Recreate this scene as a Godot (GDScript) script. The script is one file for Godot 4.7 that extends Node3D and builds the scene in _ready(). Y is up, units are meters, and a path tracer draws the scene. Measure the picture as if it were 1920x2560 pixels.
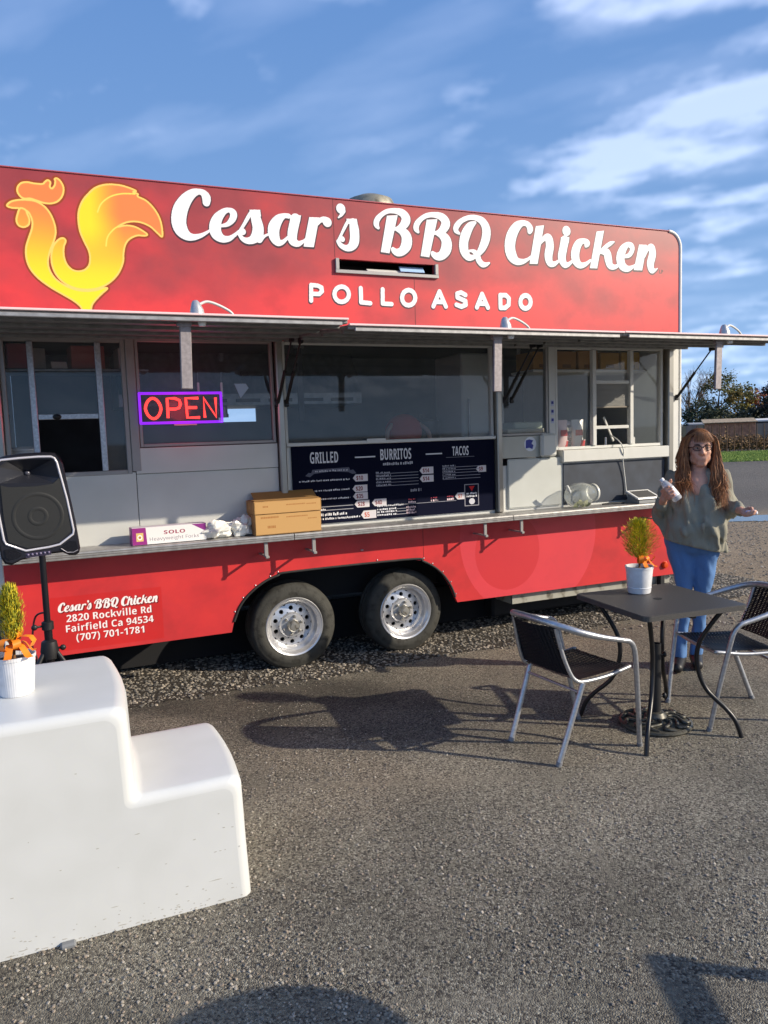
extends Node3D

const YAW := 0.40629                      # how far the trailer is turned from the view
const TRAILER := Vector3(0, 0, -5.66)
const FLAT := -1

var M := {}
var used_names := {}
var noises := {}
var rng := RandomNumberGenerator.new()


# ---------------------------------------------------------------- shapes
class Shape:
	var st := SurfaceTool.new()
	var group := 1
	var colour = null

	func _init():
		st.begin(Mesh.PRIMITIVE_TRIANGLES)

	func vertex(p: Vector3, uv = null):
		if uv != null:
			st.set_uv(uv)
		if colour != null:
			st.set_color(colour)
		st.add_vertex(p)

	# corners run anticlockwise as seen from outside
	func tri(a: Vector3, b: Vector3, c: Vector3, ua = null, ub = null, uc = null):
		vertex(a, ua)
		vertex(c, uc)
		vertex(b, ub)

	func quad(a: Vector3, b: Vector3, c: Vector3, d: Vector3, uvs = null):
		if uvs == null:
			tri(a, b, c)
			tri(a, c, d)
		else:
			tri(a, b, c, uvs[0], uvs[1], uvs[2])
			tri(a, c, d, uvs[0], uvs[2], uvs[3])

	func flat():
		st.set_smooth_group(-1)

	func soft():
		group += 1
		st.set_smooth_group(group)

	func out_face(pts: Array, middle: Vector3):
		var n: Vector3 = (pts[1] - pts[0]).cross(pts[2] - pts[0])
		var c := Vector3.ZERO
		for p in pts:
			c += p
		c /= pts.size()
		if n.dot(c - middle) < 0:
			pts.reverse()
		for i in range(1, pts.size() - 1):
			tri(pts[0], pts[i], pts[i + 1])

	# a box with chamfered edges
	func box(c: Vector3, size: Vector3, bevel := 0.0, turn := Basis.IDENTITY):
		flat()
		var h := size / 2
		if bevel <= 0.0:
			for k in 3:
				for s in [-1.0, 1.0]:
					var f := []
					for q in [[-1, -1], [1, -1], [1, 1], [-1, 1]]:
						var v := Vector3.ZERO
						v[k] = s * h[k]
						v[(k + 1) % 3] = q[0] * h[(k + 1) % 3]
						v[(k + 2) % 3] = q[1] * h[(k + 2) % 3]
						f.append(c + turn * v)
					out_face(f, c)
			return
		var at := func(sx: float, sy: float, sz: float, k: int) -> Vector3:
			var v := Vector3(sx * (h.x - bevel), sy * (h.y - bevel), sz * (h.z - bevel))
			v[k] = (sx if k == 0 else (sy if k == 1 else sz)) * h[k]
			return c + turn * v
		for k in 3:
			for s in [-1.0, 1.0]:
				var f := []
				for q in [[-1.0, -1.0], [1.0, -1.0], [1.0, 1.0], [-1.0, 1.0]]:
					var g := [0.0, 0.0, 0.0]
					g[k] = s
					g[(k + 1) % 3] = q[0]
					g[(k + 2) % 3] = q[1]
					f.append(at.call(g[0], g[1], g[2], k))
				out_face(f, c)
		for k in 3:
			var i := (k + 1) % 3
			var j := (k + 2) % 3
			for si in [-1.0, 1.0]:
				for sj in [-1.0, 1.0]:
					var g := [0.0, 0.0, 0.0]
					g[i] = si
					g[j] = sj
					g[k] = -1.0
					var a: Vector3 = at.call(g[0], g[1], g[2], i)
					var b: Vector3 = at.call(g[0], g[1], g[2], j)
					g[k] = 1.0
					var d: Vector3 = at.call(g[0], g[1], g[2], i)
					var e: Vector3 = at.call(g[0], g[1], g[2], j)
					out_face([a, b, e, d], c)
		for sx in [-1.0, 1.0]:
			for sy in [-1.0, 1.0]:
				for sz in [-1.0, 1.0]:
					out_face([at.call(sx, sy, sz, 0), at.call(sx, sy, sz, 1), at.call(sx, sy, sz, 2)], c)

	# a tube along points; radius is a number or a list
	func tube(pts: Array, radius, sides := 8, caps := true, squash := 1.0):
		var n := pts.size()
		var side := Vector3.ZERO
		var rings := []
		for i in n:
			var a: Vector3 = pts[maxi(i - 1, 0)]
			var b: Vector3 = pts[mini(i + 1, n - 1)]
			var t := (b - a).normalized()
			if side == Vector3.ZERO:
				side = t.cross(Vector3.UP)
				if side.length() < 0.1:
					side = t.cross(Vector3.RIGHT)
			side = (side - t * side.dot(t)).normalized()
			var up := t.cross(side)
			var r: float = radius[i] if radius is Array else radius
			var ring := []
			for k in sides:
				var f := TAU * k / sides
				ring.append(pts[i] + side * cos(f) * r + up * sin(f) * r * squash)
			rings.append(ring)
		soft()
		for i in n - 1:
			for k in sides:
				var l := (k + 1) % sides
				quad(rings[i][k], rings[i][l], rings[i + 1][l], rings[i + 1][k])
		if caps:
			flat()
			for k in range(1, sides - 1):
				tri(rings[0][0], rings[0][k + 1], rings[0][k])
				tri(rings[n - 1][0], rings[n - 1][k], rings[n - 1][k + 1])

	# profile points (radius, height) turned round the y axis of the transform; the outline runs upwards on the outside
	func lathe(profile: Array, segs := 24, t := Transform3D.IDENTITY, wave := 0.0, waves := 0):
		soft()
		var last := Vector2.ZERO
		for i in profile.size() - 1:
			var p: Vector2 = profile[i]
			var q: Vector2 = profile[i + 1]
			var d := (q - p).normalized()
			if i > 0 and d.dot(last) < 0.8:
				soft()
			last = d
			for k in segs:
				var a := TAU * k / segs
				var b := TAU * (k + 1) / segs
				var ka := 1.0 + wave * cos(a * waves)
				var kb := 1.0 + wave * cos(b * waves)
				var p0 := t * Vector3(cos(a) * p.x * ka, p.y, -sin(a) * p.x * ka)
				var p1 := t * Vector3(cos(b) * p.x * kb, p.y, -sin(b) * p.x * kb)
				var q0 := t * Vector3(cos(a) * q.x * ka, q.y, -sin(a) * q.x * ka)
				var q1 := t * Vector3(cos(b) * q.x * kb, q.y, -sin(b) * q.x * kb)
				if p.x > 0.00001:
					tri(p0, p1, q1 if q.x > 0.00001 else q0)
				if q.x > 0.00001:
					tri(p0, q1, q0)

	func ball(c: Vector3, r: Vector3, segs := 12, rings := 8, turn := Basis.IDENTITY):
		var prof := []
		for i in rings + 1:
			var f := PI * i / rings - PI / 2
			prof.append(Vector2(maxf(cos(f), 0.0) if i > 0 and i < rings else 0.0, sin(f)))
		lathe(prof, segs, Transform3D(turn * Basis.from_scale(r), c))

	# a polygon (x, y) given a thickness along z; front at +z
	func prism(poly: PackedVector2Array, z0: float, z1: float, t := Transform3D.IDENTITY, uv_map = null):
		var p := poly.duplicate()
		if Geometry2D.is_polygon_clockwise(p):
			p.reverse()
		var n := p.size()
		flat()
		var ids := Geometry2D.triangulate_polygon(p)
		for i in range(0, ids.size(), 3):
			var a := p[ids[i]]
			var b := p[ids[i + 1]]
			var c := p[ids[i + 2]]
			if (b - a).cross(c - a) < 0:
				var s := b
				b = c
				c = s
			if uv_map != null:
				tri(t * Vector3(a.x, a.y, z1), t * Vector3(b.x, b.y, z1), t * Vector3(c.x, c.y, z1), uv_map.call(a), uv_map.call(b), uv_map.call(c))
				tri(t * Vector3(a.x, a.y, z0), t * Vector3(c.x, c.y, z0), t * Vector3(b.x, b.y, z0), uv_map.call(a), uv_map.call(c), uv_map.call(b))
			else:
				tri(t * Vector3(a.x, a.y, z1), t * Vector3(b.x, b.y, z1), t * Vector3(c.x, c.y, z1))
				tri(t * Vector3(a.x, a.y, z0), t * Vector3(c.x, c.y, z0), t * Vector3(b.x, b.y, z0))
		for i in n:
			var a := p[i]
			var b := p[(i + 1) % n]
			var q := [t * Vector3(a.x, a.y, z0), t * Vector3(b.x, b.y, z0), t * Vector3(b.x, b.y, z1), t * Vector3(a.x, a.y, z1)]
			if uv_map != null:
				quad(q[0], q[1], q[2], q[3], [uv_map.call(a), uv_map.call(b), uv_map.call(b), uv_map.call(a)])
			else:
				quad(q[0], q[1], q[2], q[3])

	# a grid of points given as rows
	func sheet(rows: Array, both := 0.0):
		soft()
		for i in rows.size() - 1:
			for k in rows[i].size() - 1:
				quad(rows[i][k], rows[i][k + 1], rows[i + 1][k + 1], rows[i + 1][k])
		if both > 0.0:
			soft()
			var n := Vector3.ZERO
			n = (rows[0][1] - rows[0][0]).cross(rows[1][0] - rows[0][0]).normalized()
			for i in rows.size() - 1:
				for k in rows[i].size() - 1:
					quad(rows[i][k + 1] - n * both, rows[i][k] - n * both, rows[i + 1][k] - n * both, rows[i + 1][k + 1] - n * both)

	func mesh() -> ArrayMesh:
		st.generate_normals()
		return st.commit()


# ---------------------------------------------------------------- pictures for flat print
class Canvas:
	var im: Image
	var scale := Vector2.ONE
	var origin := Vector2.ZERO

	func _init(w: int, h: int, c: Color):
		im = Image.create(w, h, false, Image.FORMAT_RGBA8)
		im.fill(c)

	func spot(p: Vector2) -> Vector2:
		return Vector2((p.x - origin.x) * scale.x, (origin.y - p.y) * scale.y)

	func disc(c: Vector2, rx: float, ry: float, colour: Color):
		var p := spot(c)
		var a := rx * scale.x
		var b := ry * scale.y
		for y in range(floori(p.y - b), ceili(p.y + b) + 1):
			var f := 1.0 - pow((y + 0.5 - p.y) / b, 2)
			if f > 0.0:
				var w := sqrt(f) * a
				im.fill_rect(Rect2i(roundi(p.x - w), y, maxi(1, roundi(p.x + w) - roundi(p.x - w)), 1), colour)

	# even-odd fill of several outlines; shade, when given, colours by place
	func fill(outlines: Array, colour: Color, shade = null):
		var px := []
		var lo := 1e9
		var hi := -1e9
		for o in outlines:
			var q := PackedVector2Array()
			for p in o:
				var v := spot(p)
				q.append(v)
				lo = minf(lo, v.y)
				hi = maxf(hi, v.y)
			px.append(q)
		for y in range(maxi(0, floori(lo)), mini(im.get_height() - 1, ceili(hi)) + 1):
			var yc := y + 0.5
			var xs := PackedFloat32Array()
			for q in px:
				var n: int = q.size()
				for i in n:
					var a: Vector2 = q[i]
					var b: Vector2 = q[(i + 1) % n]
					if (a.y > yc) != (b.y > yc):
						xs.append(a.x + (b.x - a.x) * (yc - a.y) / (b.y - a.y))
			xs.sort()
			for i in range(0, xs.size() - 1, 2):
				var x0 := roundi(xs[i])
				var x1 := roundi(xs[i + 1])
				if x1 <= x0:
					continue
				if shade == null:
					im.fill_rect(Rect2i(x0, y, x1 - x0, 1), colour)
				else:
					var x := x0
					while x < x1:
						var e := mini(x + 6, x1)
						im.fill_rect(Rect2i(x, y, e - x, 1), shade.call(Vector2(origin.x + x / scale.x, origin.y - y / scale.y)))
						x = e

	# numbers come as x, y, half width
	func brush(v: Array, colour: Color, grow := 0.0, shift := Vector2.ZERO, fit := Transform2D.IDENTITY, curved := true):
		var n: int = v.size() / 3
		var k := fit.get_scale().y
		for i in n - 1:
			var p := []
			for j in [maxi(i - 1, 0), i, i + 1, mini(i + 2, n - 1)]:
				p.append(Vector3(v[j * 3], v[j * 3 + 1], v[j * 3 + 2]))
			var length := Vector2(p[2].x - p[1].x, p[2].y - p[1].y).length()
			var steps := clampi(int(length / maxf(2.0, minf(p[1].z, p[2].z) * 0.3)), 2, 60)
			for s in steps + 1:
				var t := float(s) / steps
				var q: Vector3 = p[1].lerp(p[2], t)
				if curved:
					q = 0.5 * (2 * p[1] + (p[2] - p[0]) * t + (2 * p[0] - 5 * p[1] + 4 * p[2] - p[3]) * t * t + (3 * p[1] - p[0] - 3 * p[2] + p[3]) * t * t * t)
				var r := maxf(1.0, q.z * k) + grow
				disc(fit * Vector2(q.x, q.y) + shift, r, r, colour)

	func letters(list: Array, colour: Color, grow := 0.0, shift := Vector2.ZERO, fit := Transform2D.IDENTITY, curved := true):
		for s in list:
			var v: Array = s[1]
			if s[0] == "stroke":
				brush(v, colour, grow, shift, fit, curved)
			else:
				var o := []
				for i in range(0, v.size(), 2):
					o.append(fit * Vector2(v[i], v[i + 1]) + shift)
				fill([o], colour)
				if grow > 0.0:
					o.append(o[0])
					var line := []
					for q in o:
						line.append_array([q.x, q.y, 1.0])
					brush(line, colour, grow, Vector2.ZERO, Transform2D.IDENTITY, false)

	# printed type; returns its width
	func type(font: Font, text: String, at: Vector2, size: float, colour: Color, fit := Transform2D.IDENTITY, spacing := 0.0) -> float:
		var ts = TextServerManager.get_primary_interface()
		var rid: RID = font.get_rids()[0]
		var k := size / 64.0
		var x := 0.0
		for ch in text:
			var gi: int = ts.font_get_glyph_index(rid, 64, ch.unicode_at(0), 0)
			var d: Dictionary = ts.font_get_glyph_contours(rid, 64, gi)
			var outlines := []
			if d.has("points"):
				var start := 0
				for end in d.contours:
					var o := []
					for i in range(start, end + 1):
						var q: Vector3 = d.points[i]
						o.append(at + fit * Vector2(x + q.x * k, -q.y * k))
					outlines.append(o)
					start = end + 1
			if outlines:
				fill(outlines, colour)
			x += ts.font_get_glyph_advance(rid, 64, gi).x * k + spacing
		return x

	func texture(w: int, h: int) -> ImageTexture:
		im.resize(w, h, Image.INTERPOLATE_LANCZOS)
		return ImageTexture.create_from_image(im)


# ---------------------------------------------------------------- naming and tagging
func numbered(called: String) -> String:
	var k: int = used_names.get(called, 0)
	used_names[called] = k + 1
	return called if k == 0 else "%s_%03d" % [called, k]


func tag(o: Node, label: String, category: String, group := ""):
	o.set_meta("label", label)
	o.set_meta("category", category)
	if group:
		o.set_meta("group", group)
	return o


func thing(called: String, label: String, category: String, at := Vector3.ZERO, turn := 0.0, group := "") -> Node3D:
	var o := Node3D.new()
	o.name = numbered(called)
	add_child(o)
	o.position = at
	o.rotation.y = turn
	tag(o, label, category, group)
	return o


func obj(called: String, s: Shape, m: Material, parent: Node = self) -> MeshInstance3D:
	return put_mesh(called, s.mesh(), m, parent)


func put_mesh(called: String, mesh: Mesh, m: Material, parent: Node = self) -> MeshInstance3D:
	var o := MeshInstance3D.new()
	o.mesh = mesh
	o.material_override = m
	if parent == self:
		o.name = numbered(called)
		add_child(o)
	else:
		var k := 0
		var full := called
		while parent.has_node(full):
			k += 1
			full = "%s_%03d" % [called, k]
		o.name = full
		parent.add_child(o)
	return o


func struct(called: String, s: Shape, m: Material) -> MeshInstance3D:
	var o := obj(called, s, m)
	o.set_meta("kind", "structure")
	return o


func copy(o: Node3D, label: String, at: Vector3, turn: float) -> Node3D:
	var c: Node3D = o.duplicate()
	c.name = numbered(String(o.name).rstrip("0123456789_"))
	add_child(c)
	c.position = at
	c.rotation.y = turn
	c.set_meta("label", label)
	return c


# a point by its place along the trailer's side, its height and how far out from the side it is
func along(a: float, h: float, w: float) -> Vector3:
	return TRAILER + Vector3(cos(YAW), 0, -sin(YAW)) * a + Vector3(sin(YAW), 0, cos(YAW)) * w + Vector3(0, h, 0)


func curve(pts: Array, steps := 6) -> Array:
	var out := []
	var n := pts.size()
	for i in n - 1:
		var p0: Vector3 = pts[maxi(i - 1, 0)]
		var p1: Vector3 = pts[i]
		var p2: Vector3 = pts[i + 1]
		var p3: Vector3 = pts[mini(i + 2, n - 1)]
		for s in steps:
			var t := float(s) / steps
			out.append(0.5 * (2 * p1 + (p2 - p0) * t + (2 * p0 - 5 * p1 + 4 * p2 - p3) * t * t + (3 * p1 - p0 - 3 * p2 + p3) * t * t * t))
	out.append(pts[n - 1])
	return out


# ---------------------------------------------------------------- materials
func mat(c: Color, rough := 0.6, metal := 0.0) -> StandardMaterial3D:
	var m := StandardMaterial3D.new()
	m.albedo_color = c
	m.roughness = rough
	m.metallic = metal
	return m


func rgb(r: int, g: int, b: int) -> Color:
	return Color8(r, g, b)


func noise_picture(kind: String) -> NoiseTexture2D:
	if noises.has(kind):
		return noises[kind]
	var n := FastNoiseLite.new()
	n.seed = 7 + noises.size()
	var t := NoiseTexture2D.new()
	t.width = 512
	t.height = 512
	t.seamless = true
	var ramp := Gradient.new()
	match kind:
		"soft":
			n.noise_type = FastNoiseLite.TYPE_SIMPLEX_SMOOTH
			n.frequency = 0.008
			n.fractal_octaves = 5
			ramp.set_color(0, Color(0.72, 0.72, 0.72))
			ramp.set_color(1, Color(1, 1, 1))
		"faint":
			n.noise_type = FastNoiseLite.TYPE_SIMPLEX_SMOOTH
			n.frequency = 0.012
			n.fractal_octaves = 5
			ramp.set_color(0, Color(0.9, 0.9, 0.89))
			ramp.set_color(1, Color(1, 1, 1))
		"plain":
			n.noise_type = FastNoiseLite.TYPE_SIMPLEX_SMOOTH
			n.frequency = 0.005
			n.fractal_octaves = 3
			ramp.set_color(0, Color(0.965, 0.965, 0.96))
			ramp.set_color(1, Color(1, 1, 1))
		"streak":
			n.noise_type = FastNoiseLite.TYPE_SIMPLEX_SMOOTH
			n.frequency = 0.02
			n.fractal_octaves = 4
			ramp.set_color(0, Color(0.8, 0.8, 0.8))
			ramp.set_color(1, Color(1, 1, 1))
		"dirt":
			n.noise_type = FastNoiseLite.TYPE_SIMPLEX
			n.frequency = 0.01
			n.fractal_octaves = 6
			ramp.set_color(0, Color(0.5, 0.47, 0.43))
			ramp.set_color(1, Color(1, 1, 1))
			ramp.add_point(0.42, Color(0.95, 0.95, 0.94))
		"cloth":
			n.noise_type = FastNoiseLite.TYPE_SIMPLEX
			n.frequency = 0.06
			n.fractal_octaves = 3
			ramp.set_color(0, Color(0.74, 0.74, 0.74))
			ramp.set_color(1, Color(1, 1, 1))
		"grit":
			t.width = 1024
			t.height = 1024
			n.noise_type = FastNoiseLite.TYPE_CELLULAR
			n.cellular_return_type = FastNoiseLite.RETURN_CELL_VALUE
			n.frequency = 0.2
			n.fractal_type = FastNoiseLite.FRACTAL_NONE
			ramp.set_color(0, Color(0.36, 0.34, 0.33))
			ramp.set_color(1, Color(1.0, 0.98, 0.94))
			ramp.add_point(0.25, Color(0.62, 0.59, 0.56))
			ramp.add_point(0.75, Color(0.8, 0.77, 0.72))
			ramp.add_point(0.9, Color(0.88, 0.85, 0.81))
		"grit_relief":
			t.width = 1024
			t.height = 1024
			n.noise_type = FastNoiseLite.TYPE_CELLULAR
			n.cellular_return_type = FastNoiseLite.RETURN_DISTANCE2_SUB
			n.frequency = 0.2
			n.fractal_type = FastNoiseLite.FRACTAL_NONE
			n.seed = 7 + noises.size() - 1
			t.as_normal_map = true
			t.bump_strength = 7.0
		"fine_relief":
			n.noise_type = FastNoiseLite.TYPE_SIMPLEX
			n.frequency = 0.05
			n.fractal_octaves = 4
			t.as_normal_map = true
			t.bump_strength = 5.0
		"slow_relief":
			n.noise_type = FastNoiseLite.TYPE_SIMPLEX_SMOOTH
			n.frequency = 0.006
			n.fractal_octaves = 3
			t.as_normal_map = true
			t.bump_strength = 3.0
	t.noise = n
	if not t.as_normal_map:
		t.color_ramp = ramp
	noises[kind] = t
	return t


# a material whose tone wanders; metres is the size of one repeat
func grain(c: Color, kind: String, metres: float, rough := 0.7, metal := 0.0, relief := "", strength := 0.5, world := false) -> StandardMaterial3D:
	var m := mat(c, rough, metal)
	m.albedo_texture = noise_picture(kind)
	m.uv1_triplanar = true
	m.uv1_world_triplanar = world
	m.uv1_scale = Vector3.ONE / metres
	if relief:
		m.normal_enabled = true
		m.normal_texture = noise_picture(relief)
		m.normal_scale = strength
	return m


func glass(alpha := 0.06, c := Color(0.9, 0.95, 0.95)) -> StandardMaterial3D:
	var m := mat(Color(c.r, c.g, c.b, alpha), 0.02)
	m.transparency = BaseMaterial3D.TRANSPARENCY_ALPHA
	m.metallic_specular = 0.85
	return m


func glow(c: Color, energy: float) -> StandardMaterial3D:
	var m := mat(c, 0.4)
	m.emission_enabled = true
	m.emission = c
	m.emission_energy_multiplier = energy
	return m


# the painted lettering: brush strokes as x, y, width in millimetres along the trailer
var SCRIPT_STROKES = [
	["stroke", [-1197,3248,24,-1195,3279,29,-1210,3305,23,-1242,3314,19,-1282,3300,27,-1328,3257,38,-1367,3191,47,-1382,3120,48,-1371,3065,44,-1337,3029,31,-1295,3021,21,-1244,3035,14,-1199,3061,9,-1178,3077,7]],
	["stroke", [-1112,3105,9,-1063,3121,15,-1028,3158,22,-1021,3195,24,-1047,3213,16,-1085,3200,20,-1128,3154,32,-1148,3099,39,-1141,3053,38,-1106,3025,26,-1061,3027,18,-1023,3051,12,-989,3081,9]],
	["stroke", [-990,3075,9,-955,3124,11,-922,3177,13,-897,3216,11]],
	["stroke", [-874,3198,33,-866,3160,36,-857,3114,39,-864,3069,39,-895,3034,28,-934,3022,21,-967,3033,16,-986,3059,13]],
	["solid", [-911,3227,-836,3233,-832,3188,-906,3182]],
	["stroke", [-965,3081,22,-964,3080,22]],
	["stroke", [-853,3037,24,-817,3060,10,-785,3076,8]],
	["stroke", [-638,3207,17,-674,3205,18,-714,3176,32,-746,3122,41,-747,3066,38,-724,3027,26,-688,3031,15,-649,3066,9]],
	["stroke", [-589,3194,35,-603,3147,35,-616,3094,35,-616,3046,32,-583,3026,21,-546,3041,12,-521,3060,9]],
	["solid", [-623,3214,-548,3220,-555,3188,-630,3182]],
	["solid", [-490,3212,-415,3216,-465,3010,-540,3010]],
	["stroke", [-431,3171,11,-410,3196,16,-381,3203,22,-358,3188,33]],
	["stroke", [-253,3290,34,-252,3288,34]],
	["stroke", [-237,3275,20,-251,3246,11,-273,3226,5]],
	["stroke", [-162,3201,29,-156,3157,36,-154,3106,36,-162,3061,36,-187,3030,28,-224,3020,21,-262,3036,18,-281,3062,15]],
	["solid", [-214,3223,-133,3229,-128,3194,-205,3189]],
	["stroke", [-250,3081,19,-249,3079,19]],
	["stroke", [-280,3066,11,-252,3119,10,-222,3173,12,-198,3212,11]],
	["solid", [103,3269,190,3280,114,3004,45,3009]],
	["stroke", [32,3178,11,17,3201,21,26,3236,21,61,3273,17,108,3300,17,168,3308,20,227,3297,29,256,3259,36,237,3216,31,197,3189,18,159,3179,11]],
	["stroke", [172,3181,13,222,3168,29,255,3131,41,252,3073,42,217,3027,32,178,3014,27,151,3025,21,143,3035,16]],
	["solid", [425,3266,516,3277,439,2995,367,3000]],
	["stroke", [352,3173,11,336,3196,22,346,3232,22,382,3270,18,431,3297,18,493,3306,21,555,3294,30,585,3256,37,566,3212,32,525,3184,18,484,3173,12]],
	["stroke", [498,3176,13,551,3163,30,586,3124,42,583,3066,44,547,3018,34,506,3005,28,477,3017,22,468,3026,17]],
	["stroke", [698,3187,10,670,3208,20,680,3242,23,722,3282,19,788,3310,18,853,3311,22,908,3287,31,937,3233,37,931,3166,37,902,3100,32,865,3050,21,841,3029,14]],
	["stroke", [841,3277,10,797,3249,29,759,3193,39,737,3129,39,738,3066,38,766,3021,29,803,3015,21,841,3032,14]],
	["stroke", [762,3052,10,795,3065,10,832,3056,19,853,3030,24,868,2995,25,896,2970,23,929,2971,16,958,2984,7]],
	["stroke", [1333,3247,20,1338,3271,28,1312,3302,22,1264,3305,23,1211,3272,37,1166,3203,46,1148,3121,48,1163,3055,46,1204,3014,31,1259,3011,21,1309,3030,13,1348,3057,10]],
	["solid", [1392,3292,1471,3305,1405,3001,1328,2998]],
	["stroke", [1425,3158,12,1469,3202,20,1512,3207,35,1524,3146,38,1510,3071,38,1523,3018,30,1562,3010,20,1605,3035,11]],
	["stroke", [1672,3202,38,1654,3136,38,1640,3065,38,1663,3015,29,1701,3014,18,1747,3046,11]],
	["solid", [1634,3225,1716,3231,1709,3186,1626,3180]],
	["stroke", [1687,3277,39,1688,3276,39]],
	["stroke", [1880,3173,15,1892,3196,28,1851,3209,21,1803,3181,34,1774,3115,41,1779,3050,39,1819,3015,27,1873,3025,18,1923,3058,11]],
	["solid", [1989,3294,2065,3306,1993,2998,1918,2996]],
	["stroke", [2006,3115,11,2067,3167,16,2128,3206,17,2171,3224,5]],
	["stroke", [2036,3136,17,2093,3130,35,2109,3079,38,2127,3030,30,2176,3020,19,2229,3047,11]],
	["stroke", [2264,3107,11,2327,3125,19,2360,3169,23,2352,3202,26,2308,3209,22,2259,3163,37,2235,3096,43,2254,3037,39,2308,3013,26,2364,3030,15,2413,3057,10]],
	["solid", [2435,3219,2519,3222,2468,3007,2377,3005]],
	["stroke", [2492,3125,11,2528,3191,19,2572,3202,32,2580,3145,38,2559,3071,38,2572,3017,29,2612,3019,11,2635,3032,5]],
]
var CAPITAL_STROKES = [
	["stroke", [-501,2643,15,-496,2751,15,-449,2749,15,-421,2737,16,-419,2711,16,-440,2691,15,-498,2691,15]],
	["stroke", [-215,2699,16,-220,2678,16,-233,2660,16,-252,2648,16,-273,2643,16,-294,2646,16,-311,2657,16,-322,2674,16,-326,2694,16,-321,2715,16,-308,2733,16,-290,2745,16,-268,2750,16,-247,2747,16,-230,2736,16,-219,2719,16,-215,2699,16]],
	["stroke", [-122,2746,16,-123,2646,16,-51,2642,16]],
	["stroke", [50,2745,16,47,2643,16,118,2642,16]],
	["stroke", [313,2695,17,308,2674,17,295,2655,17,277,2643,17,256,2638,17,235,2641,17,218,2652,17,207,2670,17,204,2691,17,209,2712,17,221,2731,17,239,2743,17,260,2749,17,281,2745,17,298,2734,17,309,2716,17,313,2695,17]],
	["stroke", [462,2638,17,517,2749,17,569,2640,17]],
	["stroke", [482,2673,17,548,2673,17]],
	["stroke", [740,2733,18,703,2750,17,669,2740,17,670,2711,17,704,2700,18,739,2687,18,741,2659,18,703,2644,18,660,2657,17]],
	["stroke", [839,2644,18,888,2746,18,938,2645,18]],
	["stroke", [857,2674,18,919,2674,18]],
	["stroke", [1052,2744,18,1053,2647,18,1094,2648,18,1127,2673,18,1131,2723,18,1103,2746,18,1052,2744,18]],
	["stroke", [1334,2703,19,1330,2683,19,1319,2666,19,1303,2655,19,1284,2650,19,1266,2653,19,1250,2664,19,1240,2680,19,1237,2699,18,1241,2719,18,1252,2736,19,1268,2747,19,1286,2752,19,1305,2749,19,1320,2739,19,1331,2722,19,1334,2703,19]],
]
var BIRD = {
	"comb": [-2286,3177,-2308,3187,-2324,3214,-2319,3245,-2297,3268,-2264,3275,-2224,3271,-2182,3273,-2167,3287,-2151,3298,-2137,3287,-2142,3262,-2131,3251,-2115,3270,-2109,3296,-2112,3308,-2099,3314,-2080,3299,-2065,3262,-2073,3218,-2100,3181,-2137,3163,-2179,3161,-2225,3173,-2259,3181],
	"neck": [-2387,3128,-2366,3152,-2330,3165,-2284,3171,-2231,3168,-2186,3145,-2153,3104,-2133,3049,-2128,2993,-2144,2935,-2169,2876,-2184,2818,-2180,2768,-2154,2718,-2105,2679,-2046,2654,-1985,2646,-1922,2653,-1871,2670,-1851,2667,-1886,2634,-1926,2593,-1950,2559,-1963,2516,-2000,2515,-2016,2550,-2051,2582,-2109,2618,-2179,2660,-2241,2708,-2284,2762,-2303,2824,-2301,2887,-2283,2944,-2261,3002,-2255,3046,-2264,3083,-2280,3106,-2322,3118,-2362,3118],
	"wattle": [-2316,3119,-2333,3083,-2342,3046,-2332,3018,-2304,3010,-2277,3026,-2270,3057,-2279,3088,-2288,3112],
	"tail": [-2085,2959,-2075,2943,-2088,2907,-2092,2856,-2079,2805,-2050,2773,-2014,2765,-1976,2776,-1949,2806,-1940,2852,-1946,2897,-1967,2947,-1988,3009,-1993,3079,-1985,3137,-1959,3196,-1919,3244,-1880,3279,-1829,3301,-1765,3309,-1702,3303,-1639,3283,-1656,3274,-1628,3264,-1629,3248,-1578,3226,-1529,3175,-1497,3105,-1492,3013,-1521,3030,-1562,3067,-1613,3088,-1664,3092,-1717,3080,-1763,3052,-1718,3063,-1679,3063,-1641,3053,-1589,3022,-1598,3009,-1650,3006,-1697,2981,-1725,2943,-1739,2890,-1745,2837,-1775,2770,-1823,2715,-1883,2676,-1953,2657,-2033,2660,-2098,2689,-2143,2738,-2163,2801,-2161,2864,-2143,2916,-2110,2953],
	"arc1": [-1877,3133,-1852,3186,-1795,3233,-1724,3257,-1634,3263],
	"arc2": [-1841,2929,-1828,2985,-1790,3033,-1756,3057],
}


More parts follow.
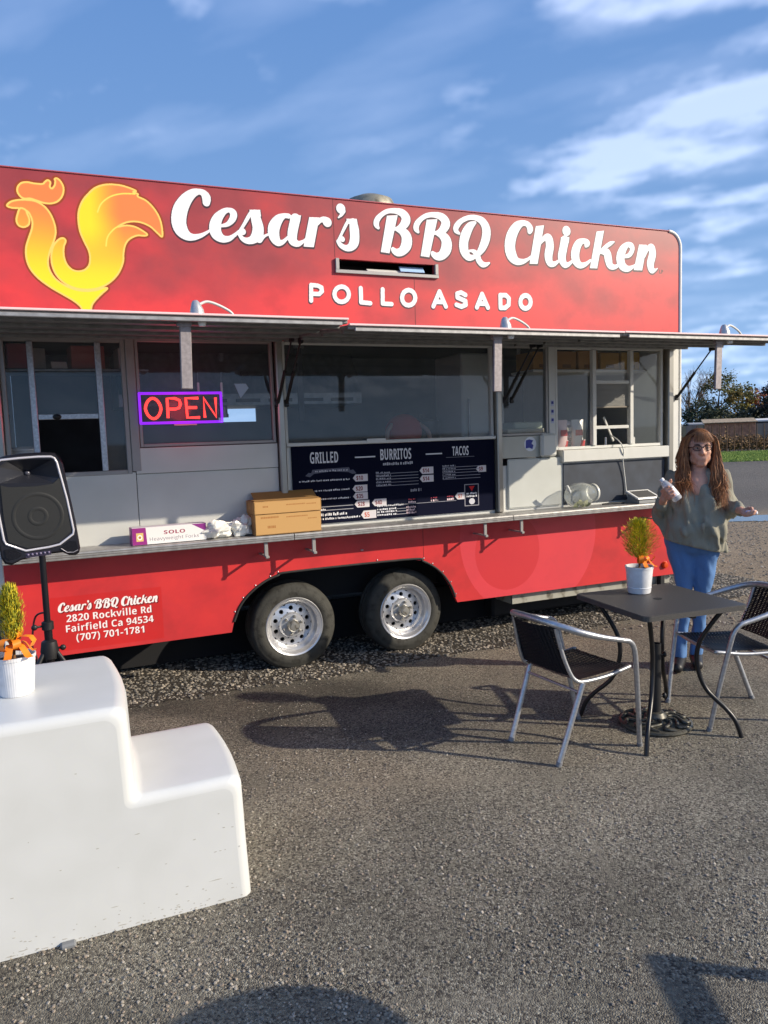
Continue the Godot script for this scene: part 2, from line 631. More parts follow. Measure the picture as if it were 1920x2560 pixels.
# ================================================================ the scene
func _ready():
	rng.seed = 4711
	# the camera, held at head height, tipped down a little and not quite level
	var cam := Camera3D.new()
	cam.name = "camera"
	cam.fov = 67.93
	cam.near = 0.05
	cam.far = 6000.0
	add_child(cam)
	cam.transform = Transform3D(Basis(Vector3.RIGHT, -0.09961) * Basis(Vector3.BACK, -0.03422), Vector3(0, 1.68, 0))
	cam.current = true
	# sky and exposure
	var world := WorldEnvironment.new()
	world.name = "world"
	var env := Environment.new()
	env.background_mode = Environment.BG_SKY
	env.tonemap_mode = Environment.TONE_MAPPER_LINEAR
	env.tonemap_exposure = EXPOSURE
	env.sdfgi_enabled = true
	env.ssao_enabled = true
	env.ssil_enabled = true
	var sky := Sky.new()
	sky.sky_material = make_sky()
	env.sky = sky
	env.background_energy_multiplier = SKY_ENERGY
	world.environment = env
	add_child(world)
	# a low afternoon sun from the right and a little behind the camera
	var sun := DirectionalLight3D.new()
	sun.name = "sun"
	sun.light_energy = SUN_ENERGY
	sun.light_color = Color(1.0, 0.95, 0.87)
	sun.light_angular_distance = 0.53
	sun.shadow_enabled = true
	add_child(sun)
	var az := deg_to_rad(13.5)
	var el := deg_to_rad(24.8)
	var towards := Vector3(cos(el) * cos(az), sin(el), cos(el) * sin(az))
	sun.look_at_from_position(towards * 20.0, Vector3.ZERO)

	make_materials()
	make_ground()
	make_trailer()
	make_interior()
	make_background()
	make_block()
	make_speaker()
	make_table_group()
	make_counter_things()
	make_person()
	make_beyond_frame()

const EXPOSURE := 1.36
const SKY_ENERGY := 1.08
const SUN_ENERGY := 1.27


func make_sky() -> ProceduralSkyMaterial:
	var s := ProceduralSkyMaterial.new()
	s.sky_top_color = rgb(72, 112, 170)
	s.sky_horizon_color = rgb(134, 168, 206)
	s.sky_curve = 0.24
	s.ground_bottom_color = rgb(110, 105, 98)
	s.ground_horizon_color = rgb(140, 150, 160)
	s.sun_angle_max = 60.0  # glow round the sun widened to add fill light in the shade
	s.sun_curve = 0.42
	# thin cirrus: azimuth, height, spread sideways, spread upwards (degrees), slope, strength
	var banks := [
		[20.0, 19.4, 4.2, 1.6, 0.12, 0.86], [25.5, 20.2, 5.0, 1.4, 0.22, 0.76], [15.0, 17.4, 3.0, 0.9, 0.1, 0.5], [19.0, 17.2, 5.0, 0.8, 0.08, 0.6],
		[13.0, 29.0, 6.0, 1.6, -0.2, 0.5], [20.0, 27.6, 6.0, 1.6, -0.25, 0.58], [26.0, 25.6, 5.0, 1.2, -0.3, 0.52], [19.4, 14.6, 2.2, 0.6, 0.1, 0.9],
		[25.5, 14.2, 3.2, 0.9, 0.2, 0.75], [24.0, 10.8, 3.4, 0.9, -0.1, 0.55], [26.5, 6.5, 4.0, 1.2, 0.2, 0.6], [24.0, 3.2, 5.0, 1.4, 0.0, 0.4],
		[-12.0, 27.5, 3.0, 1.0, -0.7, 0.35], [-4.0, 29.5, 4.0, 1.0, -0.2, 0.3], [-22.0, 20.5, 7.0, 2.0, 0.3, 0.25], [6.0, 22.0, 5.0, 2.5, 0.3, 0.2],
	]
	var r := RandomNumberGenerator.new()
	r.seed = 21
	for i in 70:
		var a := r.randf_range(38.0, 322.0)
		banks.append([a, r.randf_range(3.0, 55.0), r.randf_range(3.0, 9.0), r.randf_range(0.8, 2.4), r.randf_range(-0.3, 0.3), r.randf_range(0.25, 0.9)])
	var n := FastNoiseLite.new()
	n.seed = 5
	n.noise_type = FastNoiseLite.TYPE_SIMPLEX_SMOOTH
	n.frequency = 1.0
	n.fractal_octaves = 6
	n.fractal_gain = 0.55
	var thin := FastNoiseLite.new()
	thin.seed = 9
	thin.noise_type = FastNoiseLite.TYPE_SIMPLEX_SMOOTH
	thin.frequency = 1.0
	thin.fractal_octaves = 5
	var w := 2048
	var h := 1024
	var im := Image.create(w, h, false, Image.FORMAT_RGBA8)
	im.fill(Color(1, 1, 1, 0))
	var mask := PackedFloat32Array()
	mask.resize(w * 512)
	for b in banks:
		var reach_x: float = b[2] * 2.6
		var reach_y: float = b[3] * 2.6 + absf(b[4]) * reach_x
		for yy in range(maxi(0, int((90.0 - b[1] - reach_y) / 180.0 * h)), mini(511, int((90.0 - b[1] + reach_y) / 180.0 * h))):
			var e := 90.0 - (yy + 0.5) / h * 180.0
			for k in range(int((b[0] - reach_x) / 360.0 * w), int((b[0] + reach_x) / 360.0 * w)):
				var dx: float = (k + 0.5) / w * 360.0 - b[0]
				var dy: float = e - b[1] - dx * b[4]
				var g: float = exp(-0.5 * (dx * dx / (b[2] * b[2]) + dy * dy / (b[3] * b[3]))) * b[5]
				mask[yy * w + posmod(k, w)] += g
	for y in 512:
		var e := PI / 2 - (y + 0.5) / h * PI
		for x in w:
			var a := (x + 0.5) / w * TAU
			var d := Vector3(sin(a) * cos(e), sin(e), -cos(a) * cos(e))
			var p := Vector2(d.x, d.z) / (d.y + 0.16)
			# clouds drawn out by the wind
			var q := Vector2(p.x * 0.9 + p.y * 0.42, p.y * 0.9 - p.x * 0.42)
			var fibre := thin.get_noise_2d(q.x * 1.3, q.y * 3.6) * 0.5 + 0.5
			var v: float = maxf(0.0, fibre - 0.47) * 0.42
			var g := mask[y * w + x]
			if g > 0.01:
				var f := n.get_noise_2d(q.x * 3.0, q.y * 5.0) * 0.5 + 0.5
				v += clampf((g * 1.25 + (f - 0.64) * 2.9) * minf(1.0, g * 3.0), 0.0, 1.0) * 0.62
			v += exp(-absf(e) * 12.0) * 0.1
			im.set_pixel(x, y, Color(1, 0.985, 0.97, clampf(v, 0.0, 0.9)))
	s.sky_cover = ImageTexture.create_from_image(im)
	s.sky_cover_modulate = Color(0.72, 0.73, 0.76)
	return s


func make_materials():
	M.steel = grain(rgb(150, 154, 156), "streak", 0.9, 0.34, 0.85, "fine_relief", 0.03)
	M.wall_steel = grain(rgb(214, 214, 208), "plain", 1.1, 0.45, 0.15, "slow_relief", 0.05)
	M.post_steel = grain(rgb(172, 168, 160), "plain", 0.5, 0.3, 0.75)
	M.counter_steel = grain(rgb(186, 184, 182), "streak", 0.6, 0.42, 0.55)
	M.awning = grain(rgb(150, 150, 148), "streak", 0.8, 0.45, 0.4)
	M.white_frame = grain(rgb(216, 216, 211), "plain", 0.5, 0.45)
	M.grey_frame = grain(rgb(164, 161, 158), "plain", 0.5, 0.45, 0.3)
	M.brace = grain(rgb(166, 157, 158), "streak", 0.3, 0.5, 0.2)
	M.black = mat(rgb(26, 26, 28), 0.5)
	M.black_rubber = grain(rgb(46, 45, 44), "soft", 0.3, 0.75)
	M.tyre = grain(rgb(62, 61, 56), "dirt", 0.5, 0.82, 0.0, "fine_relief", 0.25)
	M.rim = grain(rgb(222, 222, 224), "plain", 0.3, 0.34, 0.75)
	M.hub = grain(rgb(176, 174, 168), "dirt", 0.25, 0.4, 0.7)
	M.underside = mat(rgb(30, 30, 32), 0.8)
	M.glass = glass(0.085, Color(0.78, 0.84, 0.86))
	M.white_paint = grain(rgb(222, 221, 216), "plain", 0.6, 0.4)
	M.aluminium = grain(rgb(206, 208, 212), "streak", 0.25, 0.36, 0.75)
	M.cardboard = grain(rgb(196, 150, 92), "soft", 0.35, 0.85)
	M.dark_plastic = grain(rgb(34, 34, 37), "soft", 0.25, 0.5)


# ---------------------------------------------------------------- the ground
func span_list(lo: float, hi: float, step: float, reach: float) -> PackedFloat32Array:
	var out := PackedFloat32Array()
	var v := lo
	while v < hi:
		out.append(v)
		v += step
	out.append(hi)
	var d := step
	v = hi
	while v < reach:
		d *= 1.16
		v += d
		out.append(v)
	d = step
	v = lo
	while v > -reach:
		d *= 1.16
		v -= d
		out.insert(0, v)
	return out


func make_ground():
	var patch := FastNoiseLite.new()
	patch.seed = 31
	patch.noise_type = FastNoiseLite.TYPE_SIMPLEX_SMOOTH
	patch.frequency = 0.55
	patch.fractal_octaves = 4
	var wide := FastNoiseLite.new()
	wide.seed = 32
	wide.noise_type = FastNoiseLite.TYPE_SIMPLEX_SMOOTH
	wide.frequency = 0.12
	wide.fractal_octaves = 4
	var xs := span_list(-5.0, 5.0, 0.1, 2500.0)
	var zs := span_list(-9.0, -1.2, 0.1, 2500.0)
	var tone := func(x: float, z: float) -> Color:
		var p := patch.get_noise_2d(x, z)
		var q := wide.get_noise_2d(x * 0.6, z)
		var c := Color(0.385, 0.372, 0.32).lerp(Color(0.368, 0.369, 0.332), clampf(0.5 + q * 1.6 + (z + 3.0) * 0.22, 0.0, 1.0))
		c = c * (1.0 + 0.42 * p + 0.26 * patch.get_noise_2d(x * 3.1, z * 3.1))
		# wheel tracks and damp patches worn into the paving
		var track := wide.get_noise_2d((x * 0.92 + z * 0.39) * 0.7 + 30.0, (z * 0.92 - x * 0.39) * 5.0)
		c = c * (1.0 - 0.5 * smoothstep(0.12, 0.4, track))
		c = c.lerp(Color(0.52, 0.46, 0.37), 0.5 * smoothstep(0.1, 0.45, wide.get_noise_2d(x * 3.0 + 9.0, z * 3.0)))
		# paler dust beyond the tables, a brown lot, then old grey asphalt
		var lot := smoothstep(-6.2, -8.0, z)
		c = c.lerp(Color(0.56, 0.46, 0.335) * (1.0 + 0.3 * q + 0.2 * p), lot)
		var grey := smoothstep(-14.2, -16.0, z + q * 1.5)
		c = c.lerp(Color(0.275, 0.262, 0.245) * (1.0 + 0.45 * wide.get_noise_2d(x * 0.25, z * 1.2)), grey)
		return c
	var s := Shape.new()
	s.soft()
	for i in xs.size() - 1:
		for k in zs.size() - 1:
			var x0 := xs[i]
			var x1 := xs[i + 1]
			var z0 := zs[k]
			var z1 := zs[k + 1]
			var p := [Vector3(x0, 0, z1), Vector3(x1, 0, z1), Vector3(x1, 0, z0), Vector3(x0, 0, z0)]
			var c := []
			for v in p:
				c.append(tone.call(v.x, v.z))
			for t in [[0, 1, 2], [0, 2, 3]]:
				for id in [t[0], t[2], t[1]]:
					s.st.set_color(c[id])
					s.st.add_vertex(p[id])
	M.ground = grain(Color.WHITE, "grit", 1.45, 0.93, 0.0, "grit_relief", 0.7, true)
	M.ground.vertex_color_use_as_albedo = true
	struct("ground", s, M.ground)
	# a bed of coarse gravel that the trailer stands on
	var edge := FastNoiseLite.new()
	edge.seed = 8
	edge.frequency = 1.3
	var bed := Shape.new()
	var near := []
	var far := []
	for i in 61:
		var a := -5.0 + i * 0.16
		var w := 0.2 + 0.07 * edge.get_noise_1d(a) - maxf(0.0, a - 0.9) * 0.12
		near.append(along(a, 0.004, w))
		far.append(along(a, 0.004, -2.9))
	bed.sheet([near, far])
	struct("gravel_bed", bed, grain(rgb(92, 86, 78), "grit", 1.5, 0.95, 0.0, "grit_relief", 1.0, true))
	var stones := stone_mesh()
	var spots := []
	var r := RandomNumberGenerator.new()
	r.seed = 77
	for i in 22000:
		var a := r.randf_range(-3.2, 4.6)
		var w := r.randf_range(-1.3, 0.26)
		var limit := 0.2 + 0.07 * edge.get_noise_1d(a) - maxf(0.0, a - 0.9) * 0.12
		if w > limit + r.randf_range(-0.05, 0.07):
			continue
		spots.append([along(a, 0.0, w), r.randf_range(0.0045, 0.0135)])
	scatter("coarse_gravel", spots, stones, r, [Color(0.24, 0.214, 0.175), Color(0.12, 0.11, 0.095), Color(0.36, 0.31, 0.245), Color(0.17, 0.15, 0.125)])
	spots = []
	for i in 24000:
		var z := -1.5 - pow(r.randf(), 1.5) * 5.2
		var x := r.randf_range(-0.6, 0.62) * (-z)
		if patch.get_noise_2d(x * 1.7 + 40.0, z * 1.7) + r.randf_range(-0.35, 0.35) < -0.02:
			continue
		spots.append([Vector3(x, 0.0, z), r.randf_range(0.0022, 0.0062) * (0.7 if z < -4.0 else 1.0)])
	for i in 6000:
		var z := r.randf_range(-13.0, -6.2)
		spots.append([Vector3(r.randf_range(1.8, 6.6), 0.0, z), r.randf_range(0.005, 0.016)])
	scatter("loose_grit", spots, stones, r, [Color(0.24, 0.21, 0.175), Color(0.16, 0.142, 0.12), Color(0.38, 0.34, 0.28), Color(0.29, 0.235, 0.18)])
	# rain water left in the lot
	var water := Shape.new()
	var rim := PackedVector2Array()
	var wob := FastNoiseLite.new()
	wob.seed = 3
	wob.frequency = 0.35
	for i in 120:
		var f := TAU * i / 120
		var k := 1.0 + 0.34 * wob.get_noise_2d(cos(f) * 9.0, sin(f) * 9.0)
		rim.append(Vector2(10.6 + cos(f) * 5.6 * k, -13.3 + sin(f) * 0.66 * (k + 0.25 * wob.get_noise_2d(cos(f) * 22.0, 9.0))))
	water.prism(rim, -0.004, 0.0, Transform3D(Basis(Vector3(1, 0, 0), Vector3(0, 0, 1), Vector3(0, -1, 0)), Vector3(0, 0.006, 0)))
	var wet := mat(rgb(84, 88, 84), 0.14)
	wet.metallic_specular = 0.6
	wet.normal_enabled = true
	wet.normal_texture = noise_picture("slow_relief")
	wet.normal_scale = 0.03
	wet.uv1_triplanar = true
	struct("puddle", water, wet)
	var lawn := Shape.new()
	lawn.sheet([[Vector3(-80, 0.008, -34.2), Vector3(120, 0.008, -34.2)], [Vector3(-80, 0.008, -47.0), Vector3(120, 0.008, -47.0)]])
	struct("grass_strip", lawn, grain(rgb(132, 156, 74), "dirt", 6.0, 0.9, 0.0, "", 0.0, true))
	# blades of the grass strip
	var blade := Shape.new()
	blade.flat()
	for k in 7:
		var f := k * 0.9
		var o := Vector3(cos(f * 2.1), 0, sin(f * 3.3)) * 0.09
		blade.tri(o, o + Vector3(cos(f), 0, sin(f)) * 0.05, o + Vector3(cos(f) * 0.03 + 0.03, 0.07, sin(f) * 0.05))
	spots = []
	for i in 9000:
		var z := r.randf_range(-46.0, -34.0)
		spots.append([Vector3(r.randf_range(0.34, 0.56) * -z, 0.0, z), r.randf_range(0.7, 1.3)])
	scatter("grass_blades", spots, blade.mesh(), r, [Color(0.2, 0.3, 0.06), Color(0.27, 0.34, 0.085), Color(0.15, 0.23, 0.05)])


func stone_mesh() -> ArrayMesh:
	var r := RandomNumberGenerator.new()
	r.seed = 5
	var rows := []
	for i in 5:
		var row := []
		for k in 6:
			var f := TAU * k / 6
			var e := PI * i / 4.0
			row.append(Vector3(sin(e) * cos(f), -cos(e) * 0.72, -sin(e) * sin(f)) * r.randf_range(0.75, 1.15))
		row.append(row[0])
		if i == 0 or i == 4:
			for k in row.size():
				row[k] = Vector3(0.1, -0.7 if i == 0 else 0.66, 0.05)
		rows.append(row)
	var s := Shape.new()
	s.flat()
	for i in 4:
		for k in 6:
			if i > 0:
				s.tri(rows[i][k], rows[i][k + 1], rows[i + 1][k])
			if i < 3:
				s.tri(rows[i][k + 1], rows[i + 1][k + 1], rows[i + 1][k])
	return s.mesh()


func scatter(called: String, spots: Array, mesh: Mesh, r: RandomNumberGenerator, tones: Array):
	var mm := MultiMesh.new()
	mm.transform_format = MultiMesh.TRANSFORM_3D
	mm.use_colors = true
	mm.mesh = mesh
	mm.instance_count = spots.size()
	for i in spots.size():
		var k: float = spots[i][1]
		var b := Basis(Vector3.UP, r.randf() * TAU) * Basis(Vector3.RIGHT, r.randf_range(-0.5, 0.5) if not called.begins_with("grass") else 0.0)
		mm.set_instance_transform(i, Transform3D(b * Basis.from_scale(Vector3(k * r.randf_range(0.8, 1.4), k * r.randf_range(0.7, 1.1), k)), spots[i][0] + Vector3(0, k * 0.25 if not called.begins_with("grass") else 0.0, 0)))
		var c: Color = tones[r.randi() % tones.size()]
		mm.set_instance_color(i, c * r.randf_range(0.8, 1.2))
	var o := MultiMeshInstance3D.new()
	o.multimesh = mm
	var m := mat(Color.WHITE, 0.9)
	m.vertex_color_use_as_albedo = true
	o.material_override = m
	o.name = numbered(called)
	add_child(o)
	o.set_meta("kind", "stuff")
	o.set_meta("label", {"coarse_gravel": "coarse dark gravel the trailer stands on", "loose_grit": "loose grit on the asphalt", "grass_blades": "short green grass across the lot"}[called])
	o.set_meta("category", {"coarse_gravel": "gravel", "loose_grit": "grit", "grass_blades": "grass"}[called])


# ---------------------------------------------------------------- the food trailer
const LEFT := -2.57
const RIGHT := 2.9
const TOP := 3.35


func red_print(w: int, h: int, seed_number: int, upper: Color, lower: Color) -> Image:
	var n := FastNoiseLite.new()
	n.seed = seed_number
	n.noise_type = FastNoiseLite.TYPE_SIMPLEX_SMOOTH
	n.frequency = 0.022
	n.fractal_octaves = 5
	n.fractal_gain = 0.6
	var m := FastNoiseLite.new()
	m.seed = seed_number + 1
	m.frequency = 0.011
	m.fractal_octaves = 3
	var im := Image.create(w, h, false, Image.FORMAT_RGBA8)
	for y in h:
		for x in w:
			var t := clampf(float(y) / h + m.get_noise_2d(x, y * 1.5) * 0.5, 0.0, 1.0)
			var c := upper.lerp(lower, smoothstep(0.1, 0.85, t))
			var v := n.get_noise_2d(x, y * 1.2)
			c = c.lerp(Color(0.42, 0.14, 0.15), clampf(v * 0.3, 0.0, 0.15)).lerp(Color(0.95, 0.26, 0.22), clampf(-v * 0.4, 0.0, 0.22))
			im.set_pixel(x, y, c)
	return im


func make_sign_texture(capitals: Font) -> ImageTexture:
	var k := 4096.0 / ((RIGHT - LEFT) * 1000.0)
	var c := Canvas.new(4, 4, Color.RED)
	c.im = red_print(512, 92, 3, rgb(156, 62, 66), rgb(222, 62, 64))
	c.im.resize(4096, int(0.99 * 1000.0 * k), Image.INTERPOLATE_CUBIC)
	c.scale = Vector2(k, k)
	c.origin = Vector2(LEFT * 1000.0, TOP * 1000.0)
	# joints of the printed panels
	for j in [[-312.0, 3350.0, 2950.0], [308.0, 2830.0, 2360.0]]:
		c.fill([[Vector2(j[0] - 3, j[1]), Vector2(j[0] + 3, j[1]), Vector2(j[0] + 3, j[2]), Vector2(j[0] - 3, j[2])]], rgb(96, 22, 28))
	# the bird: dark edge, pale rim, then yellow running into orange
	var shade := func(p: Vector2) -> Color:
		var up: float = clampf((p.y - 2620.0) / 560.0, 0.0, 1.0)
		var out: float = clampf((p.x + 2420.0) / 950.0, 0.0, 1.0)
		var hot := clampf(up * 1.15 - 0.12 + (out - 0.45) * 0.35 * up, 0.0, 1.0)
		if p.x > -2060.0:
			hot *= lerpf(1.0, clampf((p.x + 1960.0) / 230.0, 0.15, 1.0), smoothstep(2820.0, 3060.0, p.y))
		return rgb(255, 222, 38).lerp(rgb(250, 132, 70), hot * hot * (3.0 - 2.0 * hot))
	var parts := {}
	for name_of in BIRD:
		var v: Array = BIRD[name_of]
		var o := []
		var n: int = v.size() / 2
		var closed := not String(name_of).begins_with("arc")
		for i in (n if closed else n - 1):
			var q := []
			for j in [i - 1, i, i + 1, i + 2]:
				var id: int = posmod(j, n) if closed else clampi(j, 0, n - 1)
				q.append(Vector2(v[id * 2], v[id * 2 + 1]))
			for s in 5:
				var t := s / 5.0
				o.append(0.5 * (2 * q[1] + (q[2] - q[0]) * t + (2 * q[0] - 5 * q[1] + 4 * q[2] - q[3]) * t * t + (3 * q[1] - q[0] - 3 * q[2] + q[3]) * t * t * t))
		parts[name_of] = o
	for pass_number in 3:
		for name_of in ["neck", "tail", "comb", "wattle"]:
			var o: Array = parts[name_of]
			if pass_number == 2:
				c.fill([o], Color.WHITE, shade)
			var line := []
			for p in o + [o[0]]:
				line.append_array([p.x, p.y, [17.0, 11.0, 5.5][pass_number]])
			if pass_number != 1:
				c.brush(line, [rgb(150, 62, 24), Color.WHITE, rgb(255, 206, 104)][pass_number], 0.0, Vector2.ZERO, Transform2D.IDENTITY, false)
	for name_of in ["arc1", "arc2"]:
		var line := []
		for p in parts[name_of]:
			line.append_array([p.x, p.y, 4.5])
		c.brush(line, rgb(255, 218, 92), 0.0, Vector2.ZERO, Transform2D.IDENTITY, false)
	# the name and what is sold, white with a dark edge
	c.letters(SCRIPT_STROKES, rgb(58, 38, 44), 6.0, Vector2(-1, -7))
	c.letters(CAPITAL_STROKES, rgb(66, 44, 54), 3.0, Vector2(-5, -7), Transform2D.IDENTITY, false)
	c.letters(SCRIPT_STROKES, rgb(246, 244, 244))
	c.letters(CAPITAL_STROKES, rgb(244, 240, 240), 0.0, Vector2.ZERO, Transform2D.IDENTITY, false)
	c.type(capitals, "LP", Vector2(2652, 2992), 42.0, rgb(24, 16, 18))
	return c.texture(2048, int(0.99 * 500.0 * k))


func make_skirt_texture(bold: Font) -> ImageTexture:
	var k := 4096.0 / ((RIGHT - LEFT) * 1000.0)
	var c := Canvas.new(4, 4, Color.RED)
	c.im = red_print(512, 62, 12, rgb(206, 52, 54), rgb(202, 54, 56))
	c.im.resize(4096, int(0.67 * 1000.0 * k), Image.INTERPOLATE_CUBIC)
	c.scale = Vector2(k, k)
	c.origin = Vector2(LEFT * 1000.0, 1010.0)
	# the pale rings printed on the right
	var big := []
	var small := []
	for i in 60:
		big.append(Vector2(1300, 840) + Vector2(cos(TAU * i / 60), sin(TAU * i / 60)) * 660.0)
		small.append(Vector2(1080, 720) + Vector2(cos(TAU * i / 60) * 305.0, sin(TAU * i / 60) * 315.0))
	var tint := func(o: Array, colour: Color, amount: float):
		for y in range(c.im.get_height()):
			var hgt := c.origin.y - y / c.scale.y
			var xs := []
			for i in o.size():
				var a: Vector2 = o[i]
				var b: Vector2 = o[(i + 1) % o.size()]
				if (a.y > hgt) != (b.y > hgt):
					xs.append(a.x + (b.x - a.x) * (hgt - a.y) / (b.y - a.y))
			if xs.size() < 2:
				continue
			xs.sort()
			var x0 := int((xs[0] - c.origin.x) * c.scale.x)
			var x1 := int((xs[1] - c.origin.x) * c.scale.x)
			for x in range(maxi(0, x0), mini(c.im.get_width(), x1)):
				c.im.set_pixel(x, y, c.im.get_pixel(x, y).lerp(colour, amount))
	tint.call(big, rgb(224, 76, 88), 0.6)
	tint.call(small, rgb(198, 48, 52), 0.62)
	c.fill([[Vector2(316, 1010), Vector2(321, 1010), Vector2(321, 340), Vector2(316, 340)]], rgb(128, 26, 30))
	tint.call([Vector2(-2330, 730), Vector2(-1640, 730), Vector2(-1640, 380), Vector2(-2330, 380)], rgb(200, 32, 30), 0.5)
	# name, address and telephone number
	var fit := Transform2D(Vector2(0.151, 0.0), Vector2(0.02, 0.19), Vector2.ZERO)
	fit.origin = Vector2(-2282, 632) - fit * Vector2(-1430, 3010)
	c.letters(SCRIPT_STROKES, rgb(110, 20, 22), 2.0, Vector2(4, -4), fit)
	c.letters(SCRIPT_STROKES, rgb(246, 242, 240), 0.0, Vector2.ZERO, fit)
	for l in [["2820 Rockville Rd", -1972.0, 564.0], ["Fairfield Ca 94534", -1975.0, 498.0], ["(707) 701-1781", -1972.0, 434.0]]:
		var probe := Canvas.new(2, 2, Color.BLACK)
		var wide := probe.type(bold, l[0], Vector2.ZERO, 64.0, Color.WHITE)
		c.type(bold, l[0], Vector2(l[1] - wide / 2.0 + 3.0, l[2] - 3.0), 64.0, rgb(120, 22, 24))
		c.type(bold, l[0], Vector2(l[1] - wide / 2.0, l[2]), 64.0, rgb(248, 244, 242))
	return c.texture(2048, int(0.67 * 500.0 * k))


func make_menu_texture(bold: Font) -> ImageTexture:
	# millimetres from the board's lower left corner; the board is 1660 by 560
	var c := Canvas.new(2048, 691, rgb(13, 17, 38))
	var k := 2048.0 / 1660.0
	c.scale = Vector2(k, k)
	c.origin = Vector2(0, 560)
	var r := RandomNumberGenerator.new()
	r.seed = 14
	var white := rgb(222, 222, 226)
	var narrow := Transform2D(Vector2(0.66, 0.0), Vector2(0.0, 1.35), Vector2.ZERO)
	for t in [["GRILLED", 132.0, 436.0, 82.0], ["BURRITOS", 676.0, 438.0, 82.0], ["TACOS", 1284.0, 446.0, 72.0]]:
		c.type(bold, t[0], Vector2(t[1], t[2]), t[3], white, narrow)
	var bar := func(x0: float, x1: float, y: float, t: float, colour: Color):
		c.fill([[Vector2(x0, y), Vector2(x1, y), Vector2(x1, y + t), Vector2(x0, y + t)]], colour)
	bar.call(478.0, 640.0, 462.0, 10.0, white)
	bar.call(1056.0, 1196.0, 462.0, 10.0, white)
	bar.call(1230.0, 1480.0, 432.0, 4.0, rgb(120, 120, 128))
	# the small print is too small to read: rows of broken strokes
	var words := func(x0: float, x1: float, y: float, t: float, colour: Color):
		var x := x0
		while x < x1:
			var w := r.randf_range(5.0, 13.0)
			bar.call(x, minf(x + w, x1), y + r.randf_range(-1.5, 1.5), t * r.randf_range(0.7, 1.1), colour)
			x += w + r.randf_range(2.5, 4.5) + (7.0 if r.randf() < 0.22 else 0.0)
	words.call(700.0, 950.0, 398.0, 20.0, rgb(186, 186, 192))
	var ribbon := []
	for p in [[95, 350], [120, 372], [140, 368], [150, 392], [430, 398], [438, 376], [462, 380], [486, 350], [455, 348], [425, 362], [290, 374], [160, 362], [130, 340]]:
		ribbon.append(Vector2(p[0], p[1]))
	c.fill([ribbon], rgb(96, 98, 112))
	words.call(170.0, 420.0, 374.0, 12.0, rgb(190, 190, 196))
	var price := func(text: String, x: float, y: float, w: float, h: float, ink: Color):
		c.fill([[Vector2(x, y + h / 2), Vector2(x + 22, y + h), Vector2(x + w, y + h), Vector2(x + w, y), Vector2(x + 22, y)]], rgb(214, 208, 210))
		c.type(bold, text, Vector2(x + 26, y + h * 0.2), h * 0.82, ink, Transform2D(Vector2(0.8, 0), Vector2(0, 1), Vector2.ZERO))
	var red := rgb(120, 34, 40)
	for q in [["$10", 456.0, 290.0], ["$20", 450.0, 212.0], ["$35", 452.0, 156.0], ["$28", 462.0, 98.0], ["$40", 600.0, 100.0], ["$14", 1000.0, 318.0], ["$14", 1000.0, 256.0], ["$9", 1492.0, 308.0]]:
		price.call(q[0], q[1], q[2], 118.0 if q[1] < 1400.0 else 92.0, 52.0, red)
	price.call("$5", 510.0, 12.0, 122.0, 60.0, rgb(200, 90, 60))
	price.call("$7", 1300.0, 104.0, 86.0, 52.0, rgb(200, 90, 60))
	for y in [306.0, 234.0, 172.0]:
		words.call(48.0, 430.0, y, 11.0, white)
	for y in [118.0, 92.0]:
		bar.call(200.0, 452.0, y, 5.0, rgb(170, 170, 176))
	words.call(60.0, 240.0, 96.0, 11.0, white)
	words.call(60.0, 400.0, 54.0, 20.0, white)
	words.call(60.0, 505.0, 26.0, 14.0, white)
	for y in [340.0, 318.0, 296.0, 272.0, 248.0]:
		words.call(640.0, 760.0, y, 10.0, rgb(170, 170, 178))
		bar.call(640.0, 990.0, y - 5.0, 4.0, rgb(150, 150, 160))
		words.call(1196.0, 1310.0, y + 24.0, 10.0, rgb(170, 170, 178))
		bar.call(1196.0, 1530.0, y + 16.0, 4.0, rgb(150, 150, 160))
	words.call(920.0, 1010.0, 190.0, 24.0, rgb(150, 150, 158))
	words.call(640.0, 860.0, 92.0, 12.0, white)
	bar.call(640.0, 1310.0, 96.0, 4.0, rgb(170, 170, 176))
	for x in [900.0, 1090.0, 1230.0]:
		words.call(x, x + 56.0, 128.0, 9.0, rgb(210, 90, 100))
		words.call(x, x + 60.0, 104.0, 15.0, rgb(240, 216, 220))
	for y in [66.0, 46.0, 24.0]:
		words.call(640.0, 800.0, y, 13.0, white)
		bar.call(800.0, 880.0, y, 4.0, rgb(170, 170, 176))
		words.call(880.0, 960.0, y, 15.0, rgb(214, 190, 196))
	# a framed box with a small red mark
	for q in [[1384.0, 1512.0, 212.0, 7.0], [1384.0, 1512.0, 46.0, 7.0]]:
		bar.call(q[0], q[1], q[2], q[3], rgb(150, 148, 154))
	for x in [1384.0, 1506.0]:
		bar.call(x, x + 7.0, 46.0, 170.0, rgb(150, 148, 154))
	c.fill([[Vector2(1424, 202), Vector2(1476, 202), Vector2(1450, 162)]], rgb(190, 44, 48))
	words.call(1402.0, 1496.0, 138.0, 14.0, white)
	words.call(1402.0, 1496.0, 116.0, 14.0, white)
	c.disc(Vector2(1450, 82), 26.0, 24.0, rgb(206, 206, 212))
	return c.texture(2048, 691)


func printed(t: Texture2D, rough := 0.4) -> StandardMaterial3D:
	var m := mat(Color.WHITE, rough)
	m.albedo_texture = t
	m.texture_repeat = false
	return m


func rect(a0: float, a1: float, h0: float, h1: float) -> PackedVector2Array:
	return PackedVector2Array([Vector2(a0, h0), Vector2(a1, h0), Vector2(a1, h1), Vector2(a0, h1)])


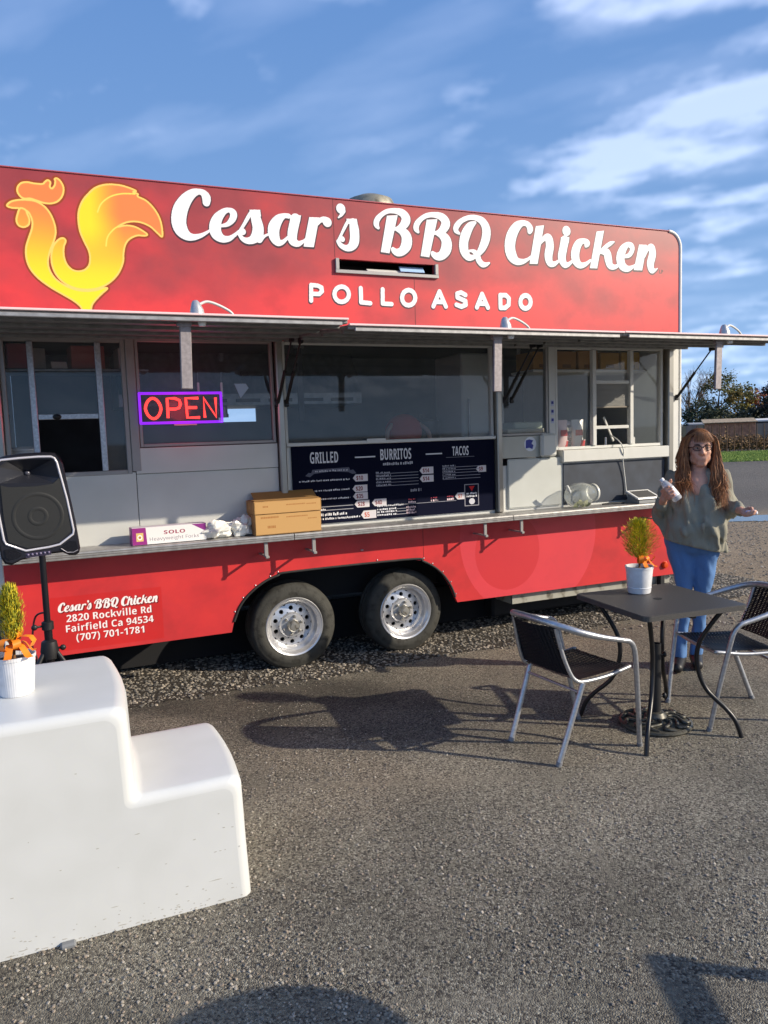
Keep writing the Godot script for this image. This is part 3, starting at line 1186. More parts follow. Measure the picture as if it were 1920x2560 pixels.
func panel(called: String, a0: float, a1: float, h0: float, h1: float, w0: float, w1: float, m: Material, parent: Node, bevel := 0.002):
	var s := Shape.new()
	s.box(Vector3((a0 + a1) / 2, (h0 + h1) / 2, (w0 + w1) / 2), Vector3(a1 - a0, h1 - h0, w1 - w0), bevel)
	return obj(called, s, m, parent)


# a window: a frame of four bars with its panes as children; panes come as [a0, a1, h0, h1]
func window(t: Node3D, a0: float, a1: float, h0: float, h1: float, bar: float, m: Material, panes: Array, w := -0.02):
	var s := Shape.new()
	s.box(Vector3(a0 + bar / 2, (h0 + h1) / 2, w), Vector3(bar, h1 - h0, 0.04), 0.003)
	s.box(Vector3(a1 - bar / 2, (h0 + h1) / 2, w), Vector3(bar, h1 - h0, 0.04), 0.003)
	s.box(Vector3((a0 + a1) / 2, h0 + bar / 2, w), Vector3(a1 - a0 - 2 * bar, bar, 0.038), 0.003)
	s.box(Vector3((a0 + a1) / 2, h1 - bar / 2, w), Vector3(a1 - a0 - 2 * bar, bar, 0.038), 0.003)
	var f := obj("window_frame", s, m, t)
	for p in panes:
		var g := Shape.new()
		g.flat()
		var pw: float = w - 0.004 if p.size() < 5 else p[4]
		g.quad(Vector3(p[0], p[2], pw), Vector3(p[1], p[2], pw), Vector3(p[1], p[3], pw), Vector3(p[0], p[3], pw))
		obj("pane", g, M.glass, f)
	return f


func make_trailer():
	var sans := SystemFont.new()
	sans.font_names = PackedStringArray(["Droid Sans"])
	sans.font_weight = 700
	var t := thing("food_trailer", "long red food trailer with raised awnings, white script lettering and a golden rooster", "food trailer", TRAILER, YAW)
	var uv_top := func(p: Vector2) -> Vector2:
		return Vector2((p.x - LEFT) / (RIGHT - LEFT), (TOP - p.y) / 0.99)
	var uv_low := func(p: Vector2) -> Vector2:
		return Vector2((p.x - LEFT) / (RIGHT - LEFT), (1.01 - p.y) / 0.67)
	# the printed upper side, with a slot left open for the roof hatch
	var s := Shape.new()
	s.prism(rect(LEFT, -0.285, 2.36, TOP), -0.03, 0.0, Transform3D.IDENTITY, uv_top)
	s.prism(rect(-0.285, 0.475, 2.36, 2.865), -0.03, 0.0, Transform3D.IDENTITY, uv_top)
	s.prism(rect(-0.285, 0.475, 2.942, TOP), -0.03, 0.0, Transform3D.IDENTITY, uv_top)
	var corner := PackedVector2Array([Vector2(0.475, 2.36), Vector2(RIGHT - 0.02, 2.36)])
	for i in 9:
		var f := PI / 2 * i / 8
		corner.append(Vector2(RIGHT - 0.14 + 0.12 * cos(f), TOP - 0.12 + 0.12 * sin(f)))
	corner.append(Vector2(0.475, TOP))
	s.prism(corner, -0.03, 0.0, Transform3D.IDENTITY, uv_top)
	obj("sign_panel", s, printed(make_sign_texture(sans), 0.38), t)
	# the printed lower side with the wheel arch cut out
	var low := PackedVector2Array([Vector2(LEFT, 0.35), Vector2(-1.185, 0.355)])
	var arch := [[-1.165, 0.43], [-1.12, 0.53], [-1.05, 0.61], [-0.95, 0.68], [-0.84, 0.722], [-0.72, 0.738], [0.2, 0.738], [0.31, 0.712], [0.41, 0.655], [0.49, 0.58], [0.55, 0.49], [0.585, 0.4]]
	for q in arch:
		low.append(Vector2(q[0], q[1]))
	low.append_array(PackedVector2Array([Vector2(0.605, 0.355), Vector2(RIGHT - 0.02, 0.35), Vector2(RIGHT - 0.02, 1.004), Vector2(LEFT, 1.004)]))
	s = Shape.new()
	s.prism(low, -0.03, 0.0, Transform3D.IDENTITY, uv_low)
	obj("skirt_panel", s, printed(make_skirt_texture(sans), 0.36), t)
	var rim_pts := []
	for q in arch:
		rim_pts.append(Vector3(q[0], q[1], 0.003))
	s = Shape.new()
	s.tube(curve(rim_pts, 4), 0.009, 6)
	obj("arch_trim", s, M.black_rubber, t)
	var along_arch := curve(rim_pts, 3)
	for i in range(2, along_arch.size() - 1, 3):
		s = Shape.new()
		var p: Vector3 = along_arch[i]
		var away := (p - Vector3(-0.28, 0.3, 0)).normalized()
		s.ball(Vector3(p.x + away.x * 0.018, p.y + away.y * 0.018, 0.002), Vector3(0.006, 0.006, 0.004), 8, 4)
		obj("rivet", s, M.aluminium, t)
	# white corner trim on the right, thin trim along the top
	s = Shape.new()
	var trim := [Vector3(RIGHT - 0.008, 0.35, -0.005), Vector3(RIGHT - 0.008, TOP - 0.14, -0.005)]
	for i in range(1, 9):
		var f := PI / 2 * i / 8
		trim.append(Vector3(RIGHT - 0.14 + 0.132 * cos(f), TOP - 0.13 + 0.132 * sin(f), -0.005))
	s.tube(trim, 0.017, 8)
	obj("corner_trim", s, M.white_paint, t)
	s = Shape.new()
	s.box(Vector3((LEFT + RIGHT - 0.14) / 2, TOP + 0.004, -0.012), Vector3(RIGHT - 0.14 - LEFT, 0.008, 0.04), 0.002)
	obj("top_trim", s, mat(rgb(176, 84, 92), 0.4), t)
	panel("corner_trim", LEFT - 0.03, LEFT, 0.35, TOP, -0.04, 0.006, M.white_paint, t, 0.006)
	# shell: ends, roof, back, floor
	panel("end_wall", RIGHT - 0.05, RIGHT - 0.022, 0.36, TOP - 0.13, -2.4, -0.034, M.white_paint, t)
	panel("end_wall", LEFT, LEFT + 0.03, 0.36, TOP - 0.03, -2.4, -0.034, M.white_paint, t)
	panel("roof", LEFT + 0.032, RIGHT - 0.055, 3.2, 3.24, -2.4, -0.034, M.white_paint, t)
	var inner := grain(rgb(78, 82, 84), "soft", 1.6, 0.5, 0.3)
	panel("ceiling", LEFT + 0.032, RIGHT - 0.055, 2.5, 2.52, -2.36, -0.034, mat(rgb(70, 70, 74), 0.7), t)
	panel("floor", LEFT + 0.032, RIGHT - 0.055, 0.44, 0.48, -2.36, -0.5, M.underside, t)
	panel("floor", LEFT + 0.032, -1.26, 0.44, 0.48, -0.498, -0.034, M.underside, t)
	panel("floor", 0.68, RIGHT - 0.055, 0.44, 0.48, -0.498, -0.034, M.underside, t)
	var bw := Shape.new()
	for q in [[LEFT + 0.032, -0.72, 0.03, 3.19], [-0.34, RIGHT - 0.055, 0.03, 3.19], [-0.72, -0.34, 0.03, 1.87], [-0.72, -0.34, 2.0, 3.19]]:  # carried down almost to the ground to shut light out underneath
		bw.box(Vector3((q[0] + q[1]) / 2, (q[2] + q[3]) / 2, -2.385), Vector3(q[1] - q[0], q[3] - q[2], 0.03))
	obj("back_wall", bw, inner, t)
	s = Shape.new()
	s.box(Vector3(-0.29, 0.6, -0.5), Vector3(1.96, 0.36, 0.02))
	s.box(Vector3(-0.29, 0.785, -0.27), Vector3(1.96, 0.02, 0.44))
	s.box(Vector3(-1.265, 0.6, -0.27), Vector3(0.02, 0.34, 0.44))
	s.box(Vector3(0.685, 0.6, -0.27), Vector3(0.02, 0.34, 0.44))
	obj("wheel_well", s, M.underside, t)
	# roof hatch slot and the exhaust cowl on the roof
	s = Shape.new()
	s.box(Vector3(0.095, 2.853, 0.006), Vector3(0.82, 0.024, 0.03), 0.002)
	s.box(Vector3(-0.3, 2.904, 0.006), Vector3(0.026, 0.078, 0.03), 0.002)
	s.box(Vector3(0.49, 2.904, 0.006), Vector3(0.026, 0.078, 0.03), 0.002)
	obj("slot_frame", s, M.grey_frame, t)
	s = Shape.new()
	s.box(Vector3(0.095, 2.9, -0.3), Vector3(0.8, 0.14, 0.01))
	s.box(Vector3(0.095, 2.97, -0.17), Vector3(0.8, 0.01, 0.26))
	s.box(Vector3(0.095, 2.83, -0.17), Vector3(0.8, 0.01, 0.26))
	obj("slot_lining", s, mat(rgb(52, 54, 60), 0.6), t)
	s = Shape.new()
	s.box(Vector3(0.1, 2.884, -0.05), Vector3(0.3, 0.034, 0.01), 0.002, Basis(Vector3.RIGHT, -0.9))
	obj("slot_flap_and_sky", s, M.white_frame, t)
	s = Shape.new()
	s.box(Vector3(0.31, 2.905, -0.04), Vector3(0.2, 0.05, 0.008), 0.002, Basis(Vector3.RIGHT, -0.6))
	obj("slot_flap_and_sky", s, mat(rgb(170, 204, 238), 0.3), t)  # pale blue plate standing in for sky seen through the slot
	s = Shape.new()
	s.lathe([Vector2(0.15, 3.24), Vector2(0.15, 3.62), Vector2(0.23, 3.63), Vector2(0.235, 3.68), Vector2(0.2, 3.745), Vector2(0.1, 3.785), Vector2(0, 3.79)], 28, Transform3D(Basis.IDENTITY, Vector3(0.48, 0, -1.2)))
	obj("exhaust_cowl", s, grain(rgb(150, 146, 132), "dirt", 0.5, 0.5, 0.4), t)
	# stainless walls of the serving side
	panel("wall_panel", LEFT + 0.002, -1.752, 1.004, 1.5, -0.03, -0.004, M.wall_steel, t)
	panel("wall_panel", -1.748, -0.795, 1.004, 1.485, -0.03, -0.004, M.wall_steel, t)
	panel("wall_panel", -1.748, -0.795, 1.488, 1.655, -0.03, 0.002, M.wall_steel, t)
	panel("wall_panel", -0.735, 0.97, 1.004, 1.625, -0.03, -0.004, M.wall_steel, t)
	panel("wall_panel", 1.03, 2.7, 1.004, 1.41, -0.03, -0.006, M.white_frame, t)
	panel("wall_panel", 1.085, 1.605, 1.06, 1.46, -0.004, 0.012, grain(rgb(204, 206, 200), "plain", 0.7, 0.35), t, 0.01)
	panel("wall_panel", 1.03, 1.56, 1.468, 1.64, -0.03, 0.004, grain(rgb(192, 192, 182), "plain", 0.7, 0.4), t)
	panel("window_sill", 1.6, 2.735, 1.413, 1.512, -0.06, 0.045, M.white_frame, t, 0.006)
	panel("header_rail", LEFT + 0.002, RIGHT - 0.06, 2.362, 2.42, -0.07, -0.034, M.grey_frame, t)
	panel("blackboard", 1.63, 2.715, 1.06, 1.4, -0.004, 0.006, grain(rgb(58, 66, 80), "soft", 0.9, 0.5), t)
	# posts
	for a in [-2.535, -0.765, 1.0, 2.755]:
		var half := 0.024 if a > -2 and a < 2 else 0.03
		panel("post", a - half, a + half, 1.042, 2.36, -0.03, 0.045, M.post_steel, t, 0.008)
	panel("post", 2.792, 2.868, 1.042, 2.36, -0.03, 0.012, M.white_paint, t, 0.004)
	panel("post", -1.77, -1.715, 1.505, 2.36, -0.034, 0.004, M.grey_frame, t, 0.003)
	# windows
	var left = window(t, -2.5, -1.772, 1.49, 2.36, 0.028, M.grey_frame, [[-2.472, -2.345, 1.518, 2.33], [-2.308, -1.955, 1.885, 2.33], [-1.918, -1.8, 1.518, 2.33]])
	for a in [-2.327, -1.936]:
		panel("mullion", a - 0.018, a + 0.018, 1.518, 2.332, -0.03, 0.008, M.aluminium, left, 0.003)
	panel("sash_rail", -2.308, -1.955, 1.852, 1.886, -0.03, -0.002, M.aluminium, left, 0.003)
	s = Shape.new()
	s.ball(Vector3(-2.2, 1.868, 0.006), Vector3(0.026, 0.018, 0.012), 10, 6)
	obj("latch", s, M.black, left)
	window(t, -1.712, -0.8, 1.66, 2.36, 0.02, M.grey_frame, [[-1.692, -0.82, 1.68, 2.34]])
	window(t, -0.735, 0.97, 1.63, 2.36, 0.022, M.white_frame, [[-0.713, 0.948, 1.652, 2.338]])
	window(t, 1.03, 1.49, 1.645, 2.36, 0.02, M.grey_frame, [[1.05, 1.47, 1.665, 2.34]])
	panel("post", 1.494, 1.556, 1.515, 2.36, -0.034, 0.006, M.white_frame, t, 0.003)
	var right = window(t, 1.56, 2.7, 1.515, 2.36, 0.024, M.white_frame, [[1.584, 1.93, 1.54, 2.336], [1.97, 2.325, 2.083, 2.336], [2.365, 2.676, 1.54, 2.336]])
	for a in [1.95, 2.345]:
		panel("mullion", a - 0.019, a + 0.019, 1.54, 2.335, -0.03, 0.012, M.white_frame, right, 0.003)
	for h in [2.068, 1.69]:
		panel("sash_rail", 1.97, 2.325, h - 0.014, h + 0.014, -0.03, 0.004, M.white_frame, right, 0.003)
	# insect screen: a weave of fine wires
	s = Shape.new()
	for i in 34:
		var a := 1.975 + i * 0.0104
		s.box(Vector3(a, 1.965, -0.018), Vector3(0.0022, 0.2, 0.0016))
	for i in 20:
		s.box(Vector3(2.147, 1.868 + i * 0.0104, -0.0162), Vector3(0.35, 0.0022, 0.0016))
	obj("insect_screen", s, mat(rgb(190, 188, 182), 0.6), right)
	panel("sash_rail", 1.97, 2.325, 1.852, 1.866, -0.028, -0.006, mat(rgb(120, 112, 100), 0.6), right)
	# menu board
	s = Shape.new()
	var board_uv := func(p: Vector2) -> Vector2:
		return Vector2((p.x + 0.7) / 1.66, (1.625 - p.y) / 0.56)
	s.prism(rect(-0.7, 0.96, 1.065, 1.625), 0.0, 0.012, Transform3D.IDENTITY, board_uv)
	var board_print := printed(make_menu_texture(sans), 0.8)
	board_print.metallic_specular = 0.2
	obj("menu_board", s, board_print, t)
	panel("board_rail", -0.735, 0.97, 1.628, 1.652, -0.002, 0.03, M.white_frame, t, 0.003)
	panel("rail_tag", -0.13, 0.02, 1.632, 1.664, 0.031, 0.034, M.white_paint, t)
	# serving counters
	for q in [[-2.56, -0.768], [-0.762, 0.997], [1.003, 2.745]]:
		s = Shape.new()
		var turn := Transform3D(Basis(Vector3(0, 0, 1), Vector3(0, 1, 0), Vector3(-1, 0, 0)), Vector3.ZERO)
		var edge := PackedVector2Array([Vector2(0.001, 1.006), Vector2(0.2, 0.992), Vector2(0.212, 0.992), Vector2(0.215, 0.996), Vector2(0.215, 1.004), Vector2(0.21, 1.007), Vector2(0.215, 1.01), Vector2(0.215, 1.018), Vector2(0.21, 1.021), Vector2(0.215, 1.024), Vector2(0.213, 1.034), Vector2(0.208, 1.037), Vector2(0.001, 1.04)])
		s.prism(edge, -q[1], -q[0], turn)
		obj("counter", s, M.counter_steel, t)
	for a in [-0.96, -0.62, 0.76, 1.09, 2.46]:
		s = Shape.new()
		s.box(Vector3(a, 0.94, 0.185), Vector3(0.026, 0.1, 0.014), 0.003)
		s.box(Vector3(a, 0.893, 0.1), Vector3(0.02, 0.012, 0.18), 0.002)
		s.box(Vector3(a + 0.004, 0.89, 0.196), Vector3(0.026, 0.02, 0.016), 0.004)
		obj("counter_bracket", s, M.grey_frame, t)
	# three awnings, each hinged above the windows
	var awnings := [[-2.56, -0.7545, 2.29, -1.6], [-0.7538, 1.0888, 2.262, 0.2], [1.0895, 2.86, 2.264, 1.95]]
	for i in 3:
		var q: Array = awnings[i]
		make_awning(t, q[0], q[1], q[2], q[3])
	# lights, marker lamps and the frame underneath
	s = Shape.new()
	s.lathe([Vector2(0, -0.02), Vector2(0.032, -0.02), Vector2(0.032, 0.0), Vector2(0.024, 0.014), Vector2(0, 0.018)], 14, Transform3D(Basis(Vector3.RIGHT, PI / 2) , Vector3(2.72, 0.445, 0.012)))
	obj("marker_lamp", s, mat(rgb(214, 74, 24), 0.25), t)
	panel("frame_beam", 1.15, 2.84, 0.26, 0.352, -0.32, -0.06, grain(rgb(168, 166, 154), "dirt", 0.8, 0.6), t)
	panel("added_shade_panel", -2.5, 2.82, 0.04, 0.36, -0.62, -0.59, mat(rgb(20, 20, 22), 0.9), t)  # upright panel added to keep the space under the trailer dark
	panel("sun_blocking_tank", 1.2, 2.78, 0.06, 0.43, -2.3, -0.45, M.underside, t, 0.02)  # tank-like box added to stop low sun passing under the floor
	panel("jack_leg", 2.68, 2.73, 0.0, 0.35, -0.05, -0.002, M.black, t, 0.004)
	panel("hanging_clip", -0.2, -0.18, 0.84, 0.85, 0.0, 0.01, M.aluminium, t)
	for a in [-0.705, 0.195]:
		make_wheel(t, a)


func make_awning(t: Node3D, a0: float, a1: float, h: float, mid: float):
	var hinge := 2.375
	var slope := (h - hinge) / 1.36
	var turn := Basis(Vector3.RIGHT, -slope)
	var s := Shape.new()
	s.box(Vector3((a0 + a1) / 2, (hinge + h) / 2, 0.68), Vector3(a1 - a0, 0.022, 1.35), 0.003, turn)
	var leaf := obj("awning", s, M.awning, t)
	s = Shape.new()
	s.box(Vector3((a0 + a1) / 2, h + 0.012, 1.365), Vector3(a1 - a0 - 0.002, 0.011, 0.022), 0.002)
	obj("awning_edge", s, mat(rgb(236, 206, 204), 0.4), leaf)
	s = Shape.new()
	s.box(Vector3((a0 + a1) / 2, h - 0.012, 1.362), Vector3(a1 - a0 - 0.07, 0.02, 0.016), 0.003)
	obj("awning_lip", s, M.counter_steel, leaf)
	for w in [0.12, 0.5, 0.9, 1.24]:
		s = Shape.new()
		s.box(Vector3((a0 + a1) / 2, hinge + slope * w - 0.02, w), Vector3(a1 - a0 - 0.02, 0.018, 0.04), 0.002, turn)
		obj("stiffener", s, M.awning, leaf)
	s = Shape.new()
	s.tube([Vector3(a0, hinge + 0.006, 0.008), Vector3(a1, hinge + 0.006, 0.008)], 0.011, 8)
	obj("hinge", s, M.steel, leaf)
	# the bar that locks the closed flap hangs down from its front
	s = Shape.new()
	s.box(Vector3(mid, h - 0.18, 1.3), Vector3(0.056, 0.33, 0.02), 0.004, Basis(Vector3.BACK, -0.03))
	s.box(Vector3(mid, h - 0.025, 1.3), Vector3(0.07, 0.03, 0.03), 0.003)
	obj("locking_bar", s, M.brace, leaf)
	for a in [a0 + 0.03, a1 - 0.03]:
		s = Shape.new()
		var top := Vector3(a, hinge + slope * 0.42 - 0.03, 0.42)
		var foot := Vector3(a, 1.93, 0.03)
		s.tube([foot, foot.lerp(top, 0.52)], 0.012, 8)
		s.tube([foot.lerp(top, 0.5), top], 0.006, 8)
		s.box(top + Vector3(0, 0.01, 0), Vector3(0.02, 0.06, 0.07), 0.006)
		s.box(foot, Vector3(0.03, 0.05, 0.02), 0.004)
		obj("gas_strut", s, M.black, leaf)
	# floodlight on top of the front edge, its cable bent back to the flap
	s = Shape.new()
	var x := mid + 0.075
	s.box(Vector3(x, h + 0.018, 1.29), Vector3(0.085, 0.012, 0.085), 0.002)
	s.lathe([Vector2(0.036, 0.0), Vector2(0.034, 0.02), Vector2(0.02, 0.058), Vector2(0.012, 0.068), Vector2(0, 0.07)], 16, Transform3D(Basis(Vector3.BACK, 0.12), Vector3(x - 0.005, h + 0.024, 1.29)))
	var lamp := obj("floodlight", s, grain(rgb(208, 208, 208), "streak", 0.1, 0.35, 0.5), leaf)
	s = Shape.new()
	s.tube(curve([Vector3(x + 0.01, h + 0.075, 1.29), Vector3(x + 0.05, h + 0.09, 1.28), Vector3(x + 0.11, h + 0.075, 1.27), Vector3(x + 0.17, h + 0.045, 1.26), Vector3(x + 0.19, h + 0.01, 1.26)]), 0.007, 7)
	obj("lamp_cable", s, M.white_frame, leaf)
	s = Shape.new()
	s.lathe([Vector2(0, -0.028), Vector2(0.016, -0.026), Vector2(0.02, -0.012), Vector2(0.02, 0.0)], 12, Transform3D(Basis.IDENTITY, Vector3(x + 0.01, h - 0.012, 1.32)))
	obj("lamp_bulb", s, mat(rgb(236, 236, 232), 0.3), leaf)


func make_wheel(t: Node3D, a: float):
	var lie := Transform3D(Basis(Vector3.RIGHT, PI / 2), Vector3(a, 0.312, -0.2))
	var wheel := Node3D.new()
	wheel.name = "wheel" if not t.has_node("wheel") else "wheel_001"
	t.add_child(wheel)
	var s := Shape.new()
	var prof := [Vector2(0.205, -0.11), Vector2(0.26, -0.118), Vector2(0.305, -0.1), Vector2(0.322, -0.08)]
	for w in [-0.052, -0.046, -0.008, -0.002, 0.002, 0.008, 0.046, 0.052]:
		prof.append(Vector2(0.325 if absf(w) in [0.052, 0.008] or absf(w) == 0.0 else (0.325 if absf(w) > 0.05 else 0.317), w))
	prof.append_array([Vector2(0.322, 0.08), Vector2(0.312, 0.095), Vector2(0.296, 0.108), Vector2(0.285, 0.109), Vector2(0.28, 0.113), Vector2(0.255, 0.12), Vector2(0.232, 0.119), Vector2(0.214, 0.11), Vector2(0.205, 0.1)])
	s.lathe(prof, 56, lie)
	obj("tyre", s, M.tyre, wheel)
	# rim: flange, barrel, dished disc with ten round holes
	s = Shape.new()
	s.lathe([Vector2(0.2, 0.085), Vector2(0.216, 0.1), Vector2(0.219, 0.112), Vector2(0.214, 0.117), Vector2(0.204, 0.113), Vector2(0.198, 0.1), Vector2(0.186, 0.09), Vector2(0.182, 0.08), Vector2(0.178, 0.05), Vector2(0.172, 0.035), Vector2(0.157, 0.022)], 56, lie)
	for sector in 10:
		var mid := TAU * (sector + 0.5) / 10
		var ring_in := []
		var ring_out := []
		var ring_deep := []
		for k in 20:
			var f := TAU * k / 20
			var u := Vector2(cos(f), sin(f))
			var o := u / maxf(absf(u.x), absf(u.y))
			var hole := Vector2(0.126 + u.x * 0.0165, 0)
			var place := func(rad: float, ang: float, up: float) -> Vector3:
				return lie * Vector3(cos(ang) * rad, up, -sin(ang) * rad)
			var dish := func(rad: float) -> float:
				return 0.022 + (0.157 - rad) * 0.26
			var ro := 0.126 + o.x * 0.031
			ring_out.append(place.call(ro, mid + o.y * PI / 10, dish.call(ro)))
			ring_in.append(place.call(hole.x, mid + u.y * 0.0165 / 0.126, dish.call(hole.x)))
			ring_deep.append(place.call(hole.x, mid + u.y * 0.0165 / 0.126, dish.call(hole.x) - 0.02))
		s.soft()
		for k in 20:
			var l := (k + 1) % 20
			s.quad(ring_in[k], ring_out[k], ring_out[l], ring_in[l])
		s.soft()
		for k in 20:
			var l := (k + 1) % 20
			s.quad(ring_deep[k], ring_in[k], ring_in[l], ring_deep[l])
	s.lathe([Vector2(0.095, 0.038), Vector2(0.09, 0.044), Vector2(0.086, 0.056), Vector2(0.06, 0.058), Vector2(0, 0.058)], 40, lie)
	obj("rim", s, M.rim, wheel)
	s = Shape.new()
	s.lathe([Vector2(0.19, -0.02), Vector2(0, -0.02)], 32, lie)
	obj("brake_drum", s, M.underside, wheel)
	s = Shape.new()
	s.lathe([Vector2(0.046, 0.058), Vector2(0.044, 0.1), Vector2(0.038, 0.108), Vector2(0.034, 0.106), Vector2(0.03, 0.112), Vector2(0, 0.114)], 24, lie)
	obj("hub_cap", s, M.hub, wheel)
	for k in 6:
		s = Shape.new()
		var f := TAU * k / 6 + 0.3
		s.lathe([Vector2(0.011, 0.056), Vector2(0.011, 0.076), Vector2(0.007, 0.084), Vector2(0, 0.085)], 6, lie * Transform3D(Basis.IDENTITY, Vector3(cos(f) * 0.067, 0, -sin(f) * 0.067)))
		obj("wheel_nut", s, M.hub, wheel)


# ---------------------------------------------------------------- seen through the trailer's windows
func inside(called: String, label: String, category: String, a: float, h: float, w: float, turn := 0.0, group := "") -> Node3D:
	return thing(called, label, category, along(a, h, w), YAW + turn, group)


func make_interior():
	# cooking hood and its duct against the back wall
	var t := inside("range_hood", "stainless cooking hood high on the back wall behind the middle windows", "range hood", -0.6, 2.0, -2.36)
	var s := Shape.new()
	s.prism(PackedVector2Array([Vector2(0, 0.0), Vector2(0.75, 0.0), Vector2(0.75, 0.1), Vector2(0.5, 0.48), Vector2(0, 0.48)]), -1.1, 1.1, Transform3D(Basis(Vector3(0, 0, 1), Vector3(0, 1, 0), Vector3(-1, 0, 0)), Vector3.ZERO))
	obj("hood", s, M.steel, t)
	s = Shape.new()
	for k in 7:
		s.box(Vector3(-0.9 + k * 0.3, 0.04, 0.757), Vector3(0.22, 0.03, 0.012), 0.002)
	obj("vent_slots", s, M.black, t)
	t = inside("stove", "long steel griddle and stove standing under the cooking hood", "stove", -0.6, 0.48, -2.34)
	s = Shape.new()
	s.box(Vector3(0, 0.44, 0.36), Vector3(2.1, 0.88, 0.7), 0.01)
	obj("cabinet", s, M.steel, t)
	s = Shape.new()
	s.box(Vector3(0, 0.9, 0.36), Vector3(2.0, 0.03, 0.66), 0.005)
	s.box(Vector3(0, 1.0, 0.02), Vector3(2.0, 0.24, 0.03), 0.004)
	obj("griddle", s, mat(rgb(40, 40, 42), 0.4, 0.6), t)
	for k in 8:
		s = Shape.new()
		s.lathe([Vector2(0.022, 0.0), Vector2(0.02, 0.025), Vector2(0, 0.026)], 12, Transform3D(Basis(Vector3.RIGHT, PI / 2), Vector3(-0.85 + k * 0.24, 0.78, 0.71)))
		obj("knob", s, M.black, t)
	# shelf with boxes above the left windows
	t = inside("wall_shelf", "steel shelf above the left serving window holding dark boxes", "shelf", -2.05, 2.2, -0.72)
	s = Shape.new()
	s.box(Vector3(0, 0.0, 0.1), Vector3(0.95, 0.02, 0.3), 0.003)
	obj("board", s, M.steel, t)
	for x in [-0.4, 0.4]:
		s = Shape.new()
		s.box(Vector3(x, 0.15, -0.03), Vector3(0.02, 0.3, 0.02), 0.002)
		obj("hanger", s, M.steel, t)
	for q in [[-2.42, 0.13, 0.17, rgb(150, 58, 66), "maroon box at the left end of the shelf above the left window"], [-2.3, 0.1, 0.14, rgb(150, 150, 146), "grey box second on the shelf above the left window"], [-1.98, 0.22, 0.16, rgb(160, 92, 84), "wide brown box on the shelf above the left window"], [-1.72, 0.12, 0.15, rgb(206, 200, 196), "pale box at the right end of the shelf above the left window"]]:
		t = inside("storage_box", q[4], "box", q[0], 2.211, -0.62, 0.1, "boxes on the shelf above the left window")
		s = Shape.new()
		s.box(Vector3(0, q[2] / 2, 0), Vector3(q[1], q[2], 0.2), 0.004)
		obj("carton", s, mat(q[3], 0.7), t)
		s = Shape.new()
		s.box(Vector3(0, q[2] + 0.002, 0), Vector3(q[1] * 0.3, 0.004, 0.19), 0.001)
		obj("tape", s, mat(rgb(130, 116, 96), 0.4), t)
	t = inside("folded_card", "small white folded card on the shelf above the left window", "card", -2.16, 2.211, -0.52, 0.2)
	s = Shape.new()
	s.prism(PackedVector2Array([Vector2(-0.03, 0), Vector2(0.03, 0), Vector2(0.0, 0.05)]), -0.05, 0.05, Transform3D(Basis(Vector3.UP, PI / 2), Vector3.ZERO))
	obj("card", s, mat(rgb(214, 212, 206), 0.7), t)
	# shelf with cardboard cartons above the right windows
	t = inside("carton_shelf", "white shelf above the right windows carrying brown cartons", "shelf", 2.14, 2.185, -0.42)
	s = Shape.new()
	s.box(Vector3(0, 0, 0), Vector3(1.24, 0.022, 0.34), 0.003)
	obj("board", s, M.white_frame, t)
	for x in [-0.55, 0.55]:
		s = Shape.new()
		s.box(Vector3(x, 0.15, -0.15), Vector3(0.025, 0.3, 0.02), 0.002)
		obj("hanger", s, M.white_frame, t)
	var tones := [rgb(176, 128, 60), rgb(164, 116, 56), rgb(170, 124, 66), rgb(178, 136, 64), rgb(196, 156, 74)]
	var says := ["leftmost brown carton on the shelf above the right windows", "second brown carton from the left above the right windows", "middle brown carton on the shelf above the right windows", "fourth brown carton on the shelf above the right windows", "lighter yellowish carton at the right end of the shelf"]
	for k in 5:
		t = inside("brown_carton", says[k], "carton", 1.64 + k * 0.235, 2.197, -0.4, 0.03 * (k % 2), "cartons on the shelf above the right windows")
		s = Shape.new()
		s.box(Vector3(0, 0.075, 0), Vector3(0.21, 0.15 + 0.012 * (k % 3), 0.26), 0.004)
		obj("carton", s, mat(tones[k], 0.8), t)
		s = Shape.new()
		s.box(Vector3(0, 0.03, 0.131), Vector3(0.09, 0.03, 0.003), 0.001)
		obj("flap", s, mat(rgb(120, 84, 44), 0.8), t)
	# a person's red bag and kitchen things on the worktop behind the middle window
	t = inside("worktop", "steel worktop running behind the middle windows", "worktop", 0.1, 0.48, -1.0)
	s = Shape.new()
	s.box(Vector3(0, 1.1, 0), Vector3(1.7, 0.03, 0.5), 0.004)
	obj("top", s, M.steel, t)
	for x in [-0.8, 0.8]:
		for z in [-0.2, 0.2]:
			s = Shape.new()
			s.tube([Vector3(x, 0, z), Vector3(x, 1.085, z)], 0.018, 8)
			obj("leg", s, M.steel, t)
	t = inside("red_bag", "rounded dark red bag behind the lower edge of the middle window", "bag", 0.58, 1.596, -0.85)
	s = Shape.new()
	s.ball(Vector3(0, 0.12, 0), Vector3(0.17, 0.15, 0.12), 18, 12)
	obj("body", s, grain(rgb(196, 40, 42), "cloth", 0.2, 0.8), t)
	s = Shape.new()
	s.tube(curve([Vector3(-0.13, 0.18, 0.04), Vector3(-0.19, 0.12, 0.08), Vector3(-0.2, 0.05, 0.1), Vector3(-0.17, 0.0, 0.1)]), 0.018, 8)
	s.tube(curve([Vector3(0.13, 0.18, 0.04), Vector3(0.19, 0.12, 0.08), Vector3(0.2, 0.05, 0.1), Vector3(0.17, 0.0, 0.1)]), 0.018, 8)
	obj("strap", s, mat(rgb(170, 140, 126), 0.7), t)
	t = inside("dark_pan", "dark cooking pot behind the right end of the middle window", "pot", 0.86, 1.596, -1.05)
	s = Shape.new()
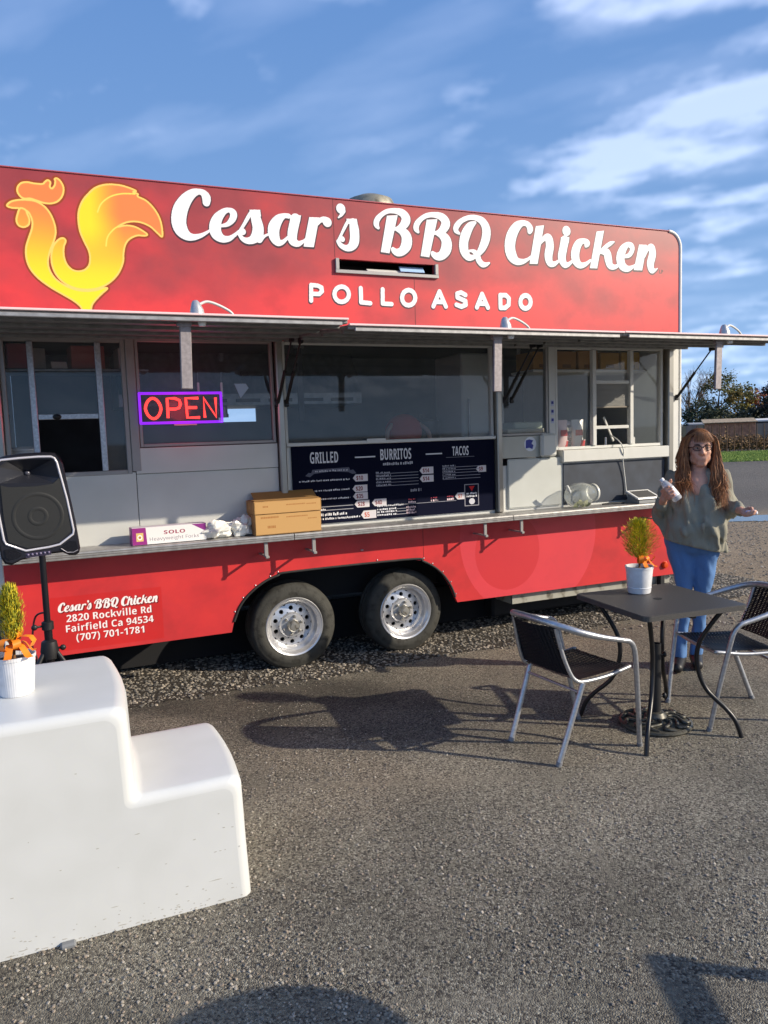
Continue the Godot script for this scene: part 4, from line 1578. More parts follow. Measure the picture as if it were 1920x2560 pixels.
	s.lathe([Vector2(0, 0), Vector2(0.15, 0.0), Vector2(0.16, 0.02), Vector2(0.16, 0.2), Vector2(0.15, 0.205), Vector2(0.05, 0.23), Vector2(0, 0.235)], 24)
	obj("pot", s, mat(rgb(34, 40, 46), 0.4, 0.4), t)
	s = Shape.new()
	s.lathe([Vector2(0.02, 0.235), Vector2(0.025, 0.26), Vector2(0, 0.265)], 12)
	obj("knob", s, M.black, t)
	t = inside("hanging_strip", "dark strip hanging behind the left part of the middle window", "strip", -0.42, 1.8, -0.6)
	s = Shape.new()
	s.box(Vector3(0, 0.3, 0), Vector3(0.05, 0.58, 0.02), 0.004)
	obj("strip", s, mat(rgb(22, 26, 36), 0.6), t)
	s = Shape.new()
	s.box(Vector3(0, 0.6, 0), Vector3(0.08, 0.03, 0.03), 0.004)
	obj("clip", s, M.steel, t)
	# behind the right windows: a ledge with jars, cups and snacks
	t = inside("serving_ledge", "pale ledge inside the right windows holding jars and cups", "ledge", 2.12, 1.49, -0.19)
	s = Shape.new()
	s.box(Vector3(0, 0, 0), Vector3(1.14, 0.024, 0.26), 0.004)
	obj("board", s, M.white_frame, t)
	s = Shape.new()
	s.box(Vector3(0, -0.06, -0.1), Vector3(1.1, 0.1, 0.02), 0.003)
	obj("apron", s, M.white_frame, t)
	t = inside("plastic_jar", "big clear snack jar with a red lid inside the right window", "jar", 1.8, 1.503, -0.2)
	s = Shape.new()
	s.lathe([Vector2(0.075, 0.0), Vector2(0.085, 0.02), Vector2(0.088, 0.18), Vector2(0.07, 0.22)], 22)
	obj("jar", s, glass(0.22, Color(0.85, 0.86, 0.84)), t)
	s = Shape.new()
	for k in 22:
		s.ball(Vector3(rng.randf_range(-0.05, 0.05), rng.randf_range(0.02, 0.13), rng.randf_range(-0.05, 0.05)), Vector3(0.018, 0.012, 0.016), 7, 5)
	obj("wrapped_snacks", s, mat(rgb(190, 120, 96), 0.5), t)
	s = Shape.new()
	s.lathe([Vector2(0.074, 0.215), Vector2(0.074, 0.245), Vector2(0.068, 0.25), Vector2(0, 0.25)], 22)
	obj("lid", s, mat(rgb(206, 196, 196), 0.4), t)
	for q in [[1.73, -0.13, "left red cup on the ledge inside the right window"], [1.9, -0.12, "red cup nearer the middle sash of the right window"]]:
		t = inside("red_cup", q[2], "cup", q[0], 1.503, q[1], 0.0, "red cups on the ledge")
		s = Shape.new()
		s.lathe([Vector2(0, 0.002), Vector2(0.03, 0.0), Vector2(0.042, 0.085), Vector2(0.039, 0.085), Vector2(0.028, 0.006), Vector2(0, 0.006)], 18)
		obj("cup", s, mat(rgb(196, 44, 44), 0.4), t)
		s = Shape.new()
		s.lathe([Vector2(0.0425, 0.082), Vector2(0.045, 0.085), Vector2(0.0425, 0.088)], 18)
		obj("rim", s, mat(rgb(226, 200, 198), 0.4), t)
	t = inside("green_bottle", "slim green bottle inside the right window beside the jar", "bottle", 1.93, 1.503, -0.22)
	s = Shape.new()
	s.lathe([Vector2(0, 0.0), Vector2(0.03, 0.002), Vector2(0.032, 0.14), Vector2(0.014, 0.2), Vector2(0.013, 0.25), Vector2(0, 0.251)], 16)
	obj("bottle", s, mat(rgb(90, 140, 76), 0.25), t)
	s = Shape.new()
	s.lathe([Vector2(0.0155, 0.235), Vector2(0.0155, 0.262), Vector2(0, 0.263)], 14)
	obj("cap", s, mat(rgb(216, 216, 206), 0.4), t)
	t = inside("white_carton", "small white carton inside the rightmost pane", "carton", 2.46, 1.503, -0.13)
	s = Shape.new()
	s.box(Vector3(0, 0.045, 0), Vector3(0.05, 0.09, 0.05), 0.004)
	obj("carton", s, mat(rgb(228, 226, 220), 0.6), t)
	s = Shape.new()
	s.box(Vector3(0, 0.093, 0), Vector3(0.04, 0.008, 0.04), 0.002)
	obj("lid", s, mat(rgb(190, 196, 206), 0.5), t)
	t = inside("menu_holder", "white card leaning on its stand in the open sash of the right window", "card holder", 2.2, 1.503, -0.16, 0.3)
	s = Shape.new()
	s.box(Vector3(0.05, 0.17, 0.0), Vector3(0.022, 0.26, 0.012), 0.003, Basis(Vector3.BACK, 0.62))
	obj("card", s, M.white_paint, t)
	s = Shape.new()
	s.lathe([Vector2(0.05, 0.0), Vector2(0.048, 0.012), Vector2(0.012, 0.02), Vector2(0.01, 0.1), Vector2(0, 0.101)], 16)
	obj("stand", s, M.aluminium, t)
	# more of the kitchen that shows through the glass
	t = inside("vent_pipe", "upright steel vent pipe behind the window with the lit sign", "pipe", -0.78, 1.9, -1.85)
	s = Shape.new()
	s.tube([Vector3(0, 0, 0), Vector3(0, 0.58, 0)], 0.042, 16)
	obj("pipe", s, M.steel, t)
	s = Shape.new()
	s.lathe([Vector2(0.05, 0.0), Vector2(0.05, 0.03), Vector2(0.042, 0.034)], 16)
	obj("collar", s, M.steel, t)
	for q in [[-1.29, "left of the two white handled spatulas hanging above the lit sign"], [-1.13, "right of the two white handled spatulas hanging above the lit sign"]]:
		t = inside("spatula", q[1], "spatula", q[0], 1.99, -0.16, 0.0, "hanging spatulas")
		s = Shape.new()
		s.box(Vector3(0, 0.05, 0), Vector3(0.016, 0.1, 0.01), 0.003)
		obj("handle", s, mat(rgb(232, 232, 226), 0.5), t)
		s = Shape.new()
		s.tube([Vector3(0, 0.1, 0), Vector3(0, 0.17, 0)], 0.003, 6)
		obj("hook", s, M.steel, t)
	t = inside("paper_cone", "pale blue paper triangle hanging right of the spatulas", "paper", -0.99, 1.98, -0.16)
	s = Shape.new()
	s.prism(PackedVector2Array([Vector2(-0.05, 0.1), Vector2(-0.01, 0.0), Vector2(0.05, 0.07), Vector2(0.03, 0.1)]), -0.004, 0.004)
	obj("paper", s, mat(rgb(196, 222, 236), 0.7), t)
	s = Shape.new()
	s.tube([Vector3(0, 0.1, 0), Vector3(0, 0.2, 0)], 0.002, 5)
	obj("string", s, M.black, t)
	t = inside("white_tub", "round white tub behind the leftmost pane beside the loudspeaker", "tub", -2.4, 1.5, -0.2)
	s = Shape.new()
	s.lathe([Vector2(0, 0), Vector2(0.07, 0.0), Vector2(0.082, 0.16), Vector2(0.087, 0.165), Vector2(0.087, 0.175), Vector2(0.03, 0.19), Vector2(0, 0.19)], 22)
	obj("tub", s, mat(rgb(220, 220, 216), 0.4), t)
	s = Shape.new()
	s.box(Vector3(-0.09, 0.2, 0.0), Vector3(0.03, 0.4, 0.03), 0.006)
	obj("handle_strip", s, mat(rgb(30, 38, 48), 0.5), t)
	t = inside("tall_fridge", "tall pale steel fridge behind the right end of the middle window", "fridge", 1.3, 0.48, -0.95)
	s = Shape.new()
	s.box(Vector3(0, 0.95, 0), Vector3(0.44, 1.9, 0.5), 0.015)
	obj("cabinet", s, grain(rgb(188, 194, 192), "plain", 1.0, 0.5), t)
	s = Shape.new()
	s.tube([Vector3(-0.16, 0.9, 0.27), Vector3(-0.16, 1.5, 0.27)], 0.01, 8)
	obj("handle", s, M.steel, t)
	t = inside("prep_table", "pale prep table with trays behind the pane left of the right window", "table", 1.75, 0.48, -0.62)
	s = Shape.new()
	s.box(Vector3(0, 1.2, 0), Vector3(0.7, 0.04, 0.3), 0.006)
	obj("top", s, mat(rgb(206, 204, 188), 0.5), t)
	s = Shape.new()
	s.box(Vector3(-0.1, 1.25, 0), Vector3(0.3, 0.06, 0.2), 0.01)
	obj("tray", s, mat(rgb(176, 190, 172), 0.5), t)
	s = Shape.new()
	s.box(Vector3(0, 0.59, -0.05), Vector3(0.6, 1.18, 0.2), 0.006)
	obj("cabinet", s, M.steel, t)
	for q in [[1.7, 0.05, rgb(214, 188, 186), "pink and white snack bag standing behind the left pane of the right window"], [1.86, -0.1, rgb(206, 206, 200), "white snack bag beside the pink one behind the right window's left pane"]]:
		t = inside("snack_bag", q[3], "snack bag", q[0], 1.503, -0.11, q[1], "snack bags on the ledge")
		var rows := []
		for i in 9:
			var f := i / 8.0
			var row := []
			for k in 13:
				var g := TAU * k / 12
				row.append(Vector3(cos(g) * 0.062 * (1.0 - 0.12 * sin(PI * f)), f * 0.26, -sin(g) * (0.004 + 0.03 * sin(PI * f))))
			rows.append(row)
		s = Shape.new()
		s.soft()
		for i in 8:
			for k in 12:
				s.quad(rows[i][k], rows[i][k + 1], rows[i + 1][k + 1], rows[i + 1][k])
		obj("bag", s, mat(q[2], 0.3), t)
		s = Shape.new()
		s.box(Vector3(0, 0.15, 0.033), Vector3(0.07, 0.05, 0.003), 0.001)
		obj("patch", s, mat(rgb(172, 62, 66), 0.4), t)
	# the lit OPEN sign hangs in the window
	var sign_at := along(-1.44, 1.805, 0.025)
	t = thing("open_sign", "glowing red OPEN sign with a violet border hanging at the left window", "neon sign", sign_at, YAW)
	var red := glow(rgb(255, 74, 70), 1.0)
	var violet := glow(rgb(140, 40, 235), 0.85)
	s = Shape.new()
	s.box(Vector3(0, 0.105, -0.008), Vector3(0.52, 0.19, 0.004), 0.001)
	var back := mat(Color(0.22, 0.02, 0.04, 0.45), 0.15)
	back.transparency = BaseMaterial3D.TRANSPARENCY_ALPHA
	obj("backing", s, back, t)
	for q in [[0.268, 0.005], [0.259, 0.014]]:
		s = Shape.new()
		var x: float = q[0]
		var y0: float = q[1]
		var y1: float = 0.211 - q[1]
		s.tube([Vector3(-x, y0, 0), Vector3(x, y0, 0)], 0.0042, 7)
		s.tube([Vector3(-x, y1, 0), Vector3(x, y1, 0)], 0.0042, 7)
		s.tube([Vector3(-x, y0, 0), Vector3(-x, y1, 0)], 0.0042, 7)
		s.tube([Vector3(x, y0, 0), Vector3(x, y1, 0)], 0.0042, 7)
		obj("neon_border", s, violet, t)
	var o_shape := []
	for k in 25:
		var f := TAU * k / 24
		o_shape.append(Vector3(-0.181 + 0.049 * cos(f) * (1.0 - 0.12 * absf(sin(f))), 0.104 + 0.066 * sin(f), 0.002))
	var tubes := {"O": [o_shape],
		"P": [[Vector3(-0.09, 0.04, 0.002), Vector3(-0.09, 0.168, 0.002), Vector3(-0.04, 0.168, 0.002), Vector3(-0.012, 0.155, 0.002), Vector3(-0.006, 0.13, 0.002), Vector3(-0.016, 0.106, 0.002), Vector3(-0.042, 0.098, 0.002), Vector3(-0.086, 0.098, 0.002)]],
		"E": [[Vector3(0.112, 0.168, 0.002), Vector3(0.03, 0.168, 0.002), Vector3(0.034, 0.04, 0.002), Vector3(0.116, 0.04, 0.002)], [Vector3(0.034, 0.106, 0.002), Vector3(0.1, 0.106, 0.002)]],
		"N": [[Vector3(0.15, 0.038, 0.002), Vector3(0.146, 0.17, 0.002), Vector3(0.226, 0.04, 0.002), Vector3(0.226, 0.17, 0.002)]]}
	for ch in tubes:
		s = Shape.new()
		for line in tubes[ch]:
			s.tube(line, 0.0098, 8)
		obj("neon_letter", s, red, t)
	s = Shape.new()
	s.box(Vector3(0.02, -0.006, 0), Vector3(0.15, 0.01, 0.01), 0.002)
	obj("power_box", s, mat(rgb(200, 186, 206), 0.4), t)
	var lamp := OmniLight3D.new()
	lamp.name = "sign_light"
	lamp.light_color = Color(1.0, 0.2, 0.25)
	lamp.light_energy = 0.03
	lamp.light_size = 0.12
	lamp.omni_range = 6.0
	lamp.omni_attenuation = 2.0
	lamp.shadow_enabled = true
	t.add_child(lamp)
	lamp.position = Vector3(0, 0.105, 0.06)


# ---------------------------------------------------------------- far across the lot
func leaf_card(s: Shape, p: Vector3, size: float, r: RandomNumberGenerator):
	var a := Vector3(r.randf_range(-1, 1), r.randf_range(-0.6, 0.6), r.randf_range(-1, 1)).normalized()
	var b := a.cross(Vector3(r.randf_range(-1, 1), r.randf_range(-1, 1), r.randf_range(-1, 1))).normalized()
	a *= size
	b *= size * 0.6
	s.quad(p - a, p - b, p + a, p + b)


func tree(called: String, label: String, at: Vector3, height: float, wide: float, tones: Array, leaves: int, r: RandomNumberGenerator, kind := "round"):
	var t := thing(called, label, "tree", at, 0.0, "trees beyond the lot")
	var trunk := Shape.new()
	var top := height * 0.75
	trunk.tube(curve([Vector3.ZERO, Vector3(0.1, top * 0.3, 0.05), Vector3(-0.08, top * 0.7, -0.05), Vector3(0.05, top, 0)], 4), [0.22, 0.21, 0.2, 0.19, 0.17, 0.16, 0.15, 0.13, 0.11, 0.09, 0.07, 0.05, 0.03], 7)
	var tips := []
	for k in 16:
		var y := height * r.randf_range(0.2, 0.62)
		var f := r.randf() * TAU
		var reach := wide * r.randf_range(0.25, 0.46)
		var tip := Vector3(cos(f) * reach, y + height * r.randf_range(0.08, 0.3), sin(f) * reach)
		tips.append(tip)
		trunk.tube([Vector3(0, y * 0.8, 0), Vector3(cos(f) * reach * 0.5, y + 0.1, sin(f) * reach * 0.5), tip], [0.09, 0.06, 0.02], 5)
		if kind == "bare":
			for j in 9:
				var g := tip + Vector3(r.randf_range(-1, 1) * wide * 0.22, r.randf_range(0.1, 0.3) * height, r.randf_range(-1, 1) * wide * 0.22)
				var m := tip.lerp(g, 0.5) + Vector3(r.randf_range(-0.15, 0.15), 0, r.randf_range(-0.15, 0.15))
				trunk.tube([tip.lerp(Vector3(0, y, 0), r.randf() * 0.6), m, g], [0.035, 0.02, 0.01], 4)
				for i in 4:
					var e := m.lerp(g, r.randf())
					trunk.tube([e, e + Vector3(r.randf_range(-0.4, 0.4), r.randf_range(0.1, 0.6), r.randf_range(-0.4, 0.4))], [0.014, 0.007], 3)
	obj("trunk", trunk, mat(rgb(96, 84, 74), 0.9), t)
	if kind == "bare":
		return
	for c in tones.size():
		var crown := Shape.new()
		crown.flat()
		# clumps of leaves gathered round points of the crown
		for k in 22:
			var f := r.randf() * TAU
			var y := r.randf()
			var spread := sqrt(maxf(0.0, 1.0 - pow(absf(y - 0.4) / 0.62, 2.0)))
			if kind == "cone":
				spread = 1.0 - y * 0.92
			var mid := Vector3(cos(f) * wide * 0.5 * spread * r.randf_range(0.3, 1.0), height * (0.12 + 0.86 * y), sin(f) * wide * 0.5 * spread * r.randf_range(0.3, 1.0))
			var rad := wide * r.randf_range(0.1, 0.2)
			for j in leaves / (22 * tones.size()):
				var d := Vector3(r.randfn(), r.randfn() * 0.7, r.randfn())
				leaf_card(crown, mid + d * rad * 0.5, r.randf_range(0.09, 0.2), r)
		var m := mat(tones[c], 0.8)
		m.backlight_enabled = true
		m.backlight = tones[c].darkened(0.5)
		obj("crown", crown, m, t)


func make_background():
	var r := RandomNumberGenerator.new()
	r.seed = 99
	var at := func(px: float, z: float) -> Vector3:
		return Vector3((px - 960.0) / 1892.0 * z, 0, -z)
	tree("bare_tree", "bare grey tree next to the trailer's right edge", at.call(1724.0, 96.0), 8.2, 5.6, [], 0, r, "bare")
	tree("evergreen_shrub", "low dark evergreen below the bare tree", at.call(1744.0, 86.0), 4.3, 3.8, [rgb(46, 62, 38), rgb(34, 48, 34)], 3000, r)
	tree("broadleaf_tree", "broad olive green tree, tallest one right of the trailer", at.call(1797.0, 90.0), 7.7, 5.6, [rgb(92, 92, 44), rgb(62, 72, 38), rgb(124, 104, 52)], 3900, r)
	tree("broadleaf_tree", "yellowish tree just right of the tallest olive tree", at.call(1853.0, 92.0), 6.5, 4.0, [rgb(158, 138, 56), rgb(104, 100, 46), rgb(78, 84, 42)], 2300, r)
	tree("autumn_tree", "small tree with rusty red autumn leaves", at.call(1896.0, 92.0), 5.9, 3.4, [rgb(176, 104, 72), rgb(132, 78, 60)], 1900, r)
	tree("conifer", "dark conifer at the right edge of the view", at.call(1932.0, 84.0), 6.6, 4.4, [rgb(38, 46, 40), rgb(30, 36, 34)], 3400, r, "cone")
	tree("evergreen_shrub", "dark shrub in front of the rusty red tree", at.call(1893.0, 85.0), 3.3, 4.6, [rgb(40, 44, 34), rgb(52, 56, 38)], 2600, r)
	tree("evergreen_shrub", "dark shrub under the yellowish tree", at.call(1850.0, 84.0), 3.0, 4.4, [rgb(44, 50, 36), rgb(58, 62, 40)], 2400, r)
	tree("evergreen_shrub", "dark shrub under the tallest olive tree", at.call(1795.0, 83.0), 3.2, 4.6, [rgb(46, 54, 36), rgb(60, 64, 40)], 2600, r)
	# a plank shed with a pale roof, a long fence and a white roof behind
	var p: Vector3 = at.call(1820.0, 58.0)
	var t := thing("plank_shed", "low rusty brown plank shed with a pale roof beyond the vines", "shed", p, -0.35)
	var wood := grain(rgb(196, 142, 110), "soft", 1.2, 0.85)
	for k in 12:
		var s := Shape.new()
		s.box(Vector3(-1.6 + k * 0.29, 0.88, 1.2), Vector3(0.278, 1.76 + 0.02 * (k % 3), 0.04), 0.006)
		obj("plank", s, wood, t)
	var sh := Shape.new()
	sh.box(Vector3(0, 0.85, 0), Vector3(3.4, 1.68, 2.3), 0.02)
	obj("wall", sh, mat(rgb(96, 74, 60), 0.9), t)
	sh = Shape.new()
	sh.box(Vector3(0, 1.95, 0.05), Vector3(3.75, 0.06, 2.8), 0.02, Basis(Vector3.RIGHT, 0.1))
	obj("roof", sh, grain(rgb(176, 156, 128), "dirt", 1.5, 0.8), t)
	t = thing("long_fence", "long tan board fence behind the vines", "fence", at.call(1800.0, 66.0), -0.42)
	for k in 46:
		var s := Shape.new()
		s.box(Vector3(-11.0 + k * 0.5, 0.84, 0), Vector3(0.485, 1.62 + 0.03 * (k % 4), 0.03), 0.004)
		obj("board", s, mat(rgb(148 - (k * 7) % 16, 132 - (k * 7) % 16, 112 - (k * 5) % 14), 0.9), t)
	sh = Shape.new()
	for k in 10:
		sh.box(Vector3(-11.0 + k * 2.5, 0.8, -0.08), Vector3(0.1, 1.6, 0.1), 0.01)
	obj("posts", sh, mat(rgb(110, 94, 78), 0.9), t)
	t = thing("white_shed", "long low white roofed building at the right edge behind the fence", "building", at.call(1925.0, 78.0), -0.3)
	sh = Shape.new()
	sh.box(Vector3(0, 0.95, 0), Vector3(7.0, 1.9, 3.0), 0.02)
	obj("wall", sh, mat(rgb(70, 70, 74), 0.8), t)
	sh = Shape.new()
	sh.box(Vector3(0, 2.0, 0.1), Vector3(7.4, 0.16, 3.4), 0.02, Basis(Vector3.RIGHT, 0.05))
	obj("roof", sh, mat(rgb(222, 220, 216), 0.6), t)
	t = thing("pump_house", "small white roofed hut below the bare tree", "hut", at.call(1738.0, 76.0), -0.3)
	sh = Shape.new()
	sh.box(Vector3(0, 0.85, 0), Vector3(1.2, 1.7, 2.0), 0.02)
	obj("wall", sh, mat(rgb(118, 112, 106), 0.8), t)
	sh = Shape.new()
	sh.box(Vector3(0, 1.82, 0.1), Vector3(1.4, 0.12, 2.4), 0.02, Basis(Vector3.RIGHT, 0.06))
	obj("roof", sh, mat(rgb(150, 150, 150), 0.7), t)
	# vines tied to stakes: leaves and stems no one could count
	var vines := Shape.new()
	vines.flat()
	for k in 9000:
		var x := r.randf_range(0.3, 0.62)
		var row := r.randi() % 3
		var z := 46.5 + row * 2.2 + r.randf_range(-0.35, 0.35)
		leaf_card(vines, Vector3(x * z, 0.12 + absf(r.randfn() * 0.28) + (0.2 if r.randf() < 0.5 else 0.0), -z), r.randf_range(0.05, 0.13), r)
	for k in 160:
		var x := 0.3 + k * 0.002
		var z := 46.5 + (k % 3) * 2.2
		vines.tube([Vector3(x * z, 0, -z), Vector3(x * z + r.randf_range(-0.1, 0.1), 0.4, -z), Vector3(x * z + r.randf_range(-0.3, 0.3), 0.95, -z)], [0.04, 0.03, 0.015], 4)
	var v := obj("vine_rows", vines, grain(rgb(126, 100, 70), "dirt", 0.7, 0.9))
	v.set_meta("kind", "stuff")
	v.set_meta("label", "rows of low brown vines behind the grass")
	v.set_meta("category", "vines")
	var stake := Shape.new()
	stake.tube([Vector3(0, 0, 0), Vector3(0.02, 1.0, 0.01), Vector3(0, 1.65, 0)], [0.032, 0.03, 0.026], 6)
	var stake_mesh := stake.mesh()
	var stake_mat := mat(rgb(88, 66, 50), 0.9)
	for k in 11:
		var o := put_mesh("vine_stake", stake_mesh, stake_mat)
		o.position = at.call(1742.0 + k * 18.5, 45.6)
		tag(o, ["leftmost wooden stake in the vines behind the person", "second wooden stake from the left in the vines", "third wooden stake from the left in the vines", "fourth wooden stake from the left in the vines", "fifth wooden stake from the left in the vines", "sixth wooden stake from the left in the vines", "seventh wooden stake from the left in the vines", "eighth wooden stake from the left in the vines", "ninth wooden stake from the left in the vines", "tenth wooden stake from the left in the vines", "rightmost wooden stake in the vines at the edge of view"][k], "stake", "stakes in the vine row")


# ---------------------------------------------------------------- the white moulded steps at the front left
func make_block():
	# origin at the lower right front corner; x runs back along the front to the left as negative numbers
	var t := thing("step_block", "big white moulded plastic step block in the left foreground", "step block", Vector3(-0.55, 0.0, -2.668), 0.398)
	var white := grain(rgb(208, 210, 209), "plain", 0.9, 0.36)
	var outline := [[0.012, 0.0], [0.0, 0.2], [-0.004, 0.42]]
	var round := func(list: Array, c: Vector2, r: float, from: float, to: float):
		for k in 7:
			var f := lerpf(from, to, k / 6.0)
			list.append([c.x + cos(f) * r, c.y + sin(f) * r])
	outline = [[0.012, 0.0], [0.004, 0.2]]
	round.call(outline, Vector2(-0.042, 0.425), 0.04, 0.0, PI / 2)
	outline.append([-0.2, 0.463])
	round.call(outline, Vector2(-0.345, 0.492), 0.03, -PI / 2, -PI)
	round.call(outline, Vector2(-0.428, 0.745), 0.045, 0.06, PI / 2)
	outline.append([-0.8, 0.79])
	round.call(outline, Vector2(-1.1, 0.745), 0.045, PI / 2, PI)
	outline.append_array([[-1.155, 0.3], [-1.17, 0.0]])
	# sections from front to back, the front edge rolled over
	var rows := []
	var depths := [[0.0, -0.012], [0.0, 0.0]]
	var sections := []
	for k in 7:
		var f := PI / 2 * k / 6
		sections.append([-0.036 * (1.0 - sin(f)) , 0.036 * (1.0 - cos(f))])
	for z in [0.1, 0.2, 0.3, 0.4, 0.5, 0.58]:
		sections.append([0.0, z])
	for k in 4:
		var f := PI / 2 * (k + 1) / 4
		sections.append([-0.03 * (1.0 - cos(f)), 0.59 + 0.03 * sin(f)])
	for sec in sections:
		var row := []
		for q in outline:
			# shrink the outline inwards at the rolled ends
			var low := smoothstep(0.02, 0.2, q[1])
			var x: float = q[0]
			var y: float = q[1]
			var inward: float = -sec[0]
			if y > 0.02:
				y -= inward * (0.4 if y < 0.4 else 1.0) * low
			x += (-inward if x > -0.6 else inward)
			# the tall part is deeper than the low step
			var z: float = sec[1]
			if z > 0.3 and q[0] < -0.36:
				z += (z - 0.3) * 0.42
			x += 0.02 * sin(z * 4.6) * (1.0 if x > -0.6 else 0.0)
			row.append(Vector3(x, y, -z))
		rows.append(row)
	var s := Shape.new()
	s.soft()
	for i in rows.size() - 1:
		for k in rows[i].size() - 1:
			s.quad(rows[i][k], rows[i + 1][k], rows[i + 1][k + 1], rows[i][k + 1])
	# the front and back faces share the rolled edge's smoothing
	for face in [0, rows.size() - 1]:
		var poly := PackedVector2Array()
		for v in rows[face]:
			poly.append(Vector2(v.x, v.y))
		var ids := Geometry2D.triangulate_polygon(poly)
		var z_of: Array = rows[face]
		s.soft()
		for i in range(0, ids.size(), 3):
			var a: Vector3 = z_of[ids[i]]
			var b: Vector3 = z_of[ids[i + 1]]
			var c: Vector3 = z_of[ids[i + 2]]
			var up := (b - a).cross(c - a).z > 0
			if up == (face == 0):
				s.tri(a, b, c)
			else:
				s.tri(a, c, b)
	obj("shell", s, white, t)
	# scuffs and a chipped foot
	var scuff := mat(rgb(172, 170, 162), 0.8)
	var r := RandomNumberGenerator.new()
	r.seed = 6
	s = Shape.new()
	for k in 130:
		var c := Vector3(r.randf_range(-1.1, -0.02), (0.008 + pow(r.randf(), 2.5) * 0.09) if k < 105 else r.randf_range(0.1, 0.6), 0.0006)
		if c.y > 0.4 and c.x > -0.42:
			c.y = 0.2
		var o := PackedVector2Array()
		var wide := r.randf_range(0.0015, 0.007) if k % 9 else r.randf_range(0.01, 0.028)
		for j in 6:
			var f := TAU * j / 6
			o.append(Vector2(c.x + cos(f) * wide * r.randf_range(0.5, 1.2), c.y + sin(f) * 0.0022 * r.randf_range(0.4, 1.2)))
		s.prism(o, -0.002, 0.0007)
	obj("scuff_marks", s, scuff, t).set_meta("kind", "stuff")
	s = Shape.new()
	s.box(Vector3(-0.62, 0.004, 0.012), Vector3(0.05, 0.02, 0.03), 0.006)
	obj("foot", s, mat(rgb(120, 122, 124), 0.8), t)
	# plant with an orange ribbon on top of it
	potted_plant("small golden conifer in a ribbed white pot standing on the white step block", Vector3(-1.364, 0.791, -2.705), 0.072, 0.145, 0.225, 0.052, true)
	potted_plant("small golden conifer in a white pot standing on the black table", Vector3(1.455, 0.734, -4.31), 0.078, 0.155, 0.24, 0.118, false)


